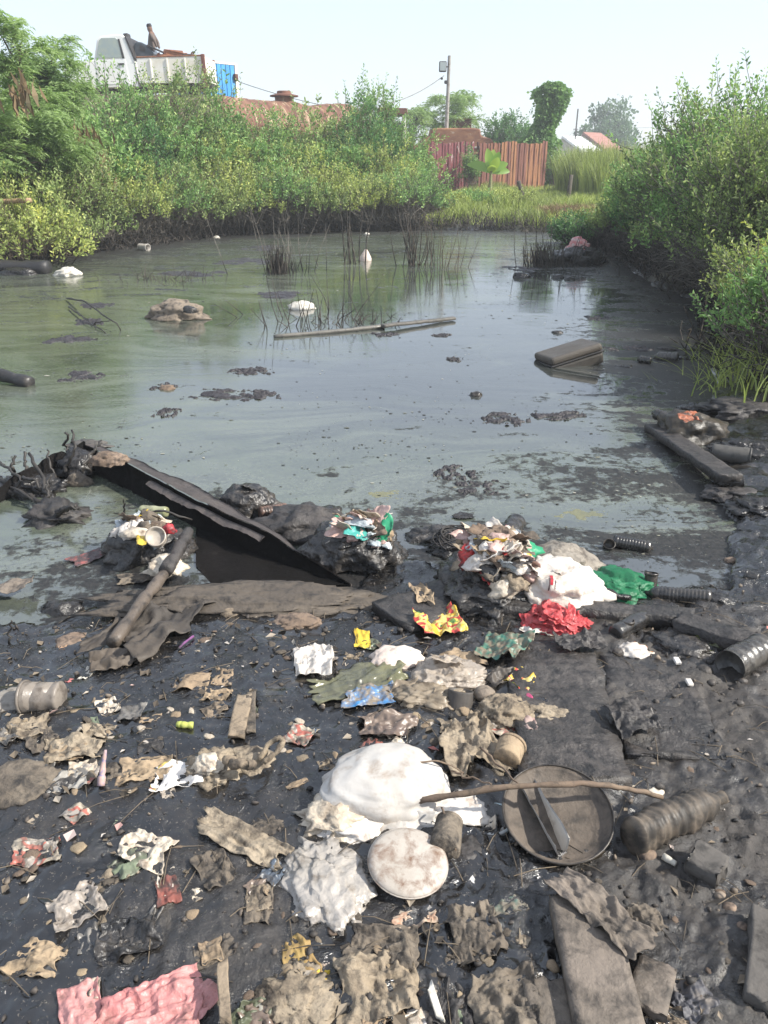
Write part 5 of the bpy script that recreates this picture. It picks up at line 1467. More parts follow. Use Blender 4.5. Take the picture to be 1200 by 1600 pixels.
MIXTRASH2 = dirty('bagged_refuse', (0, 0, 0), rough=.35, stain=(.10, .085, .075), amount=.25, scale=14, bump=.6, spec=.55, patches=(15, [(0, (.08, .14, .12)), (.36, (.58, .52, .48)), (.45, (.40, .29, .23)), (.52, (.62, .50, .42)), (.58, (.02, .25, .12)), (.62, (.62, .62, .64)), (.70, (.35, .24, .17))]), crinkle=0.4)
SCUM = dirty('dark_scum', (.034, .030, .033), (.060, .053, .056), rough=.42, stain=(.017, .016, .018), amount=.4, scale=18, bump=.8, bscale=60)
RIMRUST = dirty('rim_brown', (.085, .071, .064), (.060, .050, .047), rough=.6, stain=(.018, .016, .016), amount=.32, scale=5, bump=.7, bscale=45)
FACEBLK = dirty('black_hull_and_shade', (.005, .005, .005), (.009, .008, .008), rough=.85, stain=(.03, .027, .025), amount=.15, scale=5, bump=.5, bscale=45, spec=.06)  # black hull sheet metal, also the painted shade beneath it
PIPEM = dirty('mud_pipe', (.135, .108, .085), (.075, .062, .052), rough=.45, stain=(.022, .02, .019), amount=.38, scale=7, bump=.4, bscale=40)
PIPEK = dirty('black_pipe', (.022, .022, .024), (.034, .032, .032), rough=.45, stain=(.08, .07, .06), amount=.2, scale=4, bump=.3)
SUITCASE = dirty('brown_case', (.070, .060, .049), (.085, .072, .058), rough=.5, stain=(.06, .052, .043), amount=.3, scale=5, bump=.25, bscale=80)
SUITSIDE = dirty('case_side', (.045, .040, .034), (.065, .056, .046), rough=.5, stain=(.02, .02, .02), amount=.3, scale=6)
STICKM = dirty('brown_stick', (.15, .105, .075), (.20, .145, .10), rough=.85, stain=(.06, .05, .04), amount=.3, scale=20)
STICKK = dirty('black_stick', (.030, .027, .025), (.055, .048, .042), rough=.6, stain=(.012, .012, .012), amount=.35, scale=14)
PANM = dirty('mud_pan', (.115, .092, .072), (.155, .125, .098), rough=.7, stain=(.05, .042, .035), amount=.42, scale=7, bump=.4, bscale=45)
LIDW = dirty('stained_white_lid', (.46, .42, .37), (.38, .34, .29), rough=.55, stain=(.17, .105, .07), amount=.38, scale=9, bump=.2)
PALEBLUE = dirty('pale_blue_tub', (.42, .52, .54), (.52, .50, .46), rough=.45, stain=(.25, .14, .11), amount=.3, scale=18)
SHARDM = dirty('grey_shard', (.40, .38, .35), rough=.6, stain=(.18, .15, .12), amount=.2, scale=8)
BRICKM = dirty('grey_block', (.105, .095, .085), rough=.85, stain=(.03, .028, .026), amount=.35, scale=8, bump=.5)
TINK = dirty('dark_tin', (.050, .043, .037), (.08, .068, .056), rough=.4, stain=(.015, .014, .014), amount=.4, scale=12, metal=.0)
TEAL = dirty('teal_straw', (.04, .26, .25), rough=.5, stain=(.15, .12, .09), amount=.2)
PINKT = dirty('red_pink_plastic', (.50, .16, .15), rough=.5, stain=(.10, .07, .06), amount=.35, scale=20)
OCHRE = dirty('ochre_scum', (.17, .17, .10), (.14, .145, .095), rough=.75, stain=(.12, .12, .09), amount=.3, scale=15)
LEAFDRY = dirty('dry_leaf_scrap', (.25, .185, .115), (.34, .27, .18), rough=.9, stain=(.10, .08, .06), amount=.3, scale=20)

# ------------------------------------------------------------------ things in the water
stick('drain_pipe', 'thick black pipe lying in the water under the yellow-green shrub', 'pipe', [at(-60, 415, .10), at(20, 417, .09), at(76, 419, .08)], .10, PIPEK, taper=1, wob=.001, sides=14)
for i, (px, py, s, lab) in enumerate(((28, 428, (.5, .3, .14), 'black oily lump below the thick pipe'), (10, 424, (.4, .3, .2), 'rounded black lump at the frame edge by the pipe'))):
    bag('oily_lump', lab, 'lump', px, py, s, 40 + i, K_OIL, sub=3)
bag('white_bag_lump', 'small white plastic bundle floating beside the pipe end', 'plastic bag', 105, 430, (.28, .22, .17), 42, FOAM, sub=4, lobes=[((1, 0, .2), .3, .4)])
can('white_tub', 'tiny white tub on its side at the far bank', 'tub', (218, 386), (231, 387), .07, WHITESACK, hollow=.5)
bag('floating_sack', 'crumpled brown sack floating in the open water', 'sack', 277, 497, (.50, .34, .27), 43, SACKBRN, rz=.1, amp=.18, lobes=[((1, -.3, .5), .25, .35)])
bag('sack_knot', 'dark knot of cloth on the floating brown sack', 'cloth', 298, 489, (.13, .10, .09), 44, K_BAG, sub=3, dz=.12)
stick('bent_branch', 'dark bent twig arching out of the green water', 'twig', [at(104, 466, .02), at(132, 470, .12), at(160, 492, .12), at(186, 508, .07), at(191, 520, -.03)], .013, STICKK, seed=3)
stick('bent_branch', 'straight dark twig below the bent one in the green water', 'twig', [at(108, 480, .02), at(140, 503, .05), at(166, 521, .0)], .010, STICKK, seed=4)
stick('bent_branch', 'short hooked twig between the two dark twigs', 'twig', [at(146, 508, -.02), at(150, 503, .06), at(172, 501, .08)], .010, STICKK, seed=5)
stick('pipe_end', 'dark pipe end sloping into the water at the frame edge', 'pipe', [at(-30, 577, .10), at(10, 588, .06), at(48, 599, .02)], .045, PIPEK, taper=1, wob=.001, sides=12)
bag('foam_piece', 'pale foam block among thin stems in mid water', 'foam', 470, 482, (.26, .18, .12), 45, FOAM, sub=3)
_pm = (dirty('pale_pink_bag', (.60, .49, .42), rough=.6, stain=(.3, .22, .17), amount=.2)); _pc = at(571, 407, 0)
_pb = empty('pyramid_bag', _pc, 'small pale cone-shaped bag standing in the water by the reeds', 'plastic bag')
lathe_axis('body', [(-.05, .11), (0, .115), (.04, .105), (.08, .085), (.12, .062), (.16, .04), (.195, .016), (.205, 0)], _pm, Vector((0, 0, 0)), Vector((.05, 0, 1)), _pb, 14, .22, 5)
for i, (px, py, s, lab) in enumerate(((573, 366, .12, 'white scrap at the far bank behind the cone-shaped bag'), (644, 358, .14, 'white scrap at the far bank behind the reeds'), (338, 372, .14, 'pale scrap at the far bank below the container'), (730, 345, .22, 'pale cloth scrap in the far grass'))):
    bag('white_scrap', lab, 'plastic scrap', px, py, (s, s * .7, s * .6), 50 + i, FOAM, sub=2)
# long floating pole and board
stick('floating_pole', 'long thin pole floating across the middle of the pond', 'pole', [at(428, 526, .012), at(520, 518, .015), at(600, 510, .02)], .020, dirty('wet_pole', (.15, .14, .12), rough=.4, stain=(.05, .05, .05), amount=.3), taper=1, wob=.002)
plank('floating_board', 'narrow grey board floating at the end of the long pole', 'board', (598, 507), (710, 495), .07, .03, dirty('grey_board', (.12, .11, .095), rough=.6, stain=(.04, .04, .037), amount=.3), z1=.06, z2=.04, seed=3)
for i, (px, py, s) in enumerate(((785, 421 + 80, .1), (805, 498, .09))):
    pass
# reed clumps and stems in the water
def reed_clump(name, label, px, py, n, h, spread, seed, mat=BLACKTWIG, r=.008, lean=.25, cat='reeds'):
    rng = np.random.default_rng(seed); c = at(px, py, 0)
    q0 = np.stack([rng.normal(size=n) * spread, rng.normal(size=n) * spread * .6, np.full(n, -.15)], 1)
    L = h * (.35 + .65 * rng.random(n)); d = nrm(np.stack([rng.normal(size=n) * lean + q0[:, 0] * .3, rng.normal(size=n) * lean, np.ones(n)], 1))
    q2 = q0 + d * (L + .15)[:, None]; q1 = (q0 + q2) / 2 + rng.normal(size=(n, 3)) * .025
    V, F = tubes(np.stack([q0, q1, q2], 1), np.array([r, r * .8, r * .35])[None].repeat(n, 0), 4)
    root = empty(name, c, label, cat, 'reed clumps in the water')
    link('stems', mesh_np('stems', V, F), mat, root)
    return root
reed_clump('reed_clump', 'short dense black reed stump cluster in the far water', 437, 428, 110, .50, .09, 1, lean=.07)
reed_clump('reed_clump', 'sparse pale dead stems around the black reed stump', 448, 425, 26, 1.0, .35, 2, BARK_GREY, .006)
reed_clump('reed_clump', 'tall slender reeds standing in the middle of the far water', 648, 416, 24, 1.05, .11, 3, BLACKTWIG, .009, .17)
reed_clump('reed_clump', 'brownish fine reeds beside the tall slender ones', 686, 418, 20, .95, .2, 4, dirty('brown_reed', (.10, .075, .055), rough=.8), .006, .12)
reed_clump('reed_clump', 'two dark upright stalks behind the cone-shaped bag', 556, 412, 7, 1.3, .14, 5, BLACKTWIG, .013, .12)
reed_clump('reed_clump', 'lone thin stalk near the dark reed stump', 525, 415, 3, .8, .1, 6)
reed_clump('reed_clump', 'scatter of thin bare stems around the foam block', 500, 500, 26, .55, .42, 7, BLACKTWIG, .006, .6)
reed_clump('reed_clump', 'bushy black tuft near the red and white bag', 848, 416, 95, .42, .10, 8, BLACKTWIG, .010, .22)
reed_clump('reed_clump', 'thin tall black stalks above the bushy tuft', 862, 418, 26, .85, .28, 9, BLACKTWIG, .007, .15)
reed_clump('reed_clump', 'low bare twigs on the mud patch behind the floating sack', 270, 437, 60, .30, .45, 10, BLACKTWIG, .007, .8)
reed_clump('reed_clump', 'twiggy black debris in the middle distance before the reeds', 550, 505, 60, .25, .30, 11, BLACKTWIG, .008, 1.0)
# red and white bag on a black clump
bag('black_clump', 'black oily clump under the red and white bag', 'clump', 900, 412, (.75, .5, .35), 61, K_OIL, sub=4)
bag('red_white_bag', 'red and white plastic bag caught on the black clump', 'plastic bag', 903, 400, (.36, .3, .32), 62, dirty('red_white_bag_film', (.60, .17, .17), rough=.45, stain=(.62, .56, .52), amount=.42, scale=7), dz=.12, lobes=[((-.3, 0, 1), .35, .4)])
for i, (px, py, s, lab) in enumerate(((872, 434, .16, 'small black lump floating below the bushy tuft'), (890, 437, .14, 'small black lump floating below the red and white bag'), (815, 433, .22, 'black lump floating left of the bushy tuft'), (830, 428, .16, 'small black lump close to the bushy tuft'), (871, 520, .10, 'tiny black speck of debris above the floating case'))):
    bag('floating_lump', lab, 'lump', px, py, (s, s * .7, s * .5), 70 + i, K_OIL, sub=3)
# floating case: a tilted box with a lid and rim, one end under water
def case():
    c = at(890, 566, 0)
    root = empty('floating_case', c, 'brown hard-shell case half sunk in the water, tilted with one edge up', 'case')
    import bmesh
    def shell(name, sx, sy, sz, z, bev, mat):
        o = link(name, box_mesh(name, sx, sy, sz, bev, (0, 0, z), 3), mat, root)
        o.rotation_euler = (math.radians(-4), math.radians(-13), math.radians(16)); o.location = (0, .02, .0)
        return o
    shell('lower_shell', .50, .36, .11, .0, .03, SUITSIDE)
    shell('upper_shell', .50, .36, .07, .094, .028, SUITCASE)
    shell('rim', .515, .375, .014, .057, .006, PIPEK)
    h = link('handle', box_mesh('handle', .012, .13, .025, .005, (.262, 0, .03), 2), PIPEK, root); h.rotation_euler = (math.radians(-4), math.radians(-13), math.radians(16)); h.location = (0, .02, 0)
    for y in (-.12, .12):
        k = link('latch', box_mesh('latch', .012, .035, .05, .003, (.26, y, .05), 1), dirty('old_latch', (.17, .155, .135), rough=.5), root); k.rotation_euler = (math.radians(-4), math.radians(-13), math.radians(16)); k.location = (0, .02, 0)
case()
bag('floating_can', 'small dark tin floating alone in the pale water', 'tin', 743, 618, (.085, .07, .06), 78, TINK, sub=3, amp=.15)
# dark scum rafts
def scum(px, py, w, d, seed, label, mat=SCUM, h=.012, n=None):
    rng = np.random.default_rng(seed); c = at(px, py, 0)
    n = n or int(26 + 40 * w); Vs, Fs, off = [], [], 0
    V0, F0 = ico(2)
    # one connected ragged raft: a thin sheet with holes where the noise is low
    m = 60; u = np.linspace(-.5, .5, m); U, W = np.meshgrid(u, u, indexing='ij'); U = U.ravel(); W = W.ravel()
    P = np.stack([U * w, W * d, 0 * U], 1)
    f = 1.15 * fbm(np.stack([U * 5.5, W * 5.5, 0 * U + seed], 1), seed, 4, .65) + .50 - 2.2 * (U ** 2 + W ** 2) * 2
    z = h * np.clip(f * 1.4, -.6, 1) + .35 * h * ridged(P / max(w, d) * 26 + seed, seed, 2) * (f > 0)
    P[:, 2] = z - .002
    idx = np.arange(m * m).reshape(m, m)
    F = np.stack([idx[:-1, :-1], idx[1:, :-1], idx[1:, 1:], idx[:-1, 1:]], -1).reshape(-1, 4)
    F = F[(f[F] > -.12).any(1)]
    used = np.unique(F); mp = -np.ones(len(P), int); mp[used] = np.arange(len(used))
    P = P[used]; F = mp[F]
    # underside so that the raft has thickness
    N = len(P); Q = P.copy(); Q[:, 2] = -.012
    me = mesh_np('scum_raft', np.concatenate([P, Q]), np.concatenate([F, F[:, ::-1] + N]))
    tag(link('scum_raft', me, mat, None, c), label, 'scum', 'scum rafts on the pond')
SC = [(395, 580, .42, .12, 'thin dark scum raft, topmost of the cluster below the floating sack'), (345, 618, .62, .16, 'long curling dark scum raft in the pale water'), (410, 617, .36, .12, 'dark scum raft touching the end of the long curling one'),
      (258, 604, .22, .10, 'small scum raft with a brown lump'), (712, 742, .26, .13, 'lumpy dark scum raft in front of the black bags, upper one'), (748, 762, .28, .12, 'lumpy dark scum raft in front of the black bags, lower one'),
      (790, 655, .34, .14, 'wispy dark scum raft beyond the planks'), (872, 650, .40, .10, 'thin stringy scum raft near the sloping black plank'), (710, 562, .16, .08, 'small scum patch above the floating tin'),
      (300, 428, 1.1, .35, 'mud patch with bare twigs behind the floating sack'), (150, 478, .5, .2, 'dark scum patch beside the bent twig'), (112, 531, .5, .2, 'flat grey scum patch in the green water'), (130, 588, .36, .16, 'grey scum patch by the sloping pipe end'),
      (140, 503, .4, .18, 'scum patch under the hooked twig'), (395, 408, 1.3, .5, 'wide black mud patch beside the reed stump'), (410, 388, 1.0, .5, 'black mud hump at the far bank'), (440, 462, .7, .3, 'grey scum streak near the foam block'), (935, 497, .30, .14, 'dark hump of scum near the floating case'),
      (260, 645, .20, .10, 'small dark scum scrap above the branch tangle'), (690, 524, .22, .08, 'thin scum dash under the floating board'), (600, 523, .3, .08, 'thin scum streak below the floating pole'), (985, 545, .5, .12, 'black scraps between the case and the bank'), (820, 420, .8, .3, 'dark scum before the bushy tuft')]
for i, (px, py, w, d, lab) in enumerate(SC):
    scum(px, py, w, d * 2.2, 900 + i, lab)
YS = [(600, 775, .20, .10, 'yellowish foam patch between the bags and the tall plank'), (905, 805, .3, .1, 'pale yellow foam streak off the green cloth')]
for i, (px, py, w, d, lab) in enumerate(YS):
    scum(px, py, w, d * 2, 950 + i, lab, OCHRE, .003)
bag('brown_lump', 'brown lump riding on the small scum raft', 'lump', 261, 607, (.12, .09, .05), 80, ROCKBRN, sub=3)

def flecks():
    rng = np.random.default_rng(31); n = 9000
    px = rng.uniform(-20, 1220, n); py = 370 + 520 * rng.random(n) ** 1.1
    b_ = (800 - py) / FPX; dz = -_s + b_ * _c; t = -CAM_H / dz; X = (px - 600) / FPX * t; Y = (_c + b_ * _s) * t
    k = (pond_sd(X, Y) < -.05) & (rng.random(n) < .12 + .9 * sstep(.1, .6, fbm(P2(X, Y) * 1.1, 71, 4)) + .4 * sstep(1.2, .2, -pond_sd(X, Y))); X, Y, t = X[k], Y[k], t[k]; n = len(X)
    s_ = (.0016 + .0042 * rng.random(n) ** 4) * (.4 + t * .22) * 1.1; a = rng.random(n) * 6.28; m = 6
    an = a[:, None] + np.arange(m)[None] * 6.283 / m; rr = s_[:, None] * (.5 + .7 * rng.random((n, m)))
    ex = 1 + 1.4 * rng.random(n) ** 2
    V = np.stack([X[:, None] + rr * np.cos(an) * ex[:, None], Y[:, None] + rr * np.sin(an), np.full((n, m), .003)], -1)
    C = np.stack([X, Y, .003 + s_ * .3], 1)[:, None]; V = np.concatenate([V, C], 1).reshape(-1, 3)
    f = np.array([[i, (i + 1) % m, m] for i in range(m)]); F = (np.arange(n)[:, None, None] * (m + 1) + f[None]).reshape(-1, 3)
    me = mesh_np('floating_flecks', V, F, False); at_ = me.attributes.new('v', 'FLOAT', 'POINT'); at_.data.foreach_set('value', np.repeat(rng.random(n), m + 1).astype(np.float32))
    me.materials.append(leaf_mat('fleck_colours', [(0, (.015, .015, .015)), (.55, (.035, .033, .03)), (.75, (.10, .10, .08)), (.9, (.22, .22, .16)), (1, (.4, .38, .32))], .05, .6, .3))
    stuff(link('floating_flecks', me), 'flecks of scum and litter floating all over the pond', 'flecks')
flecks()
# ------------------------------------------------------------------ right-hand mud bank
plank('black_plank', 'long black plank sloping from the water to the muddy bank', 'plank', (1022, 662), (1142, 742), .13, .045, K_MATTE, z1=.05, z2=.12, seed=5)
plank('black_plank', 'short black plank end lying across the long sloping one', 'plank', (1120, 745), (1160, 742), .10, .05, K_OIL, z1=.08, z2=.10, seed=6)
bag('refuse_sack', 'dark brown refuse sack with orange scraps on the muddy bank', 'sack', 1075, 682, (.40, .28, .20), 81, dirty('refuse_sack_brown', (.040, .034, .026), (.060, .048, .034), rough=.4, stain=(.020, .02, .018), amount=.4, scale=8, bump=.6), lobes=[((-.2, 0, 1), .3, .4)])
_o = sheet('orange_scrap', 'orange plastic scrap on top of the dark refuse sack', 'plastic scrap', 0, 0, .13, .09, .4, 82, dirty('orange_film', (.36, .11, .05), rough=.5, crinkle=.4, amount=.5), fold=.04, crumple=.012, n=24, on=at(1076, 652, .20), ragged=.25); _o.rotation_euler = (.3, .2, 0)
bottle('oily_bottle', 'oily bottle beside the upper end of the sloping plank', (1048, 655), (1020, 645), .04, BOTTLEK, ribs=3, seed=1, z=.10, z2=.11)
can('mud_pipe_stub', 'grey pipe stub lying on the mud past the sloping plank', 'pipe', (1112, 706), (1172, 714), .050, dirty('grey_pipe', (.085, .080, .072), rough=.6, stain=(.03, .03, .03), amount=.35), z=.08, z2=.08, ribs=0, hollow=.6, crush=.02)
bottle('oily_bottle', 'dark bottle floating near the thicket', (1060, 559), (1022, 557), .048, BOTTLEG, ribs=5, seed=2, z=.03, z2=.02)
bottle('oily_bottle', 'black bottle stub floating past the floating case', (1018, 564), (996, 562), .04, BOTTLEK, ribs=2, seed=3, z=.02, z2=.02)
for i, (px, py, s, lab) in enumerate(((975, 572, .14, 'black crumpled lump right of the floating case'), (1085, 545, .24, 'black knotted rubbish by the thicket edge'), (1070, 560, .2, 'oily rubbish lump next to the floating bottle'), (1045, 545, .18, 'small oily lump behind the floating bottle'), (1100, 640, .30, 'wet black mud lump beside the refuse sack'), (1160, 640, .45, 'large wet black mud mound under the bank grass'), (1180, 700, .35, 'wet black mud mound past the pipe stub'), (1150, 770, .25, 'oily lump at the lower end of the sloping plank'), (1190, 790, .25, 'black mud lump at the frame edge above the pond corner'))):
    bag('mud_lump', lab, 'lump', px, py, (s * .8, s * .6, s * .17), 100 + i, K_MATTE if i % 2 else K_OIL, sub=4, amp=.42, fine=.14)
for i in range(6):
    r_ = random.Random(200 + i); px = r_.uniform(1150, 1198) ; py = r_.uniform(650, 800)
    L = r_.uniform(.06, .16); p = at(px, py, .02); an = r_.uniform(-1, 1)
    stick('oily_stick', 'short oily stick in the black mud along the thicket bank', 'stick', [p + Vector((-L * math.cos(an), -L * math.sin(an), 0)), p + Vector((0, 0, .02)), p + Vector((L * math.cos(an), L * math.sin(an), .01))], .008, STICKK, group='oily sticks on the thicket bank', seed=i)
can('bottle_neck', 'cut-off bottle neck lying in the pond corner', 'bottle', (1185, 905), (1165, 899), .026, BOTTLEK, z=.03, z2=.03, hollow=.8)
bag('brown_scrap', 'small brown scrap floating in the pond corner', 'plastic scrap', 1143, 876, (.06, .05, .035), 111, ROCKBRN, sub=3)

# ------------------------------------------------------------------ sunken hull rim with its dark side
def hull():
    zc = .15
    C = at(132, 694, zc); E = at(548, 912, .015); Mid = at(300, 775, .145)
    n = 70; t = np.linspace(0, 1, n)
    T1 = resample([C, at(200, 722, .15), Mid, at(420, 832, .125), at(470, 862, .09), E], n)
    rng = np.random.default_rng(4)
    side = nrm(np.cross(nrm(np.gradient(T1, axis=0)), [0, 0, 1.])) * -1     # away from the camera
    if side[n // 2][1] < 0: side = -side
    rag = np.stack([t * 9, 0 * t, 0 * t], 1)
    top = T1.copy(); top[:, 2] += .008 * vn(rag * .9, 1) + .003 * vn(rag * 4, 2)
    wfl = (.055 + .045 * np.sin(np.pi * np.clip(t * 1.15, 0, 1))) * (1 + .22 * vn(rag * .8, 3) + .06 * vn(rag * 5, 3)) * sstep(1.0, .82, t) + .012
    out = top + side * wfl[:, None]; out[:, 2] -= .018 + .05 * t ** 2 + .006 * vn(rag * 1.2, 4)
    root = empty('sunken_hull', C * .5 + Vector(T1[-1]) * .5, 'black sheet-metal hull rim rising out of the water, ragged and tarred', 'hull')
    base = np.array(root.location)
    root.location.z = 0; base[2] = 0
    def strip(name, rows, mat, th=.006):
        R = np.stack(rows, 0) - base; m = len(R); idx = np.arange(m * n).reshape(m, n)
        F = np.stack([idx[:-1, :-1], idx[:-1, 1:], idx[1:, 1:], idx[1:, :-1]], -1).reshape(-1, 4)
        V = R.reshape(-1, 3); N = len(V); V2 = V + np.array([.004, .006, -th])
        rim = np.r_[idx[0, :], idx[1:, -1], idx[-1, -2::-1], idx[-2:0:-1, 0]]
        Rm = np.stack([rim, np.roll(rim, -1), np.roll(rim, -1) + N, rim + N], 1)
        link(name, mesh_np(name, np.concatenate([V, V2]), np.concatenate([F, F[:, ::-1] + N, Rm])), mat, root)
    mids = [top * (1 - k) + out * k + np.array([0, 0, 1])[None] * (.006 * vn(rag * 5 + k * 7, 6))[:, None] for k in (.33, .66)]
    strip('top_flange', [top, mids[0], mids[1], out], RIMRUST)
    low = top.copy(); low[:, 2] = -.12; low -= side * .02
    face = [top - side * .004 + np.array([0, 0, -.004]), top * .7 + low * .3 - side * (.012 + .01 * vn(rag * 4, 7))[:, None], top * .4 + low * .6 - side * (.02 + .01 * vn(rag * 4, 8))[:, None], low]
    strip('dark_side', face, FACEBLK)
    # torn lip hanging below the flange
    s0, s1 = int(n * .34), int(n * .78)
    tp_ = resample(top[s0:s1], n); sd2 = resample(side[s0:s1], n)
    l0 = tp_ - sd2 * .012 + np.array([0, 0, -.022]); l1 = l0 - sd2 * .035 + np.array([0, 0, -.012]) + (np.array([0, 0, 1])[None] * (.008 * vn(rag * 1.1, 9) + .004 * vn(rag * 5, 9))[:, None])
    strip('torn_lip', [l0, (l0 + l1) / 2 + np.array([0, 0, .004]), l1], RIMRUST, .004)
    # black sheet painting in the deep shade between the dark side and the shore
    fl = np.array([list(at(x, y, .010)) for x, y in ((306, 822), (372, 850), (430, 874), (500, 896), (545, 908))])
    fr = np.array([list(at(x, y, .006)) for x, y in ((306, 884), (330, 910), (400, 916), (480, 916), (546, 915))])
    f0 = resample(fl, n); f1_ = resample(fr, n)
    strip('painted_shade', [f0 * (1 - k) + f1_ * k + np.array([0, 0, 1.])[None] * (.006 * vn(np.stack([t * 12, 0 * t + k * 5, 0 * t], 1), 21))[:, None] for k in np.linspace(0, 1, 9)], FACEBLK)
    # second wall running to the frame edge
    T2 = resample([C, at(60, 726, .11), at(-10, 768, .07), at(-90, 812, .04)], n)
    T2[:, 2] += .02 * vn(rag * 2, 11)
    lo2 = T2.copy(); lo2[:, 2] = -.1; lo2[:, 1] -= .02
    fl2 = T2 + np.array([-.02, .045, -.01])
    strip('short_side', [fl2, T2, T2 * .5 + lo2 * .5, lo2], FACEBLK)
hull()
# debris at the hull corner
bag('brown_rock', 'tan rock lodged on the corner of the sunken hull', 'rock', 172, 724, (.17, .11, .08), 120, ROCKBRN, sub=4, dz=.13, amp=.15)
bag('corner_rubbish', 'oily rubbish heap stuck in the corner of the sunken hull', 'rubbish', 124, 738, (.22, .20, .13), 121, K_OIL, amp=.32, dz=.02)
bag('corner_rubbish', 'grey rubbish on the tip of the sunken hull', 'rubbish', 137, 700, (.18, .10, .05), 122, dirty('grey_rubbish', (.10, .09, .08), rough=.6, stain=(.03, .03, .03), amount=.4, scale=14), dz=.10, amp=.3)
bag('cloth_scrap', 'pale wet cloth hanging at the hull corner rubbish', 'cloth', 124, 756, (.12, .08, .10), 123, RAGDARK, sub=3)
rr = random.Random(5)
def branchy(label, pts, r, seed):
    stick('dead_branch', label, 'branch', pts, r * 1.25, STICKK, seed=seed, wob=.006)
branchy('bare branch pointing up from the mud clump beside the hull', [at(112, 745, .02), at(105, 700, .15), at(102, 676, .26)], .010, 1)
branchy('thin branch standing at the hull corner', [at(100, 740, .05), at(118, 700, .2), at(112, 672, .28)], .009, 2)
branchy('branch leaning over the mud clump towards the hull', [at(78, 800, .02), at(65, 745, .12), at(45, 708, .22)], .012, 3)
branchy('slanting twig at the tangle near the frame edge', [at(40, 755, .02), at(40, 730, .10), at(38, 706, .16)], .010, 4)
branchy('long low branch running from the frame edge to the mud clump', [at(-10, 742, .05), at(40, 772, .07), at(68, 790, .03)], .011, 5)
branchy('thick low branch under the long one by the frame edge', [at(15, 768, .04), at(60, 782, .05), at(100, 790, .02)], .013, 6)
branchy('short upright twig at the frame edge', [at(22, 745, .02), at(20, 725, .1), at(24, 712, .13)], .010, 7)
branchy('thin twig standing in the still pool', [at(88, 765, .0), at(80, 730, .10), at(74, 703, .18)], .008, 8)
branchy('crooked twig over the hull corner rubbish', [at(128, 725, .2), at(148, 705, .24), at(158, 688, .26)], .008, 9)
branchy('stout stub rising from the root clump in the still pool', [at(84, 812, .02), at(100, 795, .10), at(118, 790, .12)], .012, 21)
branchy('fork of roots reaching towards the hull corner', [at(92, 800, .06), at(112, 792, .12), at(124, 796, .08)], .009, 22)
branchy('bent root arching over the frame edge clump', [at(20, 775, .02), at(34, 745, .12), at(58, 752, .12), at(70, 775, .04)], .010, 23)
branchy('twig crossing the bent root by the frame edge', [at(-5, 720, .10), at(30, 745, .12), at(62, 770, .06)], .008, 24)
branchy('upright twig pair between the clumps', [at(76, 790, .02), at(72, 765, .10), at(80, 742, .16)], .007, 25)
bag('mud_root_clump', 'root clump coated in black mud standing in the still pool', 'root clump', 88, 808, (.20, .16, .10), 130, K_MATTE, amp=.4, fine=.14)
bag('mud_root_clump', 'black root clump at the frame edge by the short hull side', 'root clump', 50, 765, (.26, .17, .09), 131, K_OIL, amp=.42, fine=.14)
bag('refuse_bag', 'black bag of refuse with a tin can and yellow scrap, in the hull shadow', 'refuse bag', 232, 862, (.30, .26, .19), 132, K_BAG, amp=.22)
HULLBAG = bpy.data.objects['refuse_bag']
can('tin_can', 'round pale tin lid lying on the bag in the hull shadow', 'tin', (246, 842), (243, 838), .042, dirty('pale_tin', (.42, .37, .31), rough=.4, stain=(.14, .10, .08), amount=.3), z=.15, z2=.18, hollow=.3, rim=True)
sheet('yellow_scrap', 'yellow plastic scrap on the refuse bag in the hull shadow', 'plastic scrap', 222, 848, .04, .085, .25, 133, YELLOW, on=at(221, 845, .165), n=12, fold=.01, crumple=.003)
bag('white_scrap', 'crumpled white paper on the refuse bag in the hull shadow', 'paper', 212, 836, (.10, .06, .04), 134, CREAMBAG, sub=3, dz=.15)
bag('red_scrap', 'red plastic scrap on the refuse bag in the hull shadow', 'plastic scrap', 264, 832, (.05, .04, .05), 135, dirty('red_plastic', (.45, .04, .05), rough=.45), sub=3, dz=.15)
bottle('green_bottle', 'pale greenish bottle lying under the hull rim', (262, 800), (213, 797), .028, dirty('green_tinted_bottle', (.26, .27, .14), (.34, .34, .22), rough=.3, stain=(.06, .055, .04), amount=.3, spec=.6), ribs=2, seed=4, z=.06, z2=.06)
stick('curved_twig', 'dark twig arching over the refuse bag in the hull shadow', 'twig', [at(190, 815, .03), at(235, 802, .14), at(262, 798, .15), at(300, 812, .08)], .009, STICKK, seed=9)
stick('pool_twig', 'short forked twig standing in the still pool', 'twig', [at(192, 806, -.02), at(195, 795, .06), at(193, 780, .14)], .006, STICKK, seed=10)
sheet('sunken_wrapper', 'dark wrapper with red edges floating in the still pool', 'wrapper', 137, 872, .16, .10, .9, 136, dirty('red_edged_wrapper', (.05, .045, .045), rough=.35, stain=(.32, .10, .09), amount=.30, scale=12), fold=.006, crumple=.003)
# drain pipe from the hull to the mud
stick('mud_pipe', 'mud-caked pipe running from the dark hull to the shore', 'pipe', [at(295, 830, .12), at(272, 872, .11), at(258, 893, .10)], .025, K_MATTE, taper=1, wob=.001, sides=14)
stick('mud_pipe', 'pale muddy pipe end resting on the shore edge', 'pipe', [at(256, 897, .10), at(215, 950, .09), at(176, 1006, .07)], .023, PIPEM, taper=.95, wob=.001, sides=14)
bag('pipe_knot', 'dirty white cloth knotted round the pipe joint', 'cloth', 262, 893, (.12, .10, .09), 137, CREAMBAG, dz=.05, sub=4, amp=.25)
sheet('pipe_rag', 'muddy rag trailing from the pipe joint into the pool', 'rag', 225, 904, .22, .09, .3, 138, RAGDARK, fold=.02, crumple=.012)

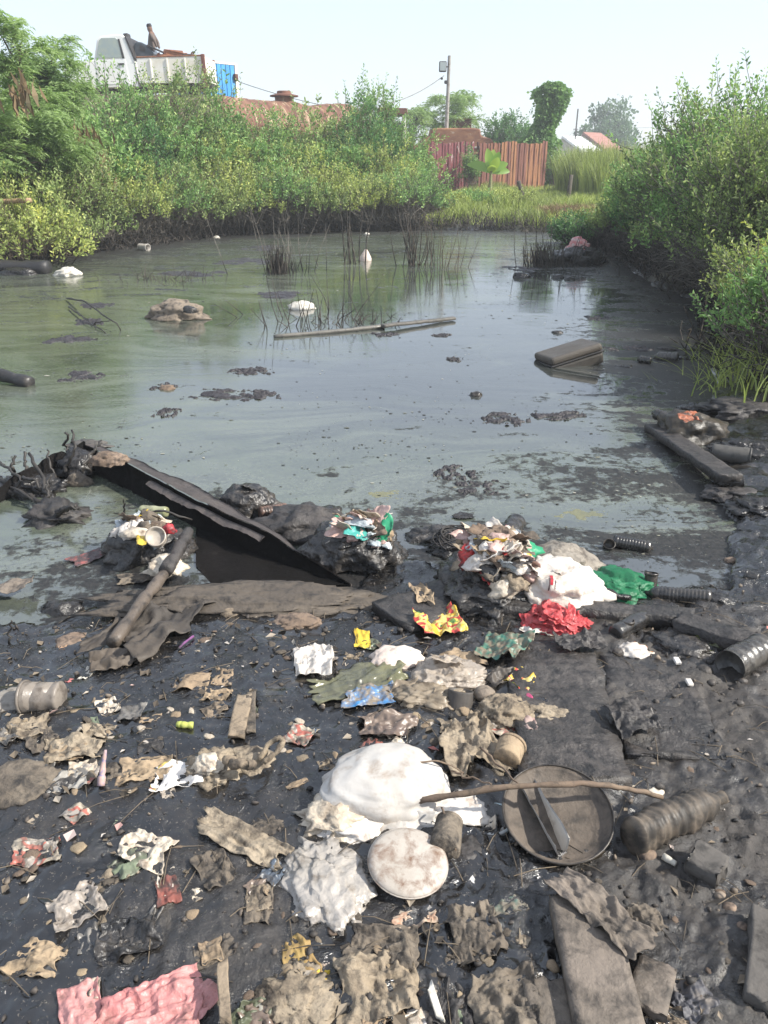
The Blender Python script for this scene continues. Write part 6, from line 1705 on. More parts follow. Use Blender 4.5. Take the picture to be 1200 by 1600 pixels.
# ------------------------------------------------------------------ shore: bags and refuse at the water's edge
def mpp(px, py):
    p = put(px, py); return (p.y * _c + (CAM_H - p.z) * _s) / FPX
def bagp(name, label, cat, px, py, w, ad, ah, seed, mat, **kw):
    """w: width in photo pixels; ad, ah: depth and height as a share of it"""
    k = mpp(px, py) * w
    return bag(name, label, cat, px, py, (k, k * ad, k * ah), seed, mat, **kw)
def sheetp(name, label, cat, px, py, w, d, rz, seed, mat, **kw):
    """w, d: size in photo pixels at that distance, before foreshortening"""
    k = mpp(px, py)
    return sheet(name, label, cat, px, py, w * k, d * k, rz, seed, mat, **kw)

bagp('black_bag', 'dull black rubbish bag standing beyond the hull rim', 'rubbish bag', 385, 797, 76, .8, .72, 140, K_BAG, amp=.2, freq=1.3)
bottle('ridged_bottle', 'brown ridged bottle between the hull and the black cloth', (405, 802), (455, 793), .032, dirty('brown_ridged', (.16, .10, .075), rough=.35, stain=(.03, .03, .028), amount=.4), ribs=8, seed=5, z=.03, z2=.03)
bagp('black_cloth', 'spread heap of black cloth in the water before the filled bag', 'cloth', 470, 828, 105, .75, .42, 141, K_MATTE, amp=.3)
bagp('black_cloth', 'small black cloth tail reaching into the water behind the heap', 'cloth', 515, 800, 40, .8, .3, 142, K_OIL, sub=3, amp=.35)
bagp('white_scrap', 'cream plastic scrap stuck between hull rim and black cloth', 'plastic scrap', 420, 824, 24, .6, .6, 143, CREAMBAG, sub=3, dz=.03)
_palette = [CREAMBAG, WHITEBAG, CARD, RAG, YELLOW, RAGDARK, dirty('pink_white_film', (.55, .38, .33), rough=.4, stain=(.25, .16, .13), amount=.3, crinkle=.4), dirty('green_scrap_film', (.03, .28, .14), rough=.4, amount=.2), dirty('glassy_grey', (.42, .46, .48), rough=.2, amount=.2, crinkle=.5, spec=.7), K_BAG, dirty('red_strip', (.48, .04, .035), rough=.4), ROCKBRN, dirty('teal_scrap_film', (.06, .32, .28), rough=.4, amount=.25)]
def pieces(root, n, cx, cy, cz, rx, ry, rz_, seed, weights, smin, smax):
    """loose refuse pieces nestled in the upper side of a mound"""
    rg = random.Random(seed)
    for i in range(n):
        a = rg.uniform(0, 6.283); r = math.sqrt(rg.random()) * .95; m = _palette[rg.choices(range(len(_palette)), weights)[0]]
        x = cx + rx * r * math.cos(a); y = cy + ry * r * math.sin(a); z = cz + rz_ * math.sqrt(max(0, 1 - r * r))
        s_ = rg.uniform(smin, smax)
        if rg.random() < .45:
            o = sheet('refuse_piece', None, None, 0, 0, s_ * 1.5, s_ * 1.1, rg.uniform(0, 3), seed + i, m, fold=s_ * .5, crumple=s_ * .14, ragged=.2, n=16, parent=root, on=(0, 0, 0))
            o.rotation_euler = (rg.uniform(-.9, .6), rg.uniform(-.7, .7), 0); o.location = (x, y, z + s_ * .12)
        else:
            V, F = blob(3, (s_ * 1.1, s_ * .8, s_ * .6), seed + i, 1.5, .3, .1)
            o = link('refuse_piece', mesh_np('refuse_piece', V, F), m, root); o.location = (x, y, z - s_ * .12); o.rotation_euler = (rg.uniform(-.6, .6), rg.uniform(-.6, .6), rg.uniform(0, 6))
pieces(HULLBAG, 26, 0, -.02, .10, .12, .10, .085, 1325, [3, 3, 2, 2, 1, 3, 2, .5, 3, 3, .6, 2, .4], .03, .075)
def filled_bag():
    p = put(555, 872)
    root = empty('filled_refuse_bag', p, 'split black bag full of colourful refuse, floating by the hull end', 'refuse bag')
    k = mpp(555, 872)
    V, F = blob(5, (118 * k, 100 * k, 78 * k), 145, 1.3, .15, .04, lobes=[((-1, -.4, -.1), .35, .4), ((.8, .5, .6), .12, .3)], facet=.06)
    link('bag', mesh_np('bag', rotz(V, -.2), F), K_BAG, root)
    pieces(root, 44, .02, -.03, .072, .14, .12, .13, 1450, [3, 5, 2, 2, .3, 2, 3, 1.2, 6, 4, .3, 1, .6], .035, .09)
filled_bag()
bagp('wet_weed', 'dark wet weed hanging in the water under the filled bag', 'weed', 585, 882, 70, .6, .16, 147, K_OIL, amp=.4)
bagp('black_cloth', 'crumpled black cloth curl floating beyond the heap', 'cloth', 676, 838, 62, .6, .35, 148, K_BAG, amp=.34)
# coil of fibres
def coil():
    rng = np.random.default_rng(6); p = put(712, 858); n = 46; K = 26; L = []
    for i in range(n):
        a0 = rng.random() * 6.28; r0 = .03 + .055 * rng.random(); t = np.linspace(a0, a0 + rng.uniform(2.5, 6), K); tz = rng.normal() * .25
        c = rng.normal(size=3) * np.array([.016, .014, .012])
        L.append(np.stack([c[0] + r0 * 1.15 * np.cos(t), c[1] + r0 * .85 * np.sin(t), .028 + c[2] + .03 * np.sin(t + tz * 5) * (r0 / .08) + rng.random() * .03], 1))
    V, F = tubes(np.array(L), np.full((n, K), .0035), 4)
    root = empty('fibre_coil', p, 'matted coil of black fibres at the water edge', 'fibre coil')
    link('strands', mesh_np('strands', V, F), K_MATTE, root)
    V, F = blob(4, (.19, .15, .07), 149, amp=.25); link('core', mesh_np('core', V, F), K_OIL, root)
coil()
sheetp('sunk_lid', 'dark ring-shaped lid awash beyond the fibre coil', 'lid', 725, 808, 34, 22, .1, 150, K_OIL, shape='round', n=18, fold=.006, crumple=.004)
bagp('green_weed', 'yellow-green weed patch floating beyond the fibre coil', 'weed', 765, 814, 28, .7, .10, 151, OCHRE, sub=3)
bagp('black_tube', 'fat smooth black tube lying against the torn refuse heap', 'tube', 722, 888, 52, 1.0, .6, 152, K_OIL, amp=.06, fine=.02, rz=.6)
def torn_heap():
    p = put(772, 928); k = mpp(772, 928)
    root = empty('torn_refuse_bag', p, 'big torn black bag spilling mixed food refuse at the shore', 'refuse bag')
    V, F = blob(5, (120 * k, 165 * k, 60 * k), 153, 1.5, .2, .06); link('bag', mesh_np('bag', V + np.array([-.02, .04, 0]), F), K_BAG, root)
    pieces(root, 66, .015, .05, .072, .14, .21, .14, 1530, [6, 6, 3, 2, 1.5, 2, 6, .2, 2, 3, 1.4, 2, .3], .04, .105)
torn_heap()
k9 = mpp(780, 900)
for i, (px, py, z, w, mat, lab) in enumerate(((786, 864, .20, 24, YELLOW, 'yellow peel on top of the torn refuse bag'), (818, 876, .17, 28, YELLOW, 'yellow orange peel between the torn bag and the white bag'), (778, 888, .19, 44, dirty('red_strip', (.48, .04, .035), rough=.4), 'red plastic strip across the torn refuse bag'), (812, 890, .16, 34, WHITEBAG, 'white tissue between the torn bag and the white bag'),
                                             (748, 898, .14, 30, CREAMBAG, 'pinkish cream wrapper on the side of the torn refuse bag'), (768, 915, .11, 20, CARD, 'tan stub at the foot of the torn refuse bag'))):
    o = sheet('refuse_scrap', lab, 'scrap', 0, 0, w * k9 * 1.15, w * k9 * .8, .4 * i, 160 + i, mat, fold=w * k9 * .3, crumple=w * k9 * .1, ragged=.2, n=24, on=at(px, py, z)); o.rotation_euler = (.5, .25 * (i % 3 - 1), 0)
stick('teal_tube', 'teal plastic tube sticking out of the torn refuse bag', 'tube', [at(778, 900, .14), at(795, 908, .12), at(810, 917, .09)], .009, TEAL, taper=1, wob=0)
stick('brown_stub', 'brown wooden stub below the teal tube', 'stick', [at(785, 925, .05), at(800, 923, .07), at(815, 926, .06)], .012, CARD, taper=.9)
stick('needle_twig', 'thin dark stick poking up in the torn refuse bag', 'twig', [at(773, 918, .06), at(774, 905, .13), at(772, 890, .20)], .006, STICKK)
bottle('dark_bottle', 'dark bottle lying behind the torn refuse bag', (808, 815), (788, 848), .048, BOTTLEK, ribs=3, seed=6, z=.075, z2=.06, neck=.2)
bagp('grey_sack', 'dusty grey sack behind the white plastic bag', 'sack', 872, 880, 88, .9, .46, 165, GREYSACK, amp=.17, lobes=[((1, -.5, -.2), .3, .35)])
def white_bag():
    p = put(866, 938); k = mpp(866, 938)
    root = empty('white_plastic_bag', p, 'large crumpled white plastic bag with a small red print', 'plastic bag')
    V, F = blob(5, (118 * k, 110 * k, 74 * k), 166, 1.35, .16, .05, facet=.09, lobes=[((-.3, .2, 1), .2, .5), ((1, .1, .3), .12, .5)])
    me = mesh_np('bag', V, F); o = link('bag', me, WHITEBAG, root)
    # printed mark: thin patches that follow the surface towards the camera
    def mark(nm, cx, cz, w, h, mat, ang):
        c, s = math.cos(ang), math.sin(ang); pts = []; nx, nz = 7, 9
        d = Vector((0, .86, -.5)); 
        for i in range(nx):
            for j in range(nz):
                u = (i / (nx - 1) - .5) * w; v = (j / (nz - 1) - .5) * h
                q = Vector((cx + u * c - v * s, -.4, cz + u * s + v * c + .2))
                ok, loc, nor, _ = o.ray_cast(q, d)
                pts.append((loc + nor * .0025) if ok else None)
        if any(q is None for q in pts): return
        F = [(i * nz + j, (i + 1) * nz + j, (i + 1) * nz + j + 1, i * nz + j + 1) for i in range(nx - 1) for j in range(nz - 1)]
        link(nm, mesh_py(nm, pts, F, True), mat, root)
    bpy.context.view_layer.update()
    red = dirty('red_print', (.42, .03, .04), rough=.4, amount=.1); drk = dirty('dark_print', (.09, .05, .05), rough=.5, amount=.1)
    mark('red_print', -.045, .12, .011, .042, red, -.12)
    mark('print_outline', -.056, .10, .003, .048, drk, -.12)
    mark('print_outline', -.033, .10, .003, .040, drk, -.12)
    mark('print_outline', -.046, .126, .020, .003, drk, -.12)
white_bag()
bagp('white_flap', 'torn white flap of plastic hanging off towards the red bag', 'plastic bag', 846, 940, 74, .55, .30, 167, CREAMBAG, amp=.3, dz=.01)
sheetp('paper_scrap', 'white paper scrap left of the red bag', 'paper', 812, 938, 38, 40, .4, 168, WHITEBAG, fold=.03, crumple=.01)
bagp('green_scrap', 'bright pale green plastic scrap between white and red bags', 'plastic scrap', 898, 932, 20, .7, .8, 169, dirty('light_green', (.32, .52, .16), rough=.5), sub=3, dz=.04)
bagp('red_plastic_bag', 'crumpled translucent red plastic bag on the muddy plank', 'plastic bag', 866, 976, 84, .8, .30, 170, REDBAG, sub=5, amp=.2, fine=.06, freq=1.7, facet=.10, lobes=[((1, .2, .0), .35, .35), ((-1, .3, .2), .15, .4)])
sheetp('white_label', 'white torn label peeking out under the red bag', 'paper', 835, 985, 40, 24, -.3, 171, WHITEBAG, fold=.02, crumple=.006)
sheetp('white_label', 'narrow white paper strip in front of the red bag', 'paper', 872, 994, 34, 12, -.1, 172, CREAMBAG, fold=.012, crumple=.004)
bagp('green_cloth', 'dark green cloth bundle lying in the water edge', 'cloth', 964, 920, 88, .9, .42, 173, GREEN, sub=5, amp=.20, fine=.05, freq=1.5, lobes=[((-1, .3, .3), .2, .6)])
can('dark_tin', 'small dark tin standing beside the green cloth', 'tin', (1016, 917), (1018, 896), .027, TINK, z=.02, z2=.075, hollow=.4)
bottle('ribbed_bottle', 'long oily ribbed bottle lying on the plank beside the green cloth', (1112, 934), (1008, 927), .034, BOTTLEK, ribs=13, seed=7, neck=.14, crush=.04)
bagp('bottle_end', 'crumpled black bottle bottom at the end of the ribbed bottle', 'bottle end', 1122, 942, 46, .8, .5, 174, K_OIL, amp=.16)
bottle('ribbed_bottle', 'dark ribbed bottle floating off the green cloth', (958, 845), (1020, 856), .032, BOTTLEK, ribs=10, seed=8, neck=.08, crush=.05, z=.025, z2=.015)
can('floating_ring', 'small dark open cup rim beside the floating ribbed bottle', 'cup', (950, 857), (952, 850), .027, TINK, z=-.01, z2=.025, hollow=.7)
bagp('shell_scrap', 'pale shell beside the green cloth', 'shell', 946, 934, 26, .7, .4, 175, FOAM, sub=3)
stick('curved_hose', 'bent black hose piece under the green cloth', 'hose', [at(945, 922, .04), at(955, 924, .06), at(965, 932, .05), at(985, 934, .04)], .010, K_OIL, taper=1, wob=0)

def flaps(thing_name, mat, items, seed):
    """thin crumpled flaps of the same plastic spreading from a bag"""
    o = bpy.data.objects[thing_name]
    for i, (dx, dy, dz, w, d, rz, tx, ty) in enumerate(items):
        f = sheet('flap', None, None, 0, 0, w, d, rz, seed + i, mat, fold=.35 * min(w, d), crumple=.05 * min(w, d), ragged=.22, n=26, parent=o, on=(0, 0, 0), thick=.001)
        f.location = (dx, dy, dz); f.rotation_euler = (tx, ty, 0)
def many(n, rx, ry, h, s0, s1, seed):
    rg = random.Random(seed); L = []
    for i in range(n):
        a = 6.283 * i / n + rg.uniform(-.3, .3); r = rg.uniform(.25, 1.0)
        L.append((rx * r * math.cos(a), ry * r * math.sin(a), h * (1.05 - r * .85), rg.uniform(s0, s1), rg.uniform(s0, s1) * .8, rg.uniform(0, 3), -.75 * r * math.sin(a) * .9 + rg.uniform(-.25, .25), .75 * r * math.cos(a) + rg.uniform(-.25, .25)))
    return L
flaps('red_plastic_bag', REDBAG, many(12, .105, .08, .075, .09, .16, 3), 1700)
flaps('white_plastic_bag', WHITEBAG, many(14, .125, .11, .15, .09, .18, 4), 1720)
flaps('grey_sack', GREYSACK, many(5, .09, .08, .06, .08, .13, 5), 1750)
flaps('black_bag', K_BAG, [(.06, -.05, .02, .12, .09, .2, .3, .2), (-.06, -.04, .03, .1, .1, .9, .2, -.3), (.03, .0, .13, .09, .07, .4, -.4, .4)], 1740)
flaps('green_cloth', GREEN, [(-.10, -.02, .02, .12, .14, .2, .1, -.25), (.08, -.07, .02, .13, .10, .4, .35, .2), (.02, -.09, .05, .12, .08, -.3, .6, 0)], 1760)
# ------------------------------------------------------------------ muddy planks of the shore
plank('muddy_plank', 'broad muddy plank sloping into the water before the torn bag', 'plank', (612, 962), (735, 915), .24, .035, PLANKMUD, seed=11, rough=.008, lift=.0)
plank('muddy_plank', 'muddy beam lying along the shore under the red bag', 'plank', (715, 937), (905, 946), .07, .06, PLANKMUD, seed=12, rough=.006)
plank('muddy_plank', 'muddy beam lying along the shore under the ribbed bottle', 'plank', (905, 945), (1085, 958), .075, .06, PLANKMUD, seed=13, rough=.006)
plank('muddy_plank', 'black beam sloping down beyond the murky green puddle', 'plank', (1060, 962), (1180, 1000), .09, .07, K_MATTE, seed=14, rough=.007)
plank('walkway_board', 'wide mud-covered board running towards the camera below the red bag', 'board', (858, 1000), (900, 1215), .30, .03, PLANKMUD, seed=15, rough=.012, n=110, lift=-.006)
plank('walkway_board', 'wide mud-covered board next to the stone, nearer the upright bottle', 'board', (1000, 1030), (1060, 1180), .28, .03, PLANKMUD, seed=16, rough=.014, n=90, lift=-.022)
plank('brown_plank', 'brown plank at the bottom edge beside a deep dark gap', 'plank', (905, 1400), (965, 1640), .13, .03, PLANKBRN, seed=17, rough=.004, lift=.02)
plank('brown_plank', 'second brown plank left of the dark gap at the bottom edge', 'plank', (850, 1530), (872, 1650), .09, .02, PLANKBRN, seed=18, rough=.004)
plank('brown_plank', 'short broken plank end at the bottom edge near the block', 'plank', (1030, 1500), (1010, 1575), .075, .015, PLANKBRN, seed=19, lift=.01)
plank('grey_post', 'grey post lying at the frame edge near the bottom corner', 'post', (1196, 1420), (1190, 1560), .05, .05, BRICKM, seed=20)
sheetp('tarp_scrap', 'flat brown sheet lying over the plank by the pan', 'sheet', 930, 1450, 170, 60, -.9, 180, PLANKBRN, fold=.008, crumple=.003, ragged=.06, dz=.048)
sheetp('tarp_scrap', 'pale folded corner of sheet beside the brown sheet', 'sheet', 1000, 1455, 50, 60, .5, 181, RAGDARK, fold=.02, crumple=.006, dz=.03)

flaps_later = 1
# ------------------------------------------------------------------ right shore: bottles, stones, foil
can('crushed_bottle', 'stout grimy ribbed bottle lying open at the frame edge', 'bottle', (1190, 1012), (1140, 1040), .052, BOTTLEG, ribs=6, hollow=.25, crush=.05, rim=False, seed=9)
bagp('black_foil', 'crumpled black foil sheet below the ribbed bottle', 'foil', 1075, 1010, 86, .8, .22, 182, K_BAG, amp=.4, fine=.12)
bottle('dark_bottle', 'dark smooth bottle half buried beside the printed packet', (960, 990), (1015, 960), .032, BOTTLEK, ribs=0, seed=10)
can('dark_tin', 'dark upright tin stuck in the mud by the printed packet', 'tin', (978, 990), (980, 970), .026, TINK, z=.06, z2=.11, hollow=.4, seed=3)
bagp('printed_packet', 'crumpled white packet with orange print on the right mud', 'packet', 990, 1018, 44, .9, .42, 183, CARTON, amp=.2)
bagp('teal_cap', 'tiny teal bottle cap beside the printed packet', 'cap', 1003, 992, 9, 1, .8, 184, TEAL, sub=2)  # a loose bottle cap
sheetp('murky_puddle', 'murky yellow-green puddle below the black beam', 'puddle', 1108, 1006, 84, 60, -.5, 185, dirty('murky_green', (.10, .105, .03), (.06, .065, .03), rough=.12, stain=(.03, .03, .02), amount=.25), fold=.0, crumple=.001, shape='round', ragged=.25, dz=.012)
peb = [(895, 1064, 19, STONE, 'pale round pebble alone on the wide muddy board'), (758, 1090, 34, STONE, 'grey-brown stone next to the crumpled rag'), (1140, 1018, 15, STONEK, 'dark pebble beside the murky puddle'), (1082, 1034, 13, STONEK, 'dark pebble below the black foil'), (1160, 1066, 15, STONEK, 'dark pebble below the stout bottle'),
       (1100, 1052, 26, STONEK, 'elongated dark stone below the black foil'), (965, 1022, 18, STONEK, 'dark pebble beside the printed packet'), (925, 1000, 14, STONEK, 'small dark pebble right of the red bag'), (932, 1008, 12, STONEK, 'tiny dark pebble right of the red bag'), (1112, 1068, 14, STONEK, 'dark pebble in the wheel of debris near the frame edge'),
       (1180, 1058, 16, STONEK, 'dark pebble against the stout bottle'), (1155, 1100, 14, STONEK, 'brown pebble at the frame edge below the bottle'), (1160, 1450, 20, ROCKBRN, 'brown pebble beside the grey post'), (1140, 1420, 22, ROCKBRN, 'tan pebble left of the grey post'), (1125, 1400, 18, STONE, 'pale pebble above the grey post'), (1175, 1500, 18, ROCKBRN, 'small brown pebble close to the grey post'),
       (1010, 1340, 30, ROCKBRN, 'brown stone below the flattened ribbed tube'), (435, 944, 20, EGG, 'tan egg-shaped ball on the black mud below the hull'), (1000, 1110, 12, STONEK, 'dark pebble in the middle of the nearer muddy board'), (1050, 1090, 13, STONEK, 'dark pebble towards the stout bottle'), (1030, 1230, 16, STONEK, 'dark stone beyond the brown stick end')]
for i, (px, py, w, m, lab) in enumerate(peb):
    k = mpp(px, py) * w
    stone('pebble', lab, 'pebble', px, py, (k, k * .85, k * (.95 if m is EGG else .7)), 300 + i, m, 'pebbles on the shore')
for i, (px, py, lab) in enumerate(((1075, 1076, 'small white chip on the muddy board, lower one'), (1056, 1042, 'tiny white chip on the muddy board, upper one'))):
    k = mpp(px, py)
    tag(link('white_chip', box_mesh('white_chip', 9 * k, 15 * k, 5 * k, .002), WHITEBAG, None, put(px, py) + Vector((0, 0, .025))), lab, 'chip')
sheetp('mud_flake', 'flat muddy leather flap on the walkway board', 'flap', 985, 1135, 72, 66, .3, 186, K_MATTE, fold=.015, crumple=.006, dz=.028)
sheetp('mud_flake', 'wrinkled black flap beside the green packet', 'flap', 905, 1018, 70, 44, .1, 187, K_MATTE, fold=.02, crumple=.01, dz=.03)

# ------------------------------------------------------------------ middle shore: packets and bags
sheetp('brown_wrapper', 'twisted brown paper strip above the yellow sachet', 'wrapper', 660, 938, 26, 70, .15, 190, CARD, fold=.03, crumple=.015, dz=.03)
sheetp('food_sachet', 'bright yellow and red food sachet on the mud', 'sachet', 685, 980, 62, 76, .25, 191, SACHET, fold=.045, crumple=.008, curl=.02)
sheetp('milk_carton', 'flattened white carton with orange-green print', 'carton', 489, 1040, 62, 76, .08, 192, CARTON, fold=.03, crumple=.008, lift=.02, ragged=.05)
sheetp('yellow_flag', 'small bright yellow folded wrapper', 'wrapper', 566, 1002, 24, 52, .1, 193, YELLOW, fold=.04, crumple=.006, n=18)
bagp('white_glove', 'white rubber glove with muddy side', 'glove', 617, 1032, 74, .72, .42, 194, dirty('glove_white', (.72, .62, .54), (.66, .54, .46), rough=.55, stain=(.10, .07, .055), amount=.22, scale=11), amp=.10, fine=.03, lobes=[((-.3, .6, .8), .25, .22), ((.9, .4, .5), .2, .2), ((1, .0, .2), .15, .25)])
bagp('clear_bag', 'cloudy clear plastic bag puffed up, upper of the pair', 'plastic bag', 697, 1060, 92, .75, .40, 195, CLEARBAG, sub=5, amp=.2, fine=.06, lobes=[((.9, .1, .4), .15, .5)])
bagp('clear_bag', 'dirty clear plastic bag lying below the puffed one', 'plastic bag', 672, 1090, 88, .6, .30, 196, dirty('dirty_clear_film', (.36, .29, .21), (.46, .38, .28), rough=.35, stain=(.15, .115, .08), amount=.3, trans=.08, spec=.55), sub=5, amp=.26, fine=.09)
sheetp('green_packet', 'green foil packet smeared with brown mud', 'packet', 785, 1020, 72, 80, -.45, 197, GREENPACK, fold=.03, crumple=.006, lift=.03, ragged=.06)
sheetp('blue_wrapper', 'blue-edged wrapper covered in brown grit', 'wrapper', 577, 1092, 82, 52, .2, 198, BLUEWRAP, fold=.03, crumple=.008)
sheetp('yellow_film', 'large murky yellow film half sunk in the puddle', 'plastic film', 560, 1068, 120, 70, .45, 199, dirty('murky_yellow_film', (.17, .165, .085), (.11, .11, .07), rough=.25, stain=(.04, .04, .035), amount=.35, spec=.6), fold=.018, crumple=.004, ragged=.25)
sheetp('brown_film', 'brown transparent wrapper next to the big white sack', 'wrapper', 603, 1138, 88, 56, .1, 200, dirty('brown_film', (.20, .15, .115), (.14, .10, .08), rough=.35, stain=(.06, .05, .042), amount=.3, spec=.6), fold=.05, crumple=.01)
can('mud_cup', 'grey mud-coated cup standing by the clear bags', 'cup', (716, 1112), (720, 1078), .044, dirty('mud_cup_grey', (.075, .066, .058), rough=.6, stain=(.03, .028, .026), amount=.35), z=.07, z2=.13, taper=.9, hollow=.3, rim=False, crush=.04)
sheetp('sachet_scrap', 'red and yellow sachet scrap behind the crumpled rag', 'sachet', 812, 1066, 46, 48, -.7, 201, SACHET, fold=.02, crumple=.006, n=20)
sheetp('magenta_scrap', 'small magenta wrapper beside the crumpled rag', 'wrapper', 818, 1090, 16, 36, .2, 202, dirty('magenta_film', (.40, .03, .12), rough=.4, stain=(.5, .4, .4), amount=.2), fold=.012, crumple=.003, n=14)
sheetp('dark_wrapper', 'dark grey wrapper above the crumpled rag', 'wrapper', 785, 1062, 58, 34, .5, 203, dirty('dark_wrap', (.085, .072, .06), rough=.5, stain=(.03, .03, .028), amount=.3), fold=.03, crumple=.008)
bagp('crumpled_rag', 'tan crumpled rag standing beside the stone', 'rag', 792, 1118, 64, .95, .50, 204, RAG, sub=5, amp=.30, fine=.1)
bagp('trailing_rag', 'fringed grey-tan rag lying out over the walkway board', 'rag', 852, 1122, 84, .45, .28, 205, RAG, sub=5, amp=.3, fine=.14, rz=-.2)
sheetp('pale_scrap', 'pale torn label at the edge of the walkway board', 'label', 824, 1140, 26, 36, .1, 206, dirty('pale_label', (.33, .25, .22), rough=.7, stain=(.25, .10, .09), amount=.3), fold=.008, crumple=.003, n=14, dz=.02)
bagp('orange_peel', 'orange peel on the dusty litter patch', 'peel', 702, 1112, 22, .8, .6, 207, dirty('orange_peel', (.52, .27, .10), rough=.7, stain=(.2, .13, .08), amount=.3), sub=3)
sheetp('cloth_strip', 'long tan cloth lying beyond the big white sack', 'cloth', 738, 1168, 84, 120, .1, 208, RAG, fold=.05, crumple=.02, ragged=.2)
can('paper_roll', 'short tan paper cup lying beside the tan cloth', 'cup', (790, 1188), (800, 1165), .036, CARD, taper=1.1, hollow=.5, crush=.09, seed=4)
def big_sack():
    p = put(604, 1238); k = mpp(604, 1215)
    root = empty('white_sack', p, 'big smooth bright white plastic sack in the foreground', 'sack')
    V, F = blob(5, (168 * k, 130 * k, 84 * k), 210, .9, .06, .012, facet=.035, skirt=.08, lobes=[((-.9, -.5, .1), .3, .5), ((.2, .3, 1), .12, .6)])
    link('sack', mesh_np('sack', V, F), WHITESACK, root)
    V, F = blob(4, (70 * k, 60 * k, 34 * k), 211, 1.6, .3, .1); link('mouth', mesh_np('mouth', V + np.array([-.13, -.10, 0]), F), CREAMBAG, root)
big_sack()
bagp('white_lump', 'grey-white crumpled plastic lump below the big white sack', 'plastic bag', 548, 1290, 90, .8, .4, 212, WHITEBAG, sub=5, amp=.14, fine=.04)
bagp('grey_plastic', 'long grey-white plastic bag trailing down from the white lump', 'plastic bag', 512, 1385, 110, 1.35, .30, 213, dirty('grey_white_film', (.40, .37, .34), (.33, .30, .26), rough=.35, stain=(.17, .14, .11), amount=.3, spec=.6, crinkle=.5), sub=5, amp=.2, fine=.07, facet=.1, rz=.3)
sheetp('tan_plastic', 'tan plastic strip curving from the map corner towards the grey sheet', 'plastic sheet', 385, 1320, 170, 50, -.55, 214, RAG, fold=.04, crumple=.014, ragged=.18, n=36)
bagp('white_flap', 'white torn plastic flap beside the big sack and stick', 'plastic bag', 715, 1270, 90, .7, .26, 215, WHITEBAG, amp=.3, fine=.09)
flaps('clear_bag', CLEARBAG, many(8, .075, .06, .06, .07, .12, 6), 1785)
flaps('clear_bag', CLEARBAG, [(.08, -.02, .02, .10, .09, .2, .2, .3), (-.07, -.03, .02, .09, .10, .7, .25, -.3), (.0, .02, .07, .09, .07, .2, -.4, .2)], 1780)
flaps('white_sack', WHITESACK, [(-.13, -.08, .02, .12, .10, .3, .25, -.2), (.03, -.12, .015, .14, .09, 0, .35, 0)], 1810)
flaps('clear_bag.001', bpy.data.materials['dirty_clear_film'], [(.07, -.03, .015, .12, .08, .1, .3, .2), (-.08, .0, .02, .10, .09, .5, .2, -.2)], 1790)
# pan, lids, stick
def round_lid(name, label, cat, px, py, r_px, prof, mat, tilt=(0, 0), seed=0, dz=.0, rimmat=None):
    p = put(px, py); k = mpp(px, py) * r_px
    root = empty(name, p + Vector((0, 0, dz)), label, cat); ns = 44; t = np.arange(ns) * 2 * math.pi / ns
    pr = np.array(prof) * np.array([k, k])
    V = np.stack([pr[:, :1] * np.cos(t), pr[:, :1] * np.sin(t), pr[:, 1:] + 0 * t], -1).reshape(-1, 3)
    V = V * (1 + .012 * vn(V * 12, seed))[:, None]
    idx = np.arange(len(pr) * ns).reshape(len(pr), ns)
    F = np.stack([idx[:-1], np.roll(idx[:-1], -1, 1), np.roll(idx[1:], -1, 1), idx[1:]], -1).reshape(-1, 4)
    link('dish', mesh_np('dish', V, F), mat, root)
    rr = pr[:, 0].max(); zz = pr[pr[:, 0].argmax(), 1]; tt = np.linspace(0, 2 * math.pi, 45)
    link('rim', mesh_np('rim', *tubes(np.stack([rr * np.cos(tt), rr * np.sin(tt), zz + 0 * tt], 1)[None], np.full((1, 45), k * .018), 6)), rimmat or mat, root)
    root.rotation_euler = (tilt[0], tilt[1], seed)
    return root
round_lid('mud_pan', 'wide shallow pan caked with mud, half filled', 'pan', 868, 1290, 84, [(0, .06), (.5, .07), (.8, .09), (.93, .20), (1, .26), (1.0, .23), (.9, 0), (0, -.02)], PANM, (math.radians(-12), 0), 3, .02, TINK)
sheetp('grey_shard', 'pale curved plastic shard standing in the mud pan', 'shard', 846, 1290, 26, 128, .25, 216, SHARDM, on=at(845, 1286, .12), fold=.015, crumple=.004, curl=.05, n=20)
can('pale_tub', 'small pale blue tub lid leaning against the mud pan', 'tub', (776, 1300), (772, 1280), .046, PALEBLUE, z=.075, z2=.12, hollow=.15, taper=1.05)
round_lid('stained_lid', 'round white lid with rust-brown stains', 'dish', 637, 1362, 62, [(0, .14), (.55, .15), (.86, .13), (.97, .08), (1, .02), (.98, 0), (0, .02)], LIDW, (math.radians(-6), 0), 4, .03)  # a loose round lid
can('dark_bowl', 'brown cup lying in the dark bowl behind the stained lid', 'cup', (694, 1330), (702, 1285), .038, RAGDARK, taper=.85, hollow=.4, seed=6)
bagp('dark_bowl', 'dark crumpled bowl-shaped bag beside the stained lid', 'bag', 720, 1330, 60, 1.0, .4, 217, K_MATTE, amp=.2)
stick('long_stick', 'long brown stick lying across the mud pan', 'stick', [put(650, 1252, .05), put(720, 1240, .09), put(790, 1229, .12), put(880, 1226, .13), put(960, 1228, .10), put(1035, 1246, .05)], .0085, STICKM, n=26, wob=.002, taper=.75)
stick('side_twig', 'thin twig crossing from the paper cup to the long stick', 'twig', [put(750, 1168, .06), put(780, 1195, .07), put(812, 1228, .10)], .0035, STICKM, wob=.002)
stick('side_twig', 'curved thin wire lying on the big white sack', 'twig', [at(636, 1214, .19), at(650, 1192, .215), at(680, 1188, .215), at(706, 1196, .18), at(735, 1216, .10)], .0028, STICKM, wob=.001, n=18)
